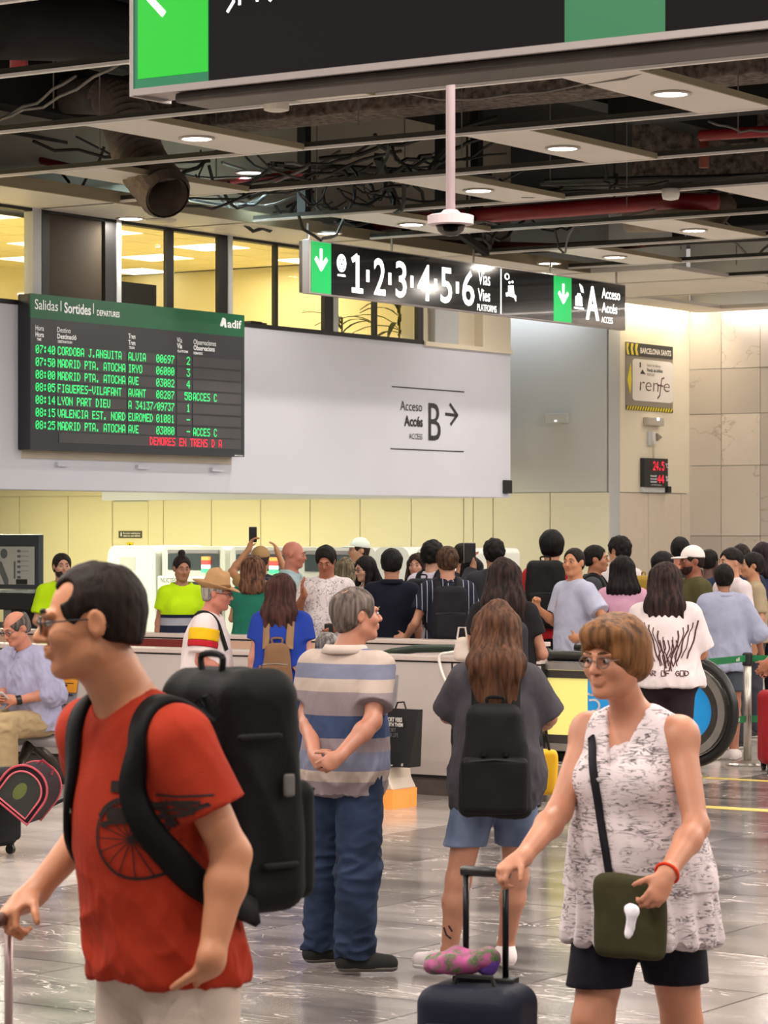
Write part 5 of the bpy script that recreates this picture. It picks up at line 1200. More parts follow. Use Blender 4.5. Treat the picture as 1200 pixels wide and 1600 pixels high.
def person(label, base, H, th, name='person', h=.012, fat=1.0, sex='m', pose=None, sk='c58f76', head=None, hair=None, top=None, bottom=None, shoes='3a3a3a', extra=None, group=None, far=True, face=True, seat=None):
    """base (x, y) world metres; th = heading in degrees (0 faces the camera, 90 faces right); returns (root, info)"""
    th = math.radians(th); u = H / 1.75; pose = pose or {}; head = head or {}
    rt = bpy.data.objects.new(name, None); rt.empty_display_size = .1; COL.objects.link(rt); rt.location = (base[0], base[1], pose.get('z0', 0)); rt.rotation_euler = (0, 0, th)
    props(rt, label, 'person', group)
    U = lambda *p: np.array(p, float) * u
    sw = (.164 if sex == 'm' else .147) * (1 + (fat - 1) * .35)
    lean = pose.get('lean', 0.0)
    hz = pose.get('hip_z', .92)                          # hip joint height
    dz = hz - .92; hy = pose.get('hip_y', 0.0)
    hx0 = pose.get('shift', 0.0)
    def T(x, y, z):                                      # upper body point, with lean
        return U(x + hx0 * min(1, max(0, (z - .9) * 2)), y + hy - lean * (z - .95), z + dz)
    J = {}
    for s, n in ((1, 'L'), (-1, 'R')):
        J['S' + n] = T(s * sw, .005, 1.402); J['H' + n] = U(s * .088, hy, hz)
        J['E' + n] = T(s * (sw + .055), .02, 1.13); J['W' + n] = T(s * (sw + .06), -.035, .885)
        J['K' + n] = U(s * .092, -.015 + hy * .3, .50); J['A' + n] = U(s * .090, .02, .095)
    for k, v in pose.items():
        if k in J: J[k] = np.array(v, float) if pose.get('abs', False) or k in pose.get('absj', ()) else T(*v) if k[0] in 'SEW' else U(*v)
    # the field
    pts = np.array(list(J.values()) + [T(0, 0, 1.80)]); lo = pts.min(0) - .32 * u; hi = pts.max(0) + .32 * u; lo[2] = min(lo[2], -.02); lo[2] = max(lo[2], -.03)
    f = Fld(lo, hi, h)
    w = fat; wy = 1 + (fat - 1) * 1.3; hip = 1.0 if sex == 'm' else 1.06
    female = sex == 'f'
    tor = [('ell', T(0, .005, .955), U(.165 * w * hip, .112 * wy, .125), .05), ('ell', T(0, .0, 1.10), U(.140 * w * (.93 if female else 1), .100 * wy, .15), .05),
           ('ell', T(0, .008, 1.28), U(.158 * (1 + (w - 1) * .6) * (.93 if female else 1), .112 * (1 + (w - 1) * .8), .175), .06),
           ('cap', T(-.045, .012, 1.428), T(-sw + .02, .01, 1.392), .052 * u, .050 * u, .06), ('cap', T(.045, .012, 1.428), T(sw - .02, .01, 1.392), .052 * u, .050 * u, .06)]
    if fat > 1.05: tor.append(('ell', T(0, -.035 * w, 1.06), U(.13 * w, .10 * wy, .14), .06))
    if female: tor += [('ell', T(s * .07, -.095 * w, 1.265), U(.06, .055, .06), .05) for s in (-1, 1)]
    def addtor(g, e, ky=1.0, skip=()):
        for i, t in enumerate(tor):
            if i in skip: continue
            if t[0] == 'ell': g.ell(t[1], t[2] + e, t[3])
            else: g.cap(t[1], t[2], t[3] + e, t[4] + e, t[5])
    addtor(f, 0)
    aw = (1.0 if sex == 'm' else .88) * (1 + (fat - 1) * .8); lw = (1.0 if sex == 'm' else .98) * (1 + (fat - 1) * .7)
    for s, n in ((1, 'L'), (-1, 'R')):
        S, E, W_, Hh, K, A = (J[q + n] for q in 'SEWHKA')
        f.ell(S, U(.055, .055, .06) * aw, .04); f.cap(S, E, .047 * u * aw, .036 * u * aw, .03); m_ = E + (W_ - E) * .28; f.cap(E, m_, .037 * u * aw, .039 * u * aw, .02); f.cap(m_, W_, .039 * u * aw, .025 * u * min(aw, 1.15), .02)
        f.cap(Hh, K, .086 * u * lw, .054 * u * lw, .04); c = K + (A - K) * .3 + np.array([0, .014 * u, 0]); f.cap(K, c, .052 * u * lw, .055 * u * lw, .03); f.cap(c, A, .054 * u * lw, .036 * u * min(lw, 1.1), .03)
        ft = pose.get('F' + n, 0); fd = rotz(math.radians(ft)) @ np.array([0, -1.0, 0])
        heel = A + np.array([0, 0, -.055 * u]) - fd * .035 * u; toe = A + fd * .15 * u; toe[2] = heel[2] - .005 * u
        f.cap(A, heel, .034 * u, .034 * u, .03); f.cap(heel + fd * .03 * u, toe, .038 * u, .028 * u, .03, sq=(1, 1, .8)); J['heel' + n], J['toe' + n], J['fd' + n] = heel, toe, fd
        hp = pose.get('hand' + n, {}); hd = hp.get('d'); hd = nrm(hd) if hd is not None else nrm(W_ - E)
        J['hd' + n] = hd
        if pose.get('nohand') != n: hand(f, W_, hd, s, u * (1.0 if sex == 'm' else .93), hp.get('curl', .35), hp.get('n', (-s, 0, 0)), max(.0086 * u, h * .78), 1.0, hp.get('thumb'))
    # neck and head
    yaw, pit = math.radians(head.get('yaw', 0)), math.radians(head.get('pitch', 0))
    nb = T(0, .02, 1.44); hc = T(head.get('dx', 0), -.012 + head.get('dy', 0), 1.585)
    HR = rotz(yaw) @ rotx(pit)                            # pitch > 0 looks down (front is -y)
    hs = head.get('scale', 1.0) * u * (1.0 if sex == 'm' else .97)
    def Hd(x, y, z): return hc + HR @ (np.array([x, y, z - 1.585]) * hs)
    RT = HR
    f.cap(nb, hc + np.array([0, .01, -.01]) * u, (.063 if sex == 'm' else .049) * u * (1 + (fat - 1) * .5), (.059 if sex == 'm' else .047) * u * (1 + (fat - 1) * .5), .035)
    fj = head.get('jaw', 1.0)
    def HE(g, c, r, k=.015, op='u', **kw): g.ell(Hd(*c), np.array(r) * hs, k, op, R=RT, **kw)
    def HC(g, a, b, ra, rb, k=.01, op='u', **kw): g.cap(Hd(*a), Hd(*b), ra * hs, rb * hs, k, op, **kw)
    HE(f, (0, .015, 1.662), (.074, .094, .086), .02); HE(f, (0, -.028, 1.605), (.060 * fj, .062, .078), .03)
    HC(f, (.045 * fj, .0, 1.575), (.014, -.068, 1.545), .020, .018, .025); HC(f, (-.045 * fj, .0, 1.575), (-.014, -.068, 1.545), .020, .018, .025)
    HE(f, (0, -.075, 1.545), (.020, .016, .016), .012)
    if h <= .013:
        for s in (-1, 1):
            HE(f, (s * .031, -.104, 1.640), (.019, .018, .012), .012, 's'); HE(f, (s * .040, -.062, 1.612), (.022, .026, .022), .02)
            HC(f, (s * .012, -.092, 1.659), (s * .045, -.082, 1.659), .009, .008, .012)
            HE(f, (s * .078, .010, 1.632), (.009, .019, .031), .006, R=None) if False else HE(f, (s * .078, .012, 1.632), (.009, .020, .031), .006)
            if h <= .007: HE(f, (s * .087, .008, 1.634), (.006, .011, .019), .004, 's')
        HC(f, (0, -.088, 1.650), (0, -.112, 1.612), .008, .012, .010); HE(f, (.011, -.100, 1.607), (.008, .010, .007), .006); HE(f, (-.011, -.100, 1.607), (.008, .010, .007), .006)
        HE(f, (0, -.088, 1.583), (.024, .014, .012), .008)
        if h <= .007: HC(f, (-.020, -.103, 1.5825), (.020, -.103, 1.5825), .0028, .0028, .003, 's'); HE(f, (0, -.092, 1.574), (.019, .012, .008), .006); HE(f, (0, -.094, 1.590), (.020, .011, .006), .005)
    body = fmesh('body', f, skin(sk), rt)
    # face details: eyes, brows, lips, ears are in the skin
    info = dict(J=J, Hd=Hd, HR=HR, hs=hs, u=u, T=T, U=U, rt=rt, f=f, base=base, th=th, lo=lo, hi=hi)
    def sub(center, rad, hh):
        c = np.array(center); return Fld(c - rad, c + rad, hh)
    if face:
        for s in (-1, 1):
            q = Hd(s * .0305, -.083, 1.640); e = Fld(q - .02 * hs, q + .02 * hs, .0035 if h < .009 else .004); e.ell(q, np.array((.0125, .0105, .0085)) * hs * .95, 0, R=RT)
            o = fmesh('eye', e, M_eyew, rt)
            q2 = Hd(s * .0305 - .001, -.0915, 1.640); e = Fld(q2 - .012 * hs, q2 + .012 * hs, .0025); e.ell(q2, np.array((.0058, .0045, .0062)) * hs, 0, R=RT); fmesh('iris', e, M_iris, o)
            if head.get('brow', True):
                e = Fld(Hd(s * .03, -.09, 1.66) - .04, Hd(s * .03, -.09, 1.66) + .04, .004); HC(e, (s * .013, -.100, 1.6635), (s * .030, -.0975, 1.668), .0038, .0042, 0); HC(e, (s * .030, -.0975, 1.668), (s * .047, -.084, 1.663), .0042, .0028, 0)
                fmesh('eyebrow', e, hairm(head.get('browc', (hair or {}).get('col', '2a201c'))), rt)
        e = Fld(Hd(0, -.09, 1.58) - .04, Hd(0, -.09, 1.58) + .04, .004); HE(e, (0, -.0925, 1.5885), (.022, .0115, .0052), .003); HE(e, (0, -.0915, 1.5765), (.019, .0115, .0060), .003); fmesh('lips', e, mat('lip_' + sk, tuple(c * k for c, k in zip(lin(sk), (.80, .52, .52))), .45), rt)
    # ---- hair
    if hair:
        st = hair.get('style', 'short'); hh = hair.get('h', max(.006, h * .72)); t = hair.get('t', .014); cm = hairm(hair['col'], hair.get('hi'))
        cen = Hd(0, 0, 1.62); R_ = .20 + hair.get('len', 0) * .0; L = hair.get('len', .0)
        lo_ = cen - .19 * hs; hi_ = cen + .22 * hs
        if L: lo_ = lo_ - np.array([.10, .10, L + .05]); hi_ = hi_ + np.array([.10, .12, 0])
        g = Fld(lo_, hi_, hh)
        tt = t + .004
        HE(g, (0, .017, 1.664), (.074 + tt, .094 + tt, .086 + tt), 0)
        HE(g, (0, .050, 1.615), (.064 + tt * .8, .052 + tt * .6, .065), .02)
        fz = hair.get('hairline', 1.705)
        if st not in ('hood',):
            # clear the face: a big ellipsoid in front, and everything below the nape line
            HE(g, (0, -.115, fz - .115), (hair.get('fw', .073), .105, .125), .012, 's')
            if not hair.get('covers_ears'): 
                for s in (-1, 1): HE(g, (s * .09, -.005, 1.615), (.035, .034, .046), .008, 's')
            pz_ = Hd(0, .09, hair.get('nape', 1.565)); g.plane(pz_, -(HR @ np.array([0, .30, 1.0])), .01) if not L else None
        if st == 'balding':     # only the sides and back stay
            HE(g, (0, -.03, 1.775), (.062, .115, .068), .01, 's')
        if st == 'horseshoe':
            HE(g, (0, -.02, 1.745), (.085, .135, .070), .01, 's')
        for (c_, r_) in hair.get('patches', ()): HE(g, c_, r_, .006, 's')
        amp, fq = hair.get('amp', .003), hair.get('fq', 60)
        if st == 'curly': amp, fq = hair.get('amp', .008), hair.get('fq', 75)
        if st == 'bowl':
            HE(g, (0, -.045, 1.715), (.080, .062, .045), .02); HE(g, (.05, .03, 1.62), (.045, .06, .05), .02); HE(g, (-.05, .03, 1.62), (.045, .06, .05), .02)
            HE(g, (0, -.115, 1.578), (.068, .085, .100), .008, 's')
        if st in ('long', 'ponytail', 'bob'):
            if st == 'ponytail':
                g.ell(Hd(0, .115, 1.70), U(.045, .04, .04), .02)
                path = [Hd(0, .11, 1.70), Hd(.0, .155, 1.64) , Hd(0, .155, 1.62) + np.array([0, .01, -L * .5]), Hd(0, .15, 1.62) + np.array([0, 0, -L])]
                ww = hair.get('w', .05)
                for (p0, p1, r0, r1) in zip(path, path[1:], (ww * .5, ww, ww * 1.25), (ww, ww * 1.25, ww * .6)): g.cap(p0, p1, r0 * u, r1 * u, .03, sq=(1.25, .75, 1))
            else:
                ww = hair.get('w', .085); xs = (-.055, -.02, .02, .055)
                top_ = [Hd(x * 1.1, .045, 1.66) for x in xs]
                for x, p in zip(xs, top_):
                    q = T(x * hair.get('spread', 1.5) + hair.get('sx', 0), .075 + hair.get('dy', .02), 1.47); e_ = q + np.array([hair.get('ex', 0) * u, .015 * u, -(L - .12) * (1 - abs(x) * hair.get('vpoint', 3))])
                    g.cap(p, q, .050 * u, ww * .52 * u, .03, sq=(1, .8, 1)); g.cap(q, e_, ww * .50 * u, .026 * u, .03, sq=(1.15, .7, 1))
                if hair.get('front'):
                    for s in (-1, 1):
                        q = T(s * .10, -.07, 1.40); g.cap(Hd(s * .075, -.0, 1.66), Hd(s * .082, -.02, 1.57), .028 * u, .028 * u, .02); g.cap(Hd(s * .082, -.02, 1.57), q, .028 * u, .024 * u, .02); g.cap(q, q + np.array([0, -.02, -hair['front']]), .024 * u, .012 * u, .02)
                else:
                    for s in (-1, 1): g.cap(Hd(s * .075, .02, 1.67), Hd(s * .078, .03, 1.53), .026 * u, .03 * u, .03)
        if st == 'bun': g.ell(Hd(0, .045, 1.775), np.array((.036, .036, .034)) * hs, .012)
        if st == 'afro': HE(g, (0, .02, 1.69), (.105, .115, .105), .02)
        if st == 'topknot': g.ell(Hd(0, .02, 1.76), np.array((.05, .055, .03)) * hs, .02)
        sd = hash(label) % 17
        wave = hair.get('wave', 0)
        def dsp(V):
            d = amp * vnoise(V * np.array([1, 1, .45 if st in ('long', 'ponytail', 'bob', 'bowl') else 1]), fq, len(label) % 11)
            if L: an = np.arctan2(V[:, 0] - hc[0], V[:, 1] - hc[1]); d += np.where(V[:, 2] < hc[2] + .05, .005, .002) * np.sin(an * 22 + 8 * vnoise(V, 9, 3) + wave * V[:, 2])
            return d
        o = fmesh('hair', g, cm, rt, dsp); info['hair'] = o
        if st == 'ponytail' or hair.get('tie'):
            pass
    if head.get('beard'):
        g = Fld(Hd(0, -.03, 1.57) - .11, Hd(0, -.03, 1.57) + .11, .005); HE(g, (0, -.032, 1.575), (.064, .066, .060), 0); HC(g, (.048, .0, 1.60), (.014, -.07, 1.548), .022, .021, .02); HC(g, (-.048, .0, 1.60), (-.014, -.07, 1.548), .022, .021, .02)
        HE(g, (0, -.07, 1.665), (.07, .09, .075), .004, 's'); HE(g, (0, -.105, 1.582), (.023, .02, .009), .002, 's'); HE(g, (0, .06, 1.6), (.12, .055, .12), .004, 's'); fmesh('beard', g, hairm(head['beard']), rt)
    # ---- glasses
    if head.get('glasses'):
        gc = head['glasses']; m = MB()
        for s in (-1, 1):
            ring = [Hd(s * .032 + .0225 * math.cos(k * PI / 8), -.106 + .004 * abs(math.cos(k * PI / 8)), 1.638 + .0165 * math.sin(k * PI / 8)) for k in range(17)]
            m.tube([tuple(p) for p in ring], .0016, 6); m.tube([tuple(Hd(s * .0545, -.102, 1.643)), tuple(Hd(s * .076, -.04, 1.643)), tuple(Hd(s * .080, .015, 1.640)), tuple(Hd(s * .079, .035, 1.622))], .0017, 6)
            l = MB(); l.add([tuple(p) for p in ring[:-1]], [tuple(range(16))]); ORG[rt] = (0, 0, 0); lo_ = l.build('lens', M_lens, rt)
            lo_.rotation_euler = (0, 0, 0)
        m.tube([tuple(Hd(-.0095, -.108, 1.641)), tuple(Hd(0, -.112, 1.645)), tuple(Hd(.0095, -.108, 1.641))], .0016, 6)
        m.build('glasses', mat('frames_' + gc, lin(gc), .3, .4), rt)
    # ---- hats
    if head.get('cap'):
        cc = head['cap']; g = Fld(Hd(0, 0, 1.68) - .22, Hd(0, 0, 1.68) + .22, max(.006, h * .6)); HE(g, (0, .015, 1.672), (.090, .108, .100), 0, cut=[(Hd(0, 0, 1.668), -(HR @ np.array([0, .12, 1.0])))]); 
        fmesh('cap_crown', g, C(cc), rt)
        g = Fld(Hd(0, -.1, 1.68) - .16, Hd(0, -.1, 1.68) + .16, .006); sg_ = -1 if not head.get('backward') else 1
        HE(g, (0, sg_ * .105, 1.672), (.074, .085, .010), 0); fmesh('cap_peak', g, C(head.get('peak', cc)), rt)
    if head.get('fedora'):
        cc = head['fedora']; g = Fld(Hd(0, 0, 1.72) - .24, Hd(0, 0, 1.72) + .24, .006); HC(g, (0, .015, 1.675), (0, .01, 1.755), .093, .078, 0, sq=(.92, 1.12, 1), cut=[(Hd(0, 0, 1.668), (0, 0, -1))]); HE(g, (0, .01, 1.85), (.026, .10, .055), .02, 's'); HE(g, (.055, -.05, 1.82), (.04, .05, .05), .02, 's'); HE(g, (-.055, -.05, 1.82), (.04, .05, .05), .02, 's')
        fmesh('hat_crown', g, C(cc), rt)
        prof = []; m = MB(); n_ = 36; vs = []; fs = []
        for r_ in (.0, 1.0, 1.35, 1.62): 
            for k in range(n_):
                a = 2 * PI * k / n_; lift = .030 * abs(math.sin(a)) ** 2 * (r_ - 1) / .62 * (1 if True else 0) - .012 * (-math.cos(a)) * (r_ - 1) * 1.2 + (.03 * max(0, math.cos(a)) * (r_ - 1) / .62)
                vs.append(tuple(Hd(.086 * r_ * math.sin(a), .012 + .108 * r_ * math.cos(a), 1.676 + (lift if r_ > 1 else 0))))
        for j in range(3):
            for k in range(n_): a = j * n_ + k; b = j * n_ + (k + 1) % n_; fs.append((a, b, b + n_, a + n_))
        ORG[rt] = (0, 0, 0); o = m.add(vs, fs).build('hat_brim', C(cc), rt, smooth=True); md = o.modifiers.new('s', 'SOLIDIFY'); md.thickness = .004
        g = Fld(Hd(0, 0, 1.69) - .14, Hd(0, 0, 1.69) + .14, .006); HC(g, (0, .015, 1.675), (0, .013, 1.70), .0955, .093, 0, sq=(.92, 1.12, 1), cut=[(Hd(0, 0, 1.676), (0, 0, -1)), (Hd(0, 0, 1.70), (0, 0, 1))]); fmesh('hat_band', g, C(head.get('band', '8a6a48')), rt)
    # ---- trousers / shorts / skirt
    if bottom:
        hem = bottom.get('hem', .06) * u; loose = bottom.get('loose', .012) * u; e0 = .007 * u + h * .2; mt = bottom['m'] if 'm' in bottom else C(bottom['col'])
        g = Fld(lo, hi, bottom.get('h', h)); z_top = (bottom.get('top', 1.02) + dz) * u
        for i in (0,): t = tor[0]; g.ell(t[1], t[2] + e0, .04)
        g.ell(tor[1][1], tor[1][2] + e0 * .6, .04)
        for s, n in ((1, 'L'), (-1, 'R')):
            Hh, K, A = J['H' + n], J['K' + n], J['A' + n]
            g.cap(Hh, K, .090 * u * lw + e0, .058 * u * lw + e0 + loose, .03); 
            if hem < K[2] or bottom.get('full'): g.cap(K, A + np.array([0, 0, -.02 * u]), .058 * u * lw + e0 + loose, .042 * u + e0 + loose * 1.3, .03)
        if bottom.get('skirt'): g.cap(T(0, 0, 1.0), T(0, 0, hem / u), .12 * u * w, .20 * u * w, .05, sq=(1, .75, 1))
        g.plane((0, 0, z_top), (0, 0, 1), 0); g.plane((0, 0, hem), (0, 0, -1), 0)
        fa = bottom.get('fold', .005)
        def dsp(V):
            k = np.exp(-((V[:, 2] - .50 * u) / .09) ** 2) + 1.0 * np.exp(-((V[:, 2] - .12 * u) / .08) ** 2) + .25
            return fa * k * (.6 * vnoise(V * np.array([.7, .7, 2.2]), 24, 2) + 1.2 * (.35 - np.abs(vnoise(V * np.array([1, 1, 2.0]), 30, 4)))) + fa * .4 * vnoise(V, 11, 5)
        fmesh(bottom.get('name', 'trousers'), g, mt, rt, dsp)
    # ---- shirts, dresses
    def garment(top, name):
        e = (.007 + top.get('loose', .006)) * u + h * .2; hem = (top.get('hem', .90) + dz) * u; gh = top.get('h', h); mt = top['m'] if 'm' in top else C(top['col'])
        g = Fld(lo, hi, gh); addtor(g, e)
        # hanging lower part
        rx, ry = (.146 * w * hip) * u, (.108 * wy + .010) * u
        zlow = T(0, 0, .80) if hem < .86 * u else T(0, 0, .92)
        fl_ = top.get('flare', 0.0)
        g.cap(T(0, .0, 1.18), np.array([T(0, 0, 1)[0], zlow[1] - (.0), min(hem + .02, zlow[2])]), rx * .92 + e, rx * (1 + fl_) + e, .07, sq=(1, ry / rx, 1))
        if hem < .8 * u: g.cap(T(0, 0, .95), np.array([0, hy * u, hem - .02]), rx * (1 + fl_) + e, rx * (1 + fl_ * 1.6) + e, .05, sq=(1, .8, 1))
        sl = top.get('sleeve', .55); sr = top.get('slr', 1.0)
        for s, n in ((1, 'L'), (-1, 'R')):
            S, E, W_ = J['S' + n], J['E' + n], J['W' + n]; d = nrm(E - S)
            if sl <= 0:
                continue
            s1 = min(sl, 1.0); end = S + (E - S) * s1; r0, r1 = (.052 * aw * u + e), ((.043 * aw + .010 * sr) * u + e)
            g.cap(S, end + (d * .05 if sl < 1 else 0), r0, r1, .035, cut=[(end, d)] if sl < 1 else None)
            if sl > 1:
                d2 = nrm(W_ - E); end2 = E + (W_ - E) * min(sl - 1, 1.0); g.cap(E, end2 + d2 * .03, r1, .036 * u + e * .9 + (.006 * sr * u), .02, cut=[(end2, d2)])
        if sl <= 0:
            for s, n in ((1, 'L'), (-1, 'R')): 
                S = J['S' + n]; g.ell(S + np.array([s * .075, 0, -.035]) * u, U(.055, .14, .13), .01, 's')
        g.plane((0, 0, hem), (0, 0, -1), 0)
        g.cap(T(0, .012, 1.44), Hd(0, .0, 1.60), top.get('neck', .062) * u * (1 + (fat - 1) * .5), .075 * u, .006, 's')
        if top.get('vneck'): 
            vd_ = top['vneck']; 
            for k_ in range(6):
                q_ = k_ / 5; zz = 1.48 - vd_ * q_; g.cap(T(0, -.06 - .03 * q_, zz), T(0, -.32, zz), .062 * u * (1 - q_) + .005, .062 * u * (1 - q_) + .005, 0, 's')
        fa = top.get('fold', .006); sd = len(label)
        if False:
            g2 = Fld(lo, hi, gh); g2.v[:] = g.v + .010
            X = g.lo[2] + np.arange(g.n[2]) * gh; keep = (X > hem + .05); inner = g2.v; inner = np.where(keep[None, None, :], .5, inner); g.v = np.maximum(g.v, -inner).astype(np.float32)
        def dsp(V):
            low = np.clip((1.30 * u - V[:, 2]) / .35, .25, 1.2)
            return fa * low * (.7 * vnoise(V * np.array([1.3, 1.3, .55]), 17, sd % 7) + 1.5 * (.35 - np.abs(vnoise(V * np.array([1.1, 1.1, 1.0]) + .05 * vnoise(V, 9, 2)[:, None], 21, sd % 5))) + .7 * (.35 - np.abs(vnoise(V * np.array([1.6, 1.6, .8]), 44, 3)))) + top.get('pleat', 0) * np.clip((hem + .22 - V[:, 2]) / .2, 0, 1) * np.sin(np.arctan2(V[:, 0], V[:, 1]) * 17 + 2 * vnoise(V, 8, 1))
        o = fmesh(name, g, mt, rt, dsp)
        if top.get('collar') and top['collar'] != 'lapel':
            c = MB(); ORG[rt] = (0, 0, 0); cz = 1.475; rr = .073 * u * (1 + (fat - 1) * .4)
            vs = []; n_ = 26; base_c = T(0, .012, cz)
            for lev, (dr, dz_) in enumerate(((.0, .026), (.012, .026), (.030, -.006), (.020, -.012))):
                for k in range(n_):
                    a = PI * .04 + (2 * PI - PI * .08) * k / (n_ - 1) - PI / 2
                    fr_ = max(0, -math.sin(a)) 
                    vs.append((base_c[0] + (rr + dr * u) * math.cos(a) * 1.08, base_c[1] + (rr + dr * u) * math.sin(a), base_c[2] + (dz_ - .045 * fr_ ** 2 - (.02 * fr_ if lev > 1 else 0)) * u))
            fs = [(l * n_ + k, l * n_ + k + 1, (l + 1) * n_ + k + 1, (l + 1) * n_ + k) for l in range(3) for k in range(n_ - 1)]
            o2 = c.add(vs, fs).build('collar', top.get('collarm') or mt, rt, smooth=True); md = o2.modifiers.new('s', 'SOLIDIFY'); md.thickness = .003
        return o
    if top: info['top'] = garment(top, top.get('name', 'shirt'))
    if extra: info['extra'] = [garment(e_, e_.get('name', 'jacket')) for e_ in (extra if isinstance(extra, list) else [extra])]
    # ---- shoes
    if shoes:
        sp = shoes if isinstance(shoes, dict) else {'col': shoes}
        for n in 'LR':
            heel, toe, fd, A = J['heel' + n], J['toe' + n], J['fd' + n], J['A' + n]; sh = sp.get('h', max(.006, h * .7))
            g = Fld(np.minimum(heel, toe) - .10, np.maximum(heel, toe) + .12, sh); z0 = heel[2] - .036 * u
            hh_ = heel.copy(); hh_[2] = z0 + .045 * u; tt_ = toe.copy() + fd * .012 * u; tt_[2] = z0 + .036 * u
            g.cap(hh_, hh_ + fd * .10 * u + np.array([0, 0, -.004 * u]), .047 * u, .047 * u, .02, sq=(1, 1, 1.0)); g.cap(hh_ + fd * .08 * u, tt_, .046 * u, .040 * u, .02)
            top_ = A + np.array([0, 0, .005 * u]) - fd * .005; top_[2] = z0 + (sp.get('ht', .085)) * u
            g.cap(hh_, top_, .045 * u, .046 * u, .02); g.plane((0, 0, z0 + .016 * u), (0, 0, -1), 0); g.plane((0, 0, z0 + (sp.get('ht', .085)) * u + .01), (0, 0, 1), 0)
            o = fmesh('shoe', g, C(sp['col']), rt)
            g = Fld(np.minimum(heel, toe) - .09, np.maximum(heel, toe) + .09, sh); g.cap(hh_, tt_, .052 * u, .044 * u, 0); g.plane((0, 0, z0 + .024 * u), (0, 0, 1), 0); g.plane((0, 0, z0), (0, 0, -1), 0)
            fmesh('sole', g, C(sp.get('sole', 'd8d2cc')), o if o else rt)
            if sp.get('laces'):
                m = MB(); ORG[o] = (0, 0, 0); sd_ = np.cross(fd, VZ)
                for k in range(5):
                    c_ = hh_ + fd * (.06 + .024 * k) * u + VZ * (.056 - .006 * k) * u; m.tube([tuple(c_ - sd_ * .026 * u - VZ * .008), tuple(c_ + VZ * .003), tuple(c_ + sd_ * .026 * u - VZ * .008)], .0032, 5)
                m.build('laces', C(sp['laces']), o)
            if sp.get('sock'):
                g = Fld(A - .1, A + .12, sh); g.cap(A + np.array([0, 0, -.02 * u]), A + np.array([0, 0, .045 * u]), .043 * u, .043 * u, 0, cut=[(A + np.array([0, 0, .045 * u]), (0, 0, 1))]); fmesh('sock', g, C(sp['sock']), rt)
    return rt, info

def ribbon_on(info, pts, width, m, name, parent, off=.007, thick=.008, target='top', sub=6, snap=True, span=None):
    o = info[target]; me = o.data; bv = BVHTree.FromPolygons([v.co.copy() for v in me.vertices], [tuple(p.vertices) for p in me.polygons])
    q = catmull([Vector(p) for p in pts], sub); vs = []; fs = []; P2 = []; N2 = []
    for i, p in enumerate(q):
        l, n, _, d = bv.find_nearest(p)
        if snap and (span is None or span[0] <= i / (len(q) - 1) <= span[1]): P2.append(l + n * off)
        else: P2.append(p)
        N2.append(n)
    for _ in range(3): P2 = [P2[0]] + [(P2[i - 1] + P2[i] * 2 + P2[i + 1]) / 4 for i in range(1, len(P2) - 1)] + [P2[-1]]; N2 = [N2[0]] + [(N2[i - 1] + N2[i] * 2 + N2[i + 1]).normalized() for i in range(1, len(N2) - 1)] + [N2[-1]]
    for i, p in enumerate(P2):
        t = (P2[min(i + 1, len(P2) - 1)] - P2[max(0, i - 1)]).normalized(); s_ = t.cross(N2[i]).normalized() * width / 2; n = N2[i] * thick
        vs += [p - s_, p - s_ * .8 + n, p + s_ * .8 + n, p + s_]
        if i: a = 4 * (i - 1); b = 4 * i; fs += [(a + k, a + k + 1, b + k + 1, b + k) for k in range(3)] + [(a + 3, a, b, b + 3)]
    fs += [(0, 1, 2, 3), tuple(len(vs) - 1 - k for k in range(4))]
    ORG[parent] = (0, 0, 0); return MB().add(vs, fs).build(name, m, parent, smooth=True)
def snap_px(info, px, py, target='top'):
    """the point of the garment met at that picture position, in the wearer's axes"""
    o = info[target]; me = o.data
    if 'bv' not in info: info['bv'] = {}
    if target not in info['bv']: info['bv'][target] = BVHTree.FromPolygons([v.co.copy() for v in me.vertices], [tuple(p.vertices) for p in me.polygons])
    c0 = Vector(rel(info['base'], info['th'], (0, 0, CZ))); p1 = Vector(rel(info['base'], info['th'], P(px, py, 10))); h_ = info['bv'][target].ray_cast(c0, (p1 - c0).normalized())
    return h_[0]
def worn(info, name, label, cat, group=None):
    """an Empty sharing the wearer's axes, for a bag carried by that person"""
    o = bpy.data.objects.new(name, None); o.empty_display_size = .1; COL.objects.link(o); rt = info['rt']; o.location = rt.location; o.rotation_euler = rt.rotation_euler; ORG[o] = (0, 0, 0)
    return props(o, label, cat, group)
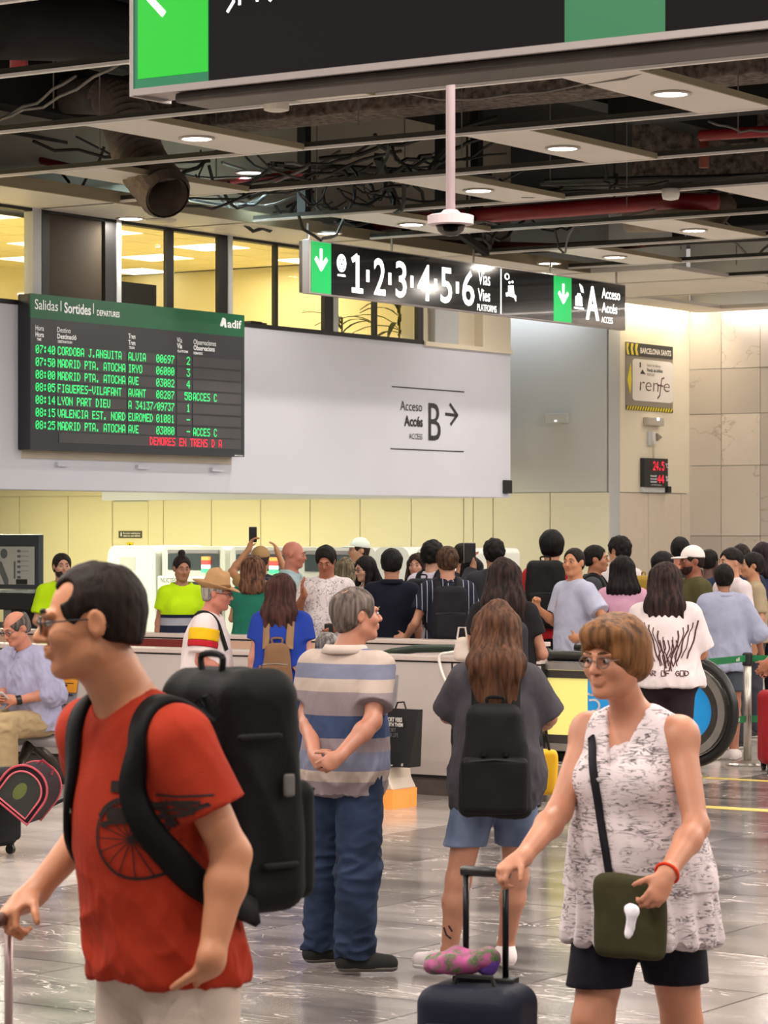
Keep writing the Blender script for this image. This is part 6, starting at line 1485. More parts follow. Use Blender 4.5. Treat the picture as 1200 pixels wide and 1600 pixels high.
def backpack(info, label, col, W_=.15, D_=.085, zc=1.22, hz=.23, strap=None, h=.008, pocket=True, ydist=.115, x=0.0, straps=True, pocketcol=None, kind='backpack', taper=.12, top_handle=True, sw_=1.0, sx=.085):
    u, T = info['u'], info['T']; r = worn(info, 'backpack', label, kind); m = C(col, rough=.7)
    c = T(x, ydist + D_ + .012, zc); g = Fld(c - np.array([.3, .25, .42]) * 1.0, c + np.array([.3, .25, .42]), h)
    g.rbox(c, (W_ * u, D_ * u, hz * u), .055 * u, taper=taper); 
    o = fmesh('pack_body', g, m, r, lambda V: .006 * vnoise(V, 16, 4) + .006 * (.35 - np.abs(vnoise(V * np.array([1, 1, .6]), 24, 1))))
    if pocket:
        c2 = c + np.array([0, D_ * .80, -hz * .42]) * u; g = Fld(c2 - .3, c2 + .3, h); g.rbox(c2, (W_ * .86 * u, D_ * .42 * u, hz * .50 * u), .03 * u); fmesh('front_pocket', g, C(pocketcol, rough=.7) if pocketcol else m, r, lambda V: .003 * vnoise(V, 22, 4))
        zp = MB(); p = [c2 + np.array([-W_ * .78, D_ * .36, hz * .42]) * u, c2 + np.array([0, D_ * .42, hz * .47]) * u, c2 + np.array([W_ * .78, D_ * .36, hz * .42]) * u]; zp.tube([tuple(q) for q in p], .004, 5).build('zip', C('2c2c2e' if col < '3' else '8a8278'), r)
    if top_handle:
        hm = MB(); p = [c + np.array([s * .035, -D_ * .4, hz * .97 + a]) * u for s, a in ((-1, 0), (-1, .035), (1, .035), (1, 0))]; hm.tube([tuple(q) for q in catmull([Vector(q) for q in p], 4)], .007, 6).build('handle', m, r)
    if straps:
        sm = C(strap or col, rough=.7)
        for s in (-1, 1):
            sx_ = sx[0 if s > 0 else 1] if isinstance(sx, tuple) else sx; pts = [T(s * sx_, ydist + .03, zc + hz * .72), T(s * (sx_ + .003), .085, 1.445), T(s * (sx_ + .006), .01, 1.50), T(s * (sx_ + .010), -.085, 1.44), T(s * (sx_ + .022), -.14, 1.33), T(s * (sx_ + .060), -.12, 1.22), T(s * (sx_ + .105), -.02, 1.12), T(s * (sx_ + .04), ydist + .02, 1.05)]
            ribbon_on(info, pts, .062 * u * sw_, sm, 'shoulder_strap', r, off=.004, thick=.012 * u, span=(.12, .9))
    return r
def at(px, Y, yoff=0): return ((px - CX) * Y / F, Y)
def hgt(py, Y): return CZ - (py - H0) * Y / F
# ================================================================== THE PEOPLE
def absj(base, th, **pts):
    t = math.radians(th); d = {k: rel(base, t, v) for k, v in pts.items()}; d['abs'] = True; return d
def polyline_decal(info, pts_list, width, m, name, parent, center, R, d=(0, -1, 0), lift=.0035, target='top'):
    """flat print: strokes given in (x, z) metres on the chest, laid onto the garment's surface"""
    o = info[target]; me = o.data; bv = BVHTree.FromPolygons([v.co.copy() for v in me.vertices], [tuple(p.vertices) for p in me.polygons])
    d = Vector(d).normalized(); right = Vector(R).normalized(); up = Vector((0, 0, 1)); vs = []; fs = []
    def proj(x, z):
        o_ = Vector(center) + right * x + up * z - d * .6
        h_, n_, i_, ds = bv.ray_cast(o_, d)
        return (h_ - d * lift) if h_ is not None else None
    for pts in pts_list:
        wd = width
        if isinstance(pts, tuple) and isinstance(pts[0], (int, float)) is True and isinstance(pts[1], list): wd, pts = pts
        q = []
        for (x0, z0), (x1, z1) in zip(pts, pts[1:]):
            n = max(1, int(math.hypot(x1 - x0, z1 - z0) / .012)); q += [(x0 + (x1 - x0) * k / n, z0 + (z1 - z0) * k / n) for k in range(n)]
        q.append(pts[-1]); prev = None
        for i, (x, z) in enumerate(q):
            a = q[max(0, i - 1)]; b = q[min(len(q) - 1, i + 1)]; t = Vector((b[0] - a[0], b[1] - a[1])); t = t.normalized() if t.length > 0 else Vector((1, 0)); n = Vector((-t.y, t.x)) * wd / 2
            p0, p1 = proj(x + n.x, z + n.y), proj(x - n.x, z - n.y)
            if p0 is None or p1 is None: prev = None; continue
            vs += [p0, p1]; k = len(vs)
            if prev is not None and (vs[prev] - p0).length < .06: fs.append((prev, prev + 1, k - 1, k - 2))
            prev = k - 2
    if not fs: return None
    mb = MB(); ORG[parent] = (0, 0, 0); return mb.add(vs, fs).build(name, m, parent)
def text_strokes(body, x0, x1, z0, z1): return None
def circ(cx, cz, r, n=28, a0=0, a1=2 * PI): return [(cx + r * math.cos(a0 + (a1 - a0) * k / n), cz + r * math.sin(a0 + (a1 - a0) * k / n)) for k in range(n + 1)]

# ---------------- 1. man in the orange-red T-shirt, foreground left
Yr_ = 5.85; b_ = at(262, Yr_); TH = -52
po_ = absj(b_, TH, EL=P(362, 1335, 5.66), WL=P(330, 1498, 5.60), ER=P(168, 1262, 6.18), WR=P(52, 1398, 6.10))
po_.update(lean=.20, handL=dict(d=rel(b_, math.radians(TH), P(306, 1640, 6.10)) - po_['WL'], curl=.1, n=(-1, .2, 0)), handR=dict(d=rel(b_, math.radians(TH), P(-6, 1440, 6.02)) - po_['WR'], curl=1.05, n=(.25, 0, -1), thumb=(.5, .5, .2)))
rt1, I1 = person('man in an orange-red T-shirt with a bicycle print walking left in the foreground', b_, 1.762, TH, h=.0055, sk='c0825f', pose=po_,
    head=dict(yaw=-34, pitch=6, dy=-.035, glasses='2a2a2c', scale=.97), hair=dict(style='short', col='1d1310', t=.004, amp=.0012, fq=120, nape=1.575, hairline=1.715, h=.005, fw=.072, patches=[((.012, .055, 1.772), (.040, .036, .028)), ((.048, -.06, 1.705), (.026, .035, .026)), ((-.048, -.06, 1.705), (.026, .035, .026)), ((0, .135, 1.545), (.11, .05, .040))]),
    top=dict(col='a2301a', hem=.915, sleeve=.62, loose=.008, fold=.009, name='tshirt', neck=.060, hollow=True, slr=1.6, flare=.05), bottom=dict(col='c9b9ad', hem=.05, loose=.02, top=1.0, fold=.006, h=.008), shoes=dict(col='5a5550', h=.008))
bpk1 = backpack(I1, 'large black backpack worn by the man in the orange-red T-shirt', '08080a', W_=.165, D_=.105, zc=1.285, hz=.245, h=.006, ydist=.10, sx=(.118, .085))
T1 = I1['T']; pk = T1(.0, .0, 0)
ORG[bpk1] = (0, 0, 0)
for (x, y, z, sx_, sy_, sz_, nm, co) in ((.168, .25, 1.30, .004, .014, .024, 'fabric_tag', '6d6a68'), (.166, .20, 1.14, .004, .045, .008, 'side_strap', '1c1c1e'), (.166, .20, 1.40, .004, .055, .008, 'side_strap', '1c1c1e')):
    c_ = T1(x, y, z); g = Fld(c_ - .08, c_ + .08, .006); g.rbox(c_, (max(sx_, .006), max(sy_, .006), sz_), .005); fmesh(nm, g, C(co), bpk1)
M_print = mat('shirt_print', lin('1e0908'), .8)
wheel = [(.006, circ(-.055, -.015, .078))] + [(.0022, [(-.055, -.015), (-.055 + .075 * math.cos(k * PI / 8), -.015 + .075 * math.sin(k * PI / 8))]) for k in range(16)]
bike = wheel + [(.013, circ(-.055, -.015, .088, 16, .9, 2.4)), (.030, [(-.105, .105), (-.035, .107)]), (.010, [(-.02, .09), (.06, .115), (.10, .17)]), (.008, [(-.055, -.015), (.00, .12), (.02, .18)]), (.008, [(.0, .09), (.10, .03), (.17, .0)]), (.007, [(-.02, .06), (.08, -.035), (.02, .10)]),
    (.010, [(-.03, .15), (.02, .165), (.08, .15)]), (.012, [(.05, .09), (.12, .085)]), (.007, circ(.115, -.01, .055)), (.012, circ(.115, -.01, .02)), (.009, [(.03, .14), (.13, .11)]), (.008, [(.02, -.04), (.16, -.045)]), (.006, [(-.01, .20), (.05, .20), (.10, .21)])]
bike += [(.016, [(.0, .07), (.05, .06), (.09, .075)]), (.012, [(.03, .03), (.07, .00), (.11, .03)]), (.014, [(.08, .045), (.13, .05)]), (.010, [(.03, .17), (.09, .175)]), (.008, [(.0, .155), (-.02, .135), (.03, .13)]), (.010, [(.10, -.05), (.18, -.02)]), (.008, [(.06, .02), (.19, .03)]), (.008, [(.05, -.01), (.16, .06)])]
bike = wheel + [((w_[0] * .8, [(x, -.03 + (z + .05) * .42) for x, z in w_[1]])) for w_ in bike[len(wheel):]] + [(.011, circ(-.055, -.015, .080, 20, .3, 2.6)), (.022, [(-.100, .088), (-.045, .090)])]
wc_ = snap_px(I1, 207, 1312); polyline_decal(I1, bike, .006, M_print, 'bicycle_print', rt1, (wc_.x + .055, 0, wc_.z + .015), (1, 0, 0), (0, 1, 0))
# his trolley: only handle and pole are in the picture
q = P(4, 1437, 6.02)
def world_root(name, loc, rz, label, cat, group=None):
    o = bpy.data.objects.new(name, None); o.empty_display_size = .1; COL.objects.link(o); o.location = loc; o.rotation_euler = (0, 0, rz); ORG[o] = (0, 0, 0); return props(o, label, cat, group)
def suitcase(name, loc, rz, label, col, hgt_=.55, wd=.38, dp=.22, hz_=1.0, polec='141416', gripc='141416', soft=True, polew=.10, tilt=0.0, two=True, h=.009):
    r = world_root(name, loc, rz, label, 'suitcase'); r.rotation_euler = (tilt, 0, rz)
    g = Fld((-wd / 2 - .05, -dp / 2 - .06, .0), (wd / 2 + .05, dp / 2 + .05, hgt_ + .12), h); g.rbox((0, 0, .05 + hgt_ / 2), (wd / 2, dp / 2, hgt_ / 2), .055)
    fmesh('shell', g, C(col, rough=.6), r, lambda V: .002 * vnoise(V, 20, 1))
    g = Fld((-wd / 2, -dp / 2 - .08, .0), (wd / 2, 0, hgt_ + .1), h); g.rbox((0, -dp / 2 - .005, .05 + hgt_ * .45), (wd * .40, .03, hgt_ * .38), .028); fmesh('front_pocket', g, C(col, rough=.6), r)
    zc_ = .05 + hgt_
    if two:
        for s in (-1, 1): MB().tube([(s * polew / 2, dp * .3, zc_ - .02), (s * polew / 2, dp * .3, hz_)], .009, 10).build('handle_tube', mat('pole_' + polec, lin(polec), .3, .6), r, smooth=True)
    MB().tube([(-polew / 2 - .012, dp * .3, hz_), (polew / 2 + .012, dp * .3, hz_)], .0145, 12).build('grip', mat('grip_' + gripc, lin(gripc), .4), r, smooth=True)
    MB().box(-polew / 2 - .03, polew / 2 + .03, dp * .3 - .03, dp * .3 + .03, zc_ - .012, zc_ + .012).build('handle_socket', M_dark, r, bevel=.004)
    hm = [(-.06, -dp * .1, zc_ - .005), (-.05, -dp * .1, zc_ + .022), (.05, -dp * .1, zc_ + .022), (.06, -dp * .1, zc_ - .005)]; MB().tube(hm, .008, 6).build('top_handle', M_dark, r)
    for sx in (-1, 1):
        for sy in (-1, 1): MB().tube([(sx * (wd / 2 - .05) - .012, sy * (dp / 2 - .04), .028), (sx * (wd / 2 - .05) + .012, sy * (dp / 2 - .04), .028)], .027, 14).box(sx * (wd / 2 - .05) - .018, sx * (wd / 2 - .05) + .018, sy * (dp / 2 - .04) - .012, sy * (dp / 2 - .04) + .012, .03, .07).build('wheel', M_rubber, r)
    return r
suitcase('suitcase', (q.x + .065, q.y - .02, 0), math.radians(80), 'suitcase with a brown grip and pale pole at the left edge', '4a3a3c', .60, .40, .24, q.z, polec='b09a98', gripc='4a2620', polew=.13)

# ---------------- 2. woman in the white patterned blouse, foreground right
Yw = 8.0; b_ = at(1000, Yw); TH = -33
po_ = absj(b_, TH, ER=P(874, 1268, 7.92), WR=P(815, 1342, 7.72), EL=P(1088, 1292, 7.76), WL=P(1040, 1368, 7.58), KL=P(1066, 1600, 8.10), KR=P(926, 1596, 7.96), AL=P(1082, 1800, 8.35), AR=P(905, 1815, 7.95))
po_['AL'][2] = po_['AR'][2] = .09
po_.update(lean=.10, handR=dict(d=rel(b_, math.radians(TH), P(766, 1368, 7.66)) - po_['WR'], curl=.85, n=(.1, .3, -1), thumb=(.4, -.8, .2)), handL=dict(d=rel(b_, math.radians(TH), P(1003, 1450, 7.50)) - po_['WL'], curl=.75, n=(-.6, .6, .1), thumb=(-.2, -.9, .1)))
M_blouse = cloth('blouse_print', lin('dccfd2'), pattern='scribble', col2=lin('3c343a'), freq=(13, 13, 66), thr=.50)
blo = dict(m=M_blouse, hem=.925, sleeve=0, loose=.006, fold=.006, name='blouse', neck=.058, vneck=.19, flare=.20, collar='lapel')
rt2, I2 = person('woman in a white patterned sleeveless blouse and glasses pulling a suitcase in the foreground', b_, 1.572, TH, h=.006, fat=1.22, sex='f', sk='bc8064', pose=po_,
    head=dict(yaw=-8, pitch=5, dy=-.045, dx=-.02, glasses='7a6a66', scale=1.06, jaw=1.12), hair=dict(style='bowl', col='6e4a2c', hi='a97c4c', t=.020, amp=.0035, fq=36, nape=1.545, hairline=1.69, h=.006, fw=.066, covers_ears=True),
    top=blo, extra=dict(m=M_blouse, hem=.765, sleeve=0, loose=-.010, fold=.004, name='blouse_frill', neck=.09, flare=.20, pleat=.013), bottom=dict(col='14101c', hem=.625, loose=.022, top=1.0, fold=.005, name='shorts', h=.008), shoes=dict(col='6a6468', h=.009))
u = I2['u']
# crossbody bag, strap, tissue, bracelet
cb2 = worn(I2, 'crossbody_bag', 'dark olive crossbody bag on a black strap in front of the patterned blouse', 'bag')
bc_ = rel(b_, math.radians(TH), P(985, 1432, 7.66)); g = Fld(bc_ - .22, bc_ + .22, .006); g.rbox(bc_, (.105, .028, .112), .026, R=rotz(0)); fmesh('bag_body', g, C('3a3722', rough=.9), cb2, lambda V: .004 * vnoise(V, 45, 2))
M_blk = C('17151c', rough=.7); 
pts_ = [snap_px(I2, x, y) for x, y in ((926, 1152), (926, 1190), (931, 1230), (938, 1270), (944, 1310), (950, 1345), (954, 1368))]; pts_ = [p_ for p_ in pts_ if p_ is not None]
ribbon_on(I2, pts_, .024, M_blk, 'strap', cb2, off=.004, thick=.006, sub=4)
for side, px_ in (('L', ((984, 1075), (990, 1105), (978, 1140), (958, 1178))), ('R', ((922, 1108), (934, 1140), (955, 1180)))):
    q_ = [snap_px(I2, *v) for v in px_]; q_ = [v for v in q_ if v is not None]
    if len(q_) > 2: ribbon_on(I2, q_, .040, M_blouse, 'lapel', rt2, off=.003, thick=.006, sub=4)
sr_ = rel(b_, math.radians(TH), P(925, 1218, 7.68)); sr_ = np.array(snap_px(I2, 929, 1218) or sr_); g = Fld(sr_ - .04, sr_ + .04, .004); g.rbox(sr_, (.020, .006, .006), .003); fmesh('strap_buckle', g, C('b8b0b4'), cb2)
wl_ = I2['J']['WL']; d_ = nrm(wl_ - I2['J']['EL']); m = MB(); e1 = Vector(np.cross(d_, VZ)).normalized(); e2 = Vector(np.cross(d_, e1)); ORG[rt2] = (0, 0, 0)
m.tube([tuple(Vector(wl_) - Vector(d_) * .01 + (e1 * math.cos(t * PI / 8) + e2 * math.sin(t * PI / 8)) * .032) for t in range(17)], .0042, 6).build('bracelet', C('d23a1e'), rt2, smooth=True)
ts = worn(I2, 'paper_tissue', 'crumpled white tissue in the left hand of the woman in the patterned blouse', 'tissue'); c_ = rel(b_, math.radians(TH), P(988, 1440, 7.45)); g = Fld(c_ - .06, c_ + .06, .005); g.cap(c_ + np.array([.0, 0, .025]), c_ + np.array([-.01, 0, -.035]), .020, .010, 0, sq=(1, .7, 1)); fmesh('paper', g, C('e8e4ec'), ts, lambda V: .006 * vnoise(V, 80, 2))
# her navy suitcase
hq = P(770, 1372, 7.72)
sc2 = suitcase('suitcase', (P(744, 1500, 7.9).x, 7.80, 0), math.radians(-22), 'navy fabric suitcase with a black telescopic handle and a bright scarf on top', '161a2b', .545, .30, .22, hq.z, polew=.115, h=.008)
# the scarf bundle
sf = world_root('scarf', P(735, 1500, 7.86), 0, 'pink, purple and green patterned scarf bundled on the navy suitcase', 'scarf')
M_scarf = cloth('scarf_print', lin('b0578a'), pattern='scribble', col2=lin('3e6b3a'), freq=(30, 30, 30), thr=2.2)
g = Fld((-.14, -.12, -.06), (.14, .12, .10), .006); g.ell((-.03, -.02, .0), (.085, .06, .035), .02); g.ell((.035, -.03, .012), (.05, .045, .03), .01); g.ell((-.075, -.02, -.01), (.05, .05, .025), .01); fmesh('cloth_bundle', g, M_scarf, sf, lambda V: .010 * vnoise(V, 55, 2))
g = Fld((-.0, -.10, -.06), (.12, .08, .08), .006); g.ell((.045, -.045, .0), (.035, .03, .032), .01); fmesh('purple_fold', g, C('5a3a8c'), sf, lambda V: .007 * vnoise(V, 55, 3))

# ---------------- 3. man in the striped polo shirt, seen from behind
Y3 = 11.85; b_ = at(538, Y3); TH = 150
po_ = absj(b_, TH, EL=P(480, 1118, 11.92), WL=P(492, 1180, 11.66), ER=P(582, 1128, 11.66), WR=P(530, 1182, 11.52), AL=P(500, 1478, 12.05), AR=P(553, 1492, 11.80), KL=P(512, 1368, 12.0), KR=P(558, 1368, 11.78))
po_['AL'][2] = po_['AR'][2] = .095
po_.update(lean=.05, FL=-38, FR=-58, handL=dict(d=rel(b_, math.radians(TH), P(510, 1215, 11.50)) - po_['WL'], curl=.9, n=(-.6, -.5, -.2), thumb=(0, 0, 1)), handR=dict(d=rel(b_, math.radians(TH), P(490, 1208, 11.45)) - po_['WR'], curl=1.0, n=(.3, -.9, .1), thumb=(0, 0, 1)))
zz = lambda y: 1.83 - (y - 825) / 380
cA, cB, cC_, cD = lin('6e7084'), lin('ab9b91'), lin('83767a'), lin('374565')
M_polo = cloth('striped_polo', cA, bands=[(.60, cC_), (zz(1218), cB), (zz(1201), cA), (zz(1173), cC_), (zz(1152), cD), (zz(1116), cC_), (zz(1080), cB), (zz(1060), cA), (zz(1037), cB), (zz(1016), lin('5d6785'))])
rt3, I3 = person('grey-haired man in a striped polo shirt and jeans, hands clasped behind his back', b_, 1.572, TH, h=.007, fat=1.13, sk='a8705a', pose=po_,
    head=dict(yaw=-38, pitch=-2, dy=-.01, dx=-.035, scale=1.04), hair=dict(style='short', patches=[((0, .075, 1.765), (.05, .05, .035))], col='5a4f49', hi='8a7e76', t=.010, amp=.003, fq=50, nape=1.55, hairline=1.70, h=.006),
    top=dict(m=M_polo, hem=.820, sleeve=.72, loose=.012, fold=.011, name='polo_shirt', neck=.060, collar=True, collarm=C('b8a79e'), slr=1.7, hollow=True, flare=.03), bottom=dict(m=cloth('jeans', lin('1a2438'), pattern='denim', col2=lin('2d3b57')), hem=.075, loose=.030, top=1.0, fold=.013, name='jeans'), shoes=dict(col='252423', sole='625c58', laces='1a1a1a', h=.006))
# ---------------- 4. young woman in a grey shirt with a black backpack
Y4 = 11.75; b_ = at(776, Y4); TH = 176
po_ = absj(b_, TH, EL=P(700, 1118, 11.85), WL=P(722, 1120, 12.05), ER=P(858, 1122, 11.80), WR=P(838, 1140, 12.05), AL=P(702, 1488, 11.80), AR=P(790, 1490, 11.95), KL=P(716, 1375, 11.75), KR=P(806, 1370, 11.85))
po_['AL'][2] = po_['AR'][2] = .095
po_.update(FL=62, FR=8, handL=dict(d=(0, -1, .1), curl=.6), handR=dict(d=(0, -1, .1), curl=.6))
rt4, I4 = person('young woman with long wavy brown hair, grey shirt and denim shorts seen from behind', b_, 1.515, TH, h=.007, fat=1.12, sex='f', sk='b07a62', pose=po_,
    head=dict(yaw=6, pitch=4, scale=1.03), hair=dict(style='long', col='4a2f20', hi='8a5e40', t=.022, len=.33, w=.115, spread=1.15, dy=.045, amp=.008, fq=42, h=.006, vpoint=5, nape=1.55, wave=30),
    top=dict(col='403c42', hem=.80, sleeve=.92, loose=.014, fold=.012, name='shirt', flare=.10, slr=2.6, hollow=True), bottom=dict(m=cloth('denim_light', lin('4c5972'), pattern='denim', col2=lin('77839f')), hem=.615, loose=.030, top=1.0, fold=.006, name='denim_shorts'), shoes=dict(col='e0d4d4', sole='e8e2e0', laces='f0eaea', sock='d8ccc8', h=.006))
bk4 = backpack(I4, 'black backpack on the young woman in the grey shirt', '09080a', W_=.180, D_=.085, zc=1.035, hz=.262, h=.006, ydist=.125, taper=.28)
u = I4['u']; c_ = I4['T'](0, .30, 1.16)
m = MB(); ORG[bk4] = (0, 0, 0)
for s in (-1, 1): 
    q_ = I4['T'](s * .05, .292, 1.07); MB().lathe((q_[0], q_[1] + .01, q_[2]), [(.0, -.008), (.012, -.006), (.012, .006), (.0, .008)], 10).build('leather_tab', C('0c0c0c', rough=.4), bk4)
# hem fringe of the shorts
# tattoo on the left leg
kl = I4['J']['AL']
I4['body'] = [c for c in rt4.children if c.name.startswith('body')][0]
polyline_decal(I4, [(.008, [(.0, .22), (-.02, .19)]), (.010, [(-.005, .165), (.012, .150)]), (.008, [(.02, .125), (.035, .10)]), (.008, [(.0, .115), (.01, .085), (.03, .07)])], .008, mat('tattoo_ink', lin('33201f'), .7), 'tattoo', rt4, tuple(kl + np.array([.02, 0, -.01])), (-1, 0, 0), (0, -1, 0), .002, 'body')['kind'] = 'stuff'
# yellow shopping bag in her hand
yb = world_root('shopping_bag', P(862, 1240, 12.1), 0, 'yellow shopping bag hanging beside the young woman in the grey shirt', 'bag')
g = Fld((-.12, -.08, -.02), (.08, .08, .26), .007); g.rbox((-.028, 0, .09), (.052, .04, .095), .02); fmesh('bag_body', g, C('d9a51e', rough=.6), yb, lambda V: .006 * vnoise(V, 25, 3))
MB().tube([(-.05, 0, .18), (-.045, -.01, .26), (-.03, -.01, .30), (-.01, 0, .18)], .006, 6).build('handles', C('2a2420'), yb)

# ---------------- 5. seated man on the bench
ba_, Yb_ = pa(58, 15.52); wv = W(ba_, 15.50); b_ = (wv.x, wv.y); TH = -38
seat_pose = dict(hip_z=.50, lean=.22, hip_y=.0, KL=(.12, -.44, .50), KR=(-.10, -.43, .52), AL=(.10, -.40, .095), AR=(-.10, -.46, .095), EL=(.24, -.02, 1.15), WL=(.10, -.26, 1.10), ER=(-.24, -.03, 1.15), WR=(-.06, -.27, 1.12))
sp_ = dict(seat_pose); sp_.update(handL=dict(d=(-.75, -.45, .15), curl=.5), handR=dict(d=(.5, -.8, .1), curl=.6))
rt5, I5 = person('balding man in glasses and a lilac shirt sitting on the bench reading a phone', b_, 1.63, TH, h=.009, fat=1.12, sk='c4836a', pose=sp_,
    head=dict(yaw=-6, pitch=24, dy=-.03, glasses='3a2c28', scale=1.06), hair=dict(style='horseshoe', col='5d5652', t=.008, amp=.002, fq=60, h=.007, hairline=1.70),
    top=dict(col='a7a6c4', hem=.86, sleeve=1.12, loose=.020, fold=.012, collar=True, slr=2.4, name='shirt'), bottom=dict(col='b39c78', loose=.028, fold=.010, hem=.08), shoes='3a302c')
def handprop(info, side, name, label, cat, size, col, off=(0, 0, 0), R=None, emit=None):
    r = worn(info, name, label, cat); c_ = info['J']['W' + side] + info['J']['hd' + side] * .10 * info['u'] + np.array(off); g = Fld(c_ - .16, c_ + .16, .005); g.rbox(c_, size, .006, R=R)
    fmesh('phone_body' if cat == 'phone' else 'device_body', g, mat('device_' + col, lin(col), .25), r); return r
handprop(I5, 'L', 'phone', 'pale phone in the hands of the seated man', 'phone', (.045, .006, .07), 'c9c6cc', R=rotx(.9))
m = MB(); c_ = I5['J']['WL']; d_ = nrm(I5['J']['hdL']); ORG[rt5] = (0, 0, 0); MB().tube([tuple(c_ - nrm(c_ - I5['J']['EL']) * .03), tuple(c_ + nrm(c_ - I5['J']['EL']) * .008)], .034, 12).build('watch', M_rubber, rt5)

# ---------------- the people behind, one by one
def P_(px, py, Y, th, label, **k):
    H = hgt(py, Y) - k.pop('ht', .018); k.setdefault('h', .0125); b_ = at(px, Y); return person(label, b_, H, th, **k)
PH = dict(EL=(.22, -.02, 1.14), WL=(.07, -.27, 1.20), ER=(-.22, -.02, 1.14), WR=(-.07, -.27, 1.20))
CR = dict(EL=(.22, .0, 1.14), WL=(.12, -.24, 1.02), ER=(-.22, .0, 1.14), WR=(-.12, -.24, 1.02))
# hat man, blue woman: nearer than the balustrade
r_, I = P_(318, 904, 18.6, 84, 'man in a straw-coloured hat and a white shirt with a red and yellow shoulder stripe', h=.009, fat=1.24, sk='c07a66', ht=.0, pose=dict(CR, lean=.10), head=dict(glasses='3a3030', pitch=8, fedora='b08a62', band='7a5a3c', jaw=1.1, scale=1.06, dy=-.02), hair=dict(style='short', col='8d8580', t=.005, h=.008),
    top=dict(col='ddd0d0', hem=.80, sleeve=.78, loose=.022, slr=2.2, fold=.010, name='polo_shirt', hollow=False), bottom=dict(col='8d8276', loose=.02))
J, u, T = I['J'], I['u'], I['T']
for nm, c0_, c1_, co in (('yellow_shoulder_band', .10, .44, 'e2b41c'), ('red_shoulder_band', .44, .62, 'b3202c')):
    S, E = J['SR'], J['ER']; g = Fld(np.minimum(S, E) - .16, np.maximum(S, E) + .16, .008); d = nrm(E - S); p0, p1 = S + (E - S) * c0_, S + (E - S) * c1_
    g.cap(S - d * .02, E, (.056 * 1.19 + .0125) * u + .0315, (.047 * 1.19 + .013 * 2.2) * u + .026, 0, cut=[(p0, -d), (p1, d)]); fmesh(nm, g, C(co), r_, None, 'red shoulder band' if 'red' in nm else 'yellow shoulder band')
sl_ = worn(I, 'shoulder_strap', 'black bag strap across the back of the man in the straw-coloured hat', 'strap'); pts = catmull([Vector(T(.14, .10, 1.36)), Vector(T(.10, .06, 1.47)), Vector(T(-.02, .10, 1.46)), Vector(T(-.13, .03, 1.49)), Vector(T(-.16, -.10, 1.40)), Vector(T(-.12, -.18, 1.22))], 5); ribbon_on(I, pts, .035, C('1a1a1c'), 'webbing', sl_, sub=1)
r_, I = P_(440, 893, 18.5, 172, 'woman with long auburn hair in a bright blue top', h=.009, fat=1.12, sex='f', sk='c08672', head=dict(yaw=-4), hair=dict(style='long', col='3c231f', hi='6a4034', t=.016, len=.30, w=.11, spread=1.2, amp=.005, fq=40, h=.007, nape=1.55),
    top=dict(col='1f3a96', hem=.88, sleeve=.50, loose=.016, slr=1.6, fold=.008, name='blue_top', flare=.08), bottom=dict(col='20345f', loose=.02))
backpack(I, 'small tan leather backpack on the woman in the bright blue top', '7a5a40', W_=.118, D_=.055, zc=1.10, hz=.155, h=.007, strap='8a6a4c', taper=.25, ydist=.14)
# elderly person seated behind the striped man
a_, Y_ = pa(520, 15.52); wv = W(a_, 15.5); person('grey-haired seated person mostly hidden behind the striped polo shirt', (wv.x, wv.y), 1.50, -10, h=.0125, sk='b98670', pose=dict(seat_pose), head=dict(yaw=30, pitch=15, glasses='3a3030'), hair=dict(style='short', col='8b8683'), top=dict(col='6c6f78', sleeve=.6), bottom=dict(col='3f4048'), shoes='2a2a2a')
# woman with the long black hair and backpack
r_, I = P_(788, 870, 17.7, 174, 'woman with very long black hair in a black T-shirt and backpack', h=.010, fat=1.14, sex='f', sk='b57c64', pose=dict(EL=(.25, .0, 1.13), WL=(.12, -.2, 1.10), ER=(-.25, .0, 1.13), WR=(-.12, -.2, 1.10)), hair=dict(style='long', col='1a1212', hi='3a2824', t=.018, len=.42, w=.13, spread=1.35, amp=.006, fq=40, h=.008, nape=1.55, ex=-.03),
    top=dict(col='1b191c', hem=.9, sleeve=.55, loose=.012), bottom=dict(col='26262c', loose=.01), face=False)
backpack(I, 'dark grey backpack under the very long black hair', '2c2a31', W_=.150, D_=.07, zc=1.12, hz=.23, h=.009, x=-.03)
wb_ = world_root('tote_bag', P(722, 1024, 17.6), 0, 'white cloth bag at the side of the woman with very long black hair', 'bag'); g = Fld((-.09, -.08, -.05), (.10, .08, .17), .009); g.rbox((0, 0, .04), (.055, .04, .075), .03, taper=.3); fmesh('bag_body', g, C('c9b9ae'), wb_, lambda V: .006 * vnoise(V, 30, 1)); MB().tube([(-.03, 0, .10), (-.02, 0, .17), (.02, 0, .17), (.03, 0, .10)], .006, 6).build('handle', C('c9b9ae'), wb_)

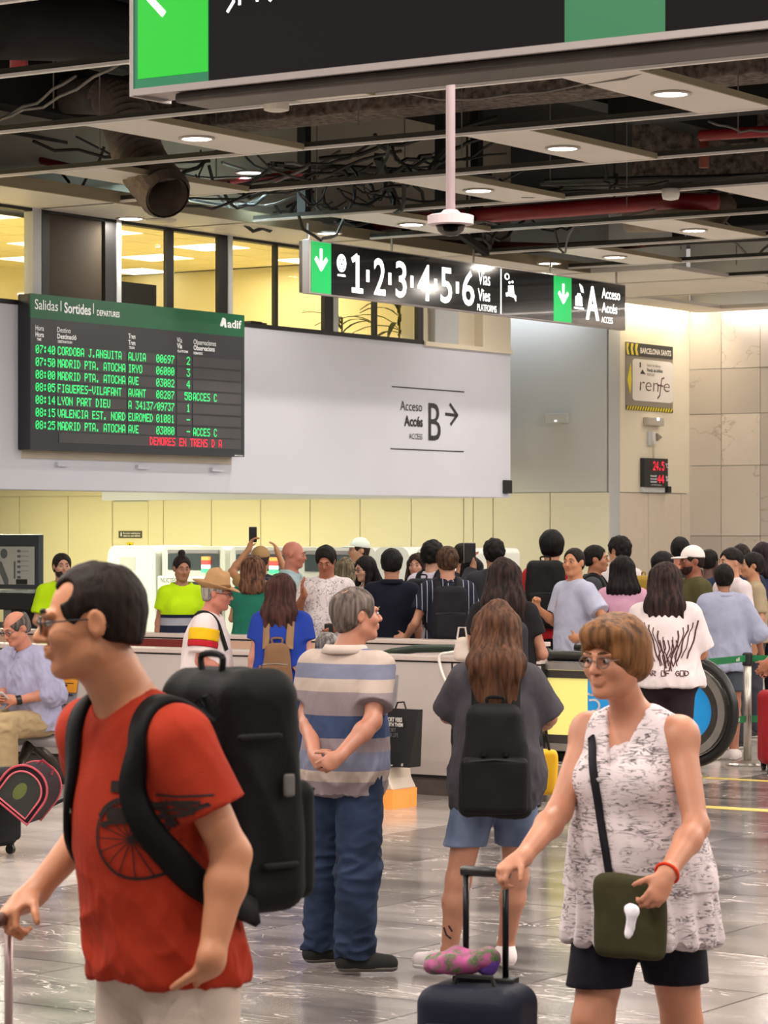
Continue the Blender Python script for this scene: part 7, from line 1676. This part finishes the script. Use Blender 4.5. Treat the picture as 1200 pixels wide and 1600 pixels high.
# row behind the far balustrade
r_, I = P_(396, 866, 23.9, 176, 'woman in a teal green dress with shoulder-length brown hair', sex='f', sk='b9866a', pose=dict(ER=(-.24, -.05, 1.30), WR=(-.14, -.24, 1.45), EL=(.20, -.05, 1.18), WL=(.1, -.25, 1.3)), hair=dict(style='bob', col='4a3026', hi='7a5440', t=.016, len=.14, w=.10, spread=1.1, h=.009), face=False,
    top=dict(col='1f6a58', hem=.45, sleeve=.45, loose=.016, flare=.10, name='dress', fold=.008), shoes='6a5040')
r_, I = P_(407, 853, 25.6, 168, 'person in a tan cap raising a phone overhead to take a picture', sk='b5815f', pose=dict(EL=(.30, -.08, 1.52), WL=(.16, -.18, 1.74), ER=(-.26, -.10, 1.42), WR=(-.12, -.20, 1.70), handL=dict(d=(-.3, -.2, 1), curl=.5)), head=dict(cap='a08058', backward=True), hair=dict(style='short', col='2a2220', t=.008), top=dict(col='b08a5c', sleeve=.5), bottom=dict(col='2c3040'), face=False)
handprop(I, 'L', 'phone', 'black phone held overhead by the person in the tan cap', 'phone', (.038, .006, .07), '18181c', (0, -.02, .04))
backpack(I, 'navy backpack on the person in the tan cap', '1c2233', W_=.15, D_=.09, zc=1.28, hz=.2, h=.012, x=-.04)
r_, I = P_(456, 846, 24.75, 74, 'bald man in a pale shirt with a red lanyard facing right', ht=.0, fat=1.05, sk='b87462', pose=dict(ER=(-.22, -.04, 1.14), WR=(-.16, -.30, 1.12), EL=(.2, -.1, 1.15), WL=(.12, -.34, 1.24)), head=dict(yaw=6, pitch=8), top=dict(col='9db4ba', sleeve=.55, hem=.86, collar=True), bottom=dict(col='3c4450'))
g = Fld(I['T'](0, 0, 1.42) - .16, I['T'](0, 0, 1.42) + .16, .008); lp_ = [I['T'](.075 * math.sin(k * PI / 8) * 1.05, .012 + .085 * math.cos(k * PI / 8), 1.478 - .025 * (1 - math.cos(k * PI / 8))) for k in range(17)]
for p0, p1 in zip(lp_, lp_[1:]): g.cap(p0, p1, .011, .011, .003)
fmesh('lanyard', g, C('b02030'), r_)
r_, I = P_(510, 851, 24.0, -8, 'man in a white T-shirt covered in black line drawings looking down', fat=1.12, sk='a86a52', pose=dict(EL=(.26, 0, 1.14), WL=(.12, -.24, 1.05), ER=(-.26, -.02, 1.18), WR=(-.16, -.22, 1.34), handR=dict(d=(-.2, -.2, 1), curl=.3)), head=dict(pitch=26), hair=dict(style='short', col='15110f', t=.016, amp=.004), top=dict(m=cloth('drawing_tee', lin('dcd2d4'), pattern='scribble', col2=lin('2a2628'), freq=(26, 26, 26), thr=.42), sleeve=.8, loose=.014, hem=.85, name='tshirt'), bottom=dict(col='34302e'))
handprop(I, 'L', 'phone', 'black phone in the hand of the man in the drawing-print shirt', 'phone', (.038, .006, .07), '141416')
P_(541, 869, 26.2, 165, 'woman with long ash-brown hair behind the man in the drawing-print shirt', sex='f', sk='b9866a', hair=dict(style='long', col='5a5040', hi='8b7d64', t=.014, len=.25, w=.10, h=.010), top=dict(col='1d1c20', sleeve=.5), bottom=dict(col='26262c'), face=False)
P_(562, 838, 29.0, -70, 'person in a white cap standing near the scanners', sk='b98a6c', head=dict(cap='dfe8dc'), hair=dict(style='short', col='2a2018', t=.008), top=dict(col='e2e6e0', sleeve=.6), bottom=dict(col='3a3c40'), ht=.03)
P_(573, 867, 24.9, -58, 'woman in glasses with long black hair looking left', sex='f', sk='c89a84', head=dict(glasses='221c1c', pitch=10), hair=dict(style='long', col='151012', t=.014, len=.24, w=.10, front=.10, h=.009, hairline=1.70), top=dict(col='cfc6c4', sleeve=.5), bottom=dict(col='3a3a44'))
r_, I = P_(612, 857, 23.5, 178, 'man with thick black hair in a dark navy shirt seen from behind', fat=1.05, sk='b07c60', pose=dict(EL=(.24, -.04, 1.24), WL=(.15, -.2, 1.38)), hair=dict(style='curly', col='121010', t=.020, amp=.004), top=dict(col='0e1122', sleeve=.9, loose=.014, collar=True), bottom=dict(col='20222c'), face=False)
P_(652, 863, 26.0, -18, 'curly-haired young woman in black looking towards the camera', sex='f', sk='c2907c', hair=dict(style='long', col='2e1f1b', t=.016, len=.20, w=.10, amp=.008, front=.08, h=.009, hairline=1.70), top=dict(col='221f24', sleeve=.6), bottom=dict(col='26262c'))
r_, I = P_(676, 845, 24.7, 150, 'young man with curly black hair in a pale lilac hoodie', sk='b98a72', hair=dict(style='curly', col='120f0f', t=.024), top=dict(col='c9c2d2', sleeve=1.8, loose=.018, name='hoodie'), bottom=dict(col='2a2c36'), face=False)
backpack(I, 'black backpack on the young man in the lilac hoodie', '1a1a20', zc=1.24, hz=.20, h=.012)
r_, I = P_(699, 853, 23.15, 184, 'brown-haired man in a navy pinstriped shirt leaning on the balustrade', sk='c08a70', pose=dict(EL=(.27, .02, 1.12), WL=(.34, -.16, .99), handL=dict(d=(.8, -.4, -.1), curl=.5)), hair=dict(style='curly', col='3a271c', hi='5c4230', t=.018, amp=.005), top=dict(m=cloth('navy_pinstripe', lin('1e2233'), pattern='pinstripe', col2=lin('b9b9c4'), freq=24, thr=.55), sleeve=.62, loose=.014, slr=2, hem=.86), bottom=dict(col='23252e'), face=False)
backpack(I, 'black backpack over the navy pinstriped shirt', '1c1b22', W_=.155, zc=1.20, hz=.235, h=.010)
P_(722, 848, 27.0, 182, 'dark-haired person mostly hidden behind the brown-haired man', sk='b07c60', hair=dict(style='short', col='16110f', t=.014), top=dict(col='26262c', sleeve=.6), bottom=dict(col='26262c'), face=False)
P_(738, 868, 25.2, 176, 'person with smooth black hair between the pinstriped shirt and the long black hair', sex='f', sk='b98a72', hair=dict(style='bob', col='120f10', t=.014, len=.10, w=.10, h=.010), top=dict(col='2b2b31', sleeve=.6), bottom=dict(col='26262c'), face=False)
r_, I = P_(772, 841, 24.6, 182, 'man with curly black hair in a charcoal jacket holding up a camera', fat=1.05, sk='a8765c', pose=dict(EL=(.24, -.12, 1.30), WL=(.16, -.30, 1.52), ER=(-.24, -.1, 1.28), WR=(-.12, -.3, 1.5), handL=dict(d=(0, -.3, 1), curl=.4)), hair=dict(style='curly', col='131010', t=.018), top=dict(col='2e2f36', sleeve=1.8, loose=.018, name='jacket'), bottom=dict(col='26262c'), face=False)
handprop(I, 'L', 'camera', 'small black and white camera held up by the man in the charcoal jacket', 'camera', (.05, .04, .09), '1c1c1e', (.03, 0, .02))
r_, I = P_(862, 829, 23.6, 180, 'tall young man with thick black hair in a red shirt', sk='b98464', hair=dict(style='short', col='0f0d0e', t=.026, amp=.003, nape=1.55), top=dict(col='b0242a', sleeve=.7, loose=.016), bottom=dict(col='1d1d24'), face=False)
backpack(I, 'large black backpack on the tall young man in the red shirt', '121214', W_=.17, zc=1.26, hz=.27, h=.011, x=.06, ydist=.10)
r_, I = P_(896, 856, 22.6, -58, 'young man with cropped hair and hand on hip in a light blue T-shirt', h=.010, ht=.006, sk='c08460', pose=dict(EL=(.36, .05, 1.17), WL=(.19, -.08, 1.02), ER=(-.20, -.05, 1.14), WR=(-.19, -.24, 1.26), handL=dict(d=(-.8, -.4, -.1), curl=.5), handR=dict(d=(.1, -.3, 1), curl=1.1), lean=-.02), head=dict(yaw=26), hair=dict(style='short', col='1d1613', t=.005, amp=.001, hairline=1.715), top=dict(col='b0b3ca', sleeve=.72, loose=.018, hem=.80, slr=2.2, fold=.009, name='tshirt'), bottom=dict(col='30323c'))
polyline_decal(I, [(.006, circ(0, .02, .014, 8)), (.006, circ(0, -.01, .014, 8))], .006, mat('orange_print', lin('d08a74'), .7), 'chest_print', r_, I['T'](-.075, 0, 1.29), (1, 0, 0), (0, 1, 0))
r_, I = P_(930, 850, 24.4, 78, 'short-haired man in a dark grey shirt facing right', sk='a87256', hair=dict(style='short', col='14110f', t=.010, amp=.002), top=dict(col='3a3c42', sleeve=.8, loose=.014, collar=True), bottom=dict(col='26262c'))
backpack(I, 'black backpack on the short-haired man in the dark grey shirt', '141416', zc=1.2, hz=.22, h=.012)
P_(966, 838, 26.8, 170, 'man with curly black hair in a white shirt behind the pink shirt', sk='c08c70', head=dict(yaw=60), hair=dict(style='curly', col='141011', t=.022), top=dict(col='d5cdd0', sleeve=.7), bottom=dict(col='2a2a30'), face=False)
r_, I = P_(973, 867, 23.2, 176, 'person with wavy black hair in a pink shirt seen from behind', sex='f', fat=1.1, sk='b57c64', hair=dict(style='bob', col='151011', t=.018, len=.12, w=.11, amp=.006, h=.009), top=dict(col='cf9db6', sleeve=.9, loose=.020, fold=.009), bottom=dict(col='3a3a44'), face=False)
bs_ = worn(I, 'shoulder_bag', 'burgundy and white striped shoulder bag beside the pink shirt', 'bag'); c_ = I['T'](.19, .10, 1.20); g = Fld(c_ - .2, c_ + .2, .010); g.rbox(c_, (.06, .05, .12), .02); fmesh('bag_body', g, cloth('striped_bag', lin('7a3a44'), pattern='pinstripe', col2=lin('e0d4d4'), freq=30, thr=2), bs_)
r_, I = P_(1036, 861, 25.0, 108, 'dark-haired person wearing a big mustard hiking backpack', sk='b07c60', hair=dict(style='short', col='151213', t=.018), top=dict(col='4a4636', sleeve=.7), bottom=dict(col='3a3a34'), face=False)
backpack(I, 'big mustard yellow hiking backpack in the queue', '94782c', W_=.17, D_=.12, zc=1.25, hz=.29, h=.011, pocket=False, taper=.1)
P_(1063, 838, 27.2, 165, 'man with black hair and a receding crown behind the white cap', sk='b8765e', hair=dict(style='short', col='141010', t=.014), top=dict(col='35312e', sleeve=.6), bottom=dict(col='2a2a30'), face=False)
r_, I = P_(1083, 850, 23.6, -72, 'man in a white cap and an olive T-shirt facing left', fat=1.15, sk='8f5540', ht=.03, head=dict(cap='e6dcda', pitch=4, beard='2a1a14'), hair=dict(style='short', col='1d1512', t=.006), top=dict(col='4e4a2c', sleeve=.75, loose=.018), bottom=dict(col='2c2c2a'))
P_(1108, 857, 26.6, 150, 'dark-skinned person in navy behind the white cap', sk='5a3830', hair=dict(style='short', col='141010', t=.012), top=dict(col='26304a', sleeve=.8), bottom=dict(col='26262c'), face=False)
P_(1143, 855, 23.9, -64, 'young man with a dark fade haircut in a white T-shirt facing left', sk='c08a70', hair=dict(style='short', col='181413', t=.014, nape=1.62), head=dict(pitch=2), top=dict(col='dccfd2', sleeve=.8, loose=.018, fold=.009), bottom=dict(col='3a3a44'))
P_(1158, 849, 26.5, 182, 'person with dark hair behind the fade haircut', sk='b07c60', hair=dict(style='short', col='241a18', t=.014), top=dict(col='2a3048', sleeve=.8), bottom=dict(col='26262c'), face=False)
P_(1176, 862, 25.2, -82, 'dark-haired man in a beige shirt in profile near the right edge', sk='b98464', hair=dict(style='short', col='191413', t=.016), top=dict(col='a8977c', sleeve=.8), bottom=dict(col='3a3a44'))
P_(1192, 846, 27.0, 178, 'person with purplish black hair in navy at the right edge', sex='f', sk='b98464', hair=dict(style='bob', col='241a20', t=.018, len=.10, w=.1, h=.010), top=dict(col='2c3350', sleeve=.8), bottom=dict(col='26262c'), face=False)
# woman in the blue blouse and grey shorts
r_, I = P_(1131, 879, 22.75, 176, 'woman with short black hair in a light blue blouse and grey shorts seen from behind', h=.010, sex='f', fat=1.12, sk='a06a52', pose=dict(ER=(-.30, .0, 1.14), WR=(-.34, -.10, .96), EL=(.22, -.05, 1.14), WL=(.12, -.24, 1.14), FL=20, FR=-14), hair=dict(style='short', col='17110f', t=.016, amp=.004, nape=1.55, h=.009),
    top=dict(col='a2a6bf', hem=.80, sleeve=1.15, loose=.028, slr=2.2, fold=.013, flare=.10, name='blouse', collar=True), bottom=dict(col='4b525c', hem=.62, loose=.03, name='shorts'), shoes=dict(col='d8cccb', sole='e6e0de', h=.008), face=False)
# woman in the white printed T-shirt
r_, I = P_(1040, 876, 17.9, 170, 'woman with long dark hair in a white T-shirt printed on the back and dark leggings', h=.009, sex='f', fat=1.28, sk='b07a60', pose=dict(EL=(.25, -.06, 1.14), WL=(.14, -.26, 1.14), ER=(-.24, -.06, 1.14), WR=(-.13, -.26, 1.16)), hair=dict(style='long', col='251919', hi='3e2a28', t=.018, len=.34, w=.12, spread=1.2, ex=-.04, amp=.006, fq=38, h=.007, nape=1.55), face=False,
    top=dict(col='dccfd0', hem=.92, sleeve=.9, loose=.022, slr=2.4, fold=.010, name='tshirt', flare=.04), bottom=dict(col='2b1f24', hem=.06, loose=.0, name='leggings', fold=.003), shoes='d8cccb')
M_pr = mat('brown_print', lin('4a2428'), .8); rr = random.Random(3); st_ = []
for s in (-1, 1):
    for k in range(6):
        x = s * (.03 + .030 * k); z = .02 + .10 * (k / 5) ** .6; q_ = [(x, z)]
        for j in range(7): x += s * .006 * math.sin(j * 1.3 + k); z -= .026 + rr.uniform(0, .012); q_.append((x - s * .010 * j, z))
        st_.append((.006 + .003 * (k % 2), q_))
for k in range(5): x = -.05 + .025 * k; st_.append((.007, [(x, .0), (x + .012, -.05), (x - .008, -.10), (x + .006, -.16)]))
polyline_decal(I, st_, .007, M_pr, 'back_print', r_, I['T'](-.03, 0, 1.24), (-1, 0, 0), (0, -1, 0))
def glyph_strokes(txt, x0, z0, w_, h_):
    G_ = {'F': [[(0, 0), (0, 1), (1, 1)], [(0, .5), (.8, .5)]], 'E': [[(1, 0), (0, 0), (0, 1), (1, 1)], [(0, .5), (.8, .5)]], 'A': [[(0, 0), (.5, 1), (1, 0)], [(.2, .4), (.8, .4)]], 'R': [[(0, 0), (0, 1), (1, .85), (1, .6), (0, .5), (1, 0)]], 'O': [[(0, 0), (0, 1), (1, 1), (1, 0), (0, 0)]], 'W': [[(0, 1), (.25, 0), (.5, .7), (.75, 0), (1, 1)]], 'D': [[(0, 0), (0, 1), (.8, .8), (1, .5), (.8, .2), (0, 0)]], 'G': [[(1, .8), (.5, 1), (0, .5), (.5, 0), (1, .2), (1, .5), (.6, .5)]], ' ': []}
    out = []
    for i, ch in enumerate(txt):
        for s_ in G_[ch]: out.append([(x0 + i * w_ * 1.3 + p[0] * w_, z0 + p[1] * h_) for p in s_])
    return out
polyline_decal(I, glyph_strokes('FEAR OF GOD', -.155, 0, .022, .032), .0065, M_pr, 'back_lettering', r_, I['T'](0, 0, 1.0), (-1, 0, 0), (0, -1, 0))['kind'] = 'stuff'
# person cut by the right edge and a red suitcase
r_, I = P_(1236, 872, 21.0, -92, 'person in a black shirt cut off by the right edge', sk='b9795e', fat=1.1, pose=dict(EL=(.24, -.06, 1.13), WL=(.20, -.20, .95), ER=(-.24, -.04, 1.13), WR=(-.2, -.15, .92)), hair=dict(style='short', col='241a18', t=.014), top=dict(col='231d20', sleeve=.6), bottom=dict(col='26262c'))
suitcase('suitcase', (P(1226, 1100, 21.7).x, 21.7, 0), math.radians(10), 'red suitcase standing behind the belt barrier at the right edge', 'a3202a', .56, .38, .24, .98, polec='8a8480', gripc='1a1a1a', h=.012)
# staff
r_, I = P_(97, 863, 24.6, 14, 'bearded worker in a fluorescent yellow polo with his hand at his face', h=.010, sk='b98a72', pose=dict(EL=(.22, -.16, 1.14), WL=(.07, -.22, 1.43), handL=dict(d=(-.3, .1, 1), curl=.6, n=(-.3, 1, 0)), ER=(-.24, -.02, 1.13), WR=(-.12, -.24, 1.04)), head=dict(beard='2e2220', yaw=4), hair=dict(style='short', col='1f1a19', t=.012, amp=.003), top=dict(col='b8e010', sleeve=.75, loose=.016, collar=True, name='hi_vis_polo'), bottom=dict(col='1c2233'))
Yv = 26.0
zN = lambda f_: f_
r_, I = P_(284, 868, 24.2, 10, 'security worker with a hair bun in a fluorescent yellow and navy polo', h=.010, sex='f', fat=1.14, sk='a5735c', ht=.0, pose=dict(EL=(.24, .01, 1.13), WL=(.22, -.12, .92)), head=dict(pitch=10, yaw=8), hair=dict(style='bun', col='1c1414', t=.008, amp=.002, h=.008, nape=1.58),
    top=dict(m=cloth('hi_vis_shirt', lin('b8e010'), bands=[(.6, lin('1c2238')), (.90, lin('9a9aa6')), (.955, lin('1c2238')), (1.015, lin('9a9aa6')), (1.075, lin('1c2238')), (1.105, lin('b8e010'))]), sleeve=.55, loose=.012, collar=True, name='hi_vis_polo', hem=.85), bottom=dict(col='1b2030', loose=.014))
# pet carrier on a black suitcase at the left edge
Yp = 16.05; pc_ = at(28, Yp)
suitcase('suitcase', (P(-22, 1300, 16.1).x, 16.1, 0), math.radians(60), 'black wheeled suitcase carrying the pet carrier at the left edge', '141418', .44, .34, .24, 1.0, h=.010)
pr_ = world_root('pet_carrier', P(22, 1262, 15.85), math.radians(-10), 'tilted black pet carrier with red piping and a dark mesh window', 'carrier'); pr_.rotation_euler = (0, math.radians(38), math.radians(-10))
def dshape(w_, h_, r_, n=8):
    q_ = [(-w_ / 2, 0), (w_ / 2, 0)]
    q_ += [(w_ / 2 - r_ + r_ * math.cos(k * PI / 2 / n), h_ - r_ + r_ * math.sin(k * PI / 2 / n)) for k in range(n + 1)]
    q_ += [(-w_ / 2 + r_ + r_ * math.cos(PI / 2 + k * PI / 2 / n), h_ - r_ + r_ * math.sin(PI / 2 + k * PI / 2 / n)) for k in range(n + 1)]; return q_
ORG[pr_] = (0, 0, 0); D_ = dshape(.27, .27, .13)
MB().prism([(x, z) for x, z in D_], 'b', -.10, .16).build('carrier_body', C('281a20', rough=.8), pr_, bevel=.015)
m = MB()
for yy in (-.105,): m.tube([(x, yy, z) for x, z in D_] + [(D_[0][0], yy, D_[0][1])], .007, 6)
m.build('red_piping', C('b04a55', rough=.6), pr_, smooth=True); m = MB(); m.tube([(x, .162, z) for x, z in D_] + [(D_[0][0], .162, D_[0][1])], .007, 6); m.build('red_piping', C('b04a55', rough=.6), pr_, smooth=True)
D2_ = dshape(.215, .215, .10); MB().prism([(x, z + .02) for x, z in D2_], 'b', -.108, -.098).build('mesh_window', mat('mesh_black', lin('1f211d'), .7, bump=.6, bscale=300), pr_)
MB().tube([(x, -.11, z + .02) for x, z in D2_] + [(D2_[0][0], -.11, .02)], .0055, 6).build('window_piping', C('c4606a', rough=.6), pr_, smooth=True)
g = Fld((-.09, -.125, .02), (.09, -.09, .22), .006); g.ell((-.01, -.100, .12), (.045, .012, .07), .01); fmesh('green_lining', g, C('5a6236'), pr_)
MB().tube([(-.05, .03, .27), (-.04, .03, .30), (.04, .03, .30), (.05, .03, .27)], .008, 6).build('handle', C('8a3040'), pr_)
ls = [P(98, 1250, 16.3), P(108, 1243, 16.2), P(118, 1240, 16.2), P(125, 1234, 16.1)]
r = world_root('carry_strap', P(112, 1243, 16.2) * 1, 0, 'loose black strap end dangling right of the pet carrier', 'strap')
o_ = P(112, 1243, 16.2); MB().tube([tuple(p - o_) for p in ([P(60, 1268, 16.0)] + ls)], .010, 6).build('webbing', C('17151c'), r)
print('TRIS', sum(len(o.data.polygons) for o in bpy.data.objects if o.type == 'MESH') * 2)
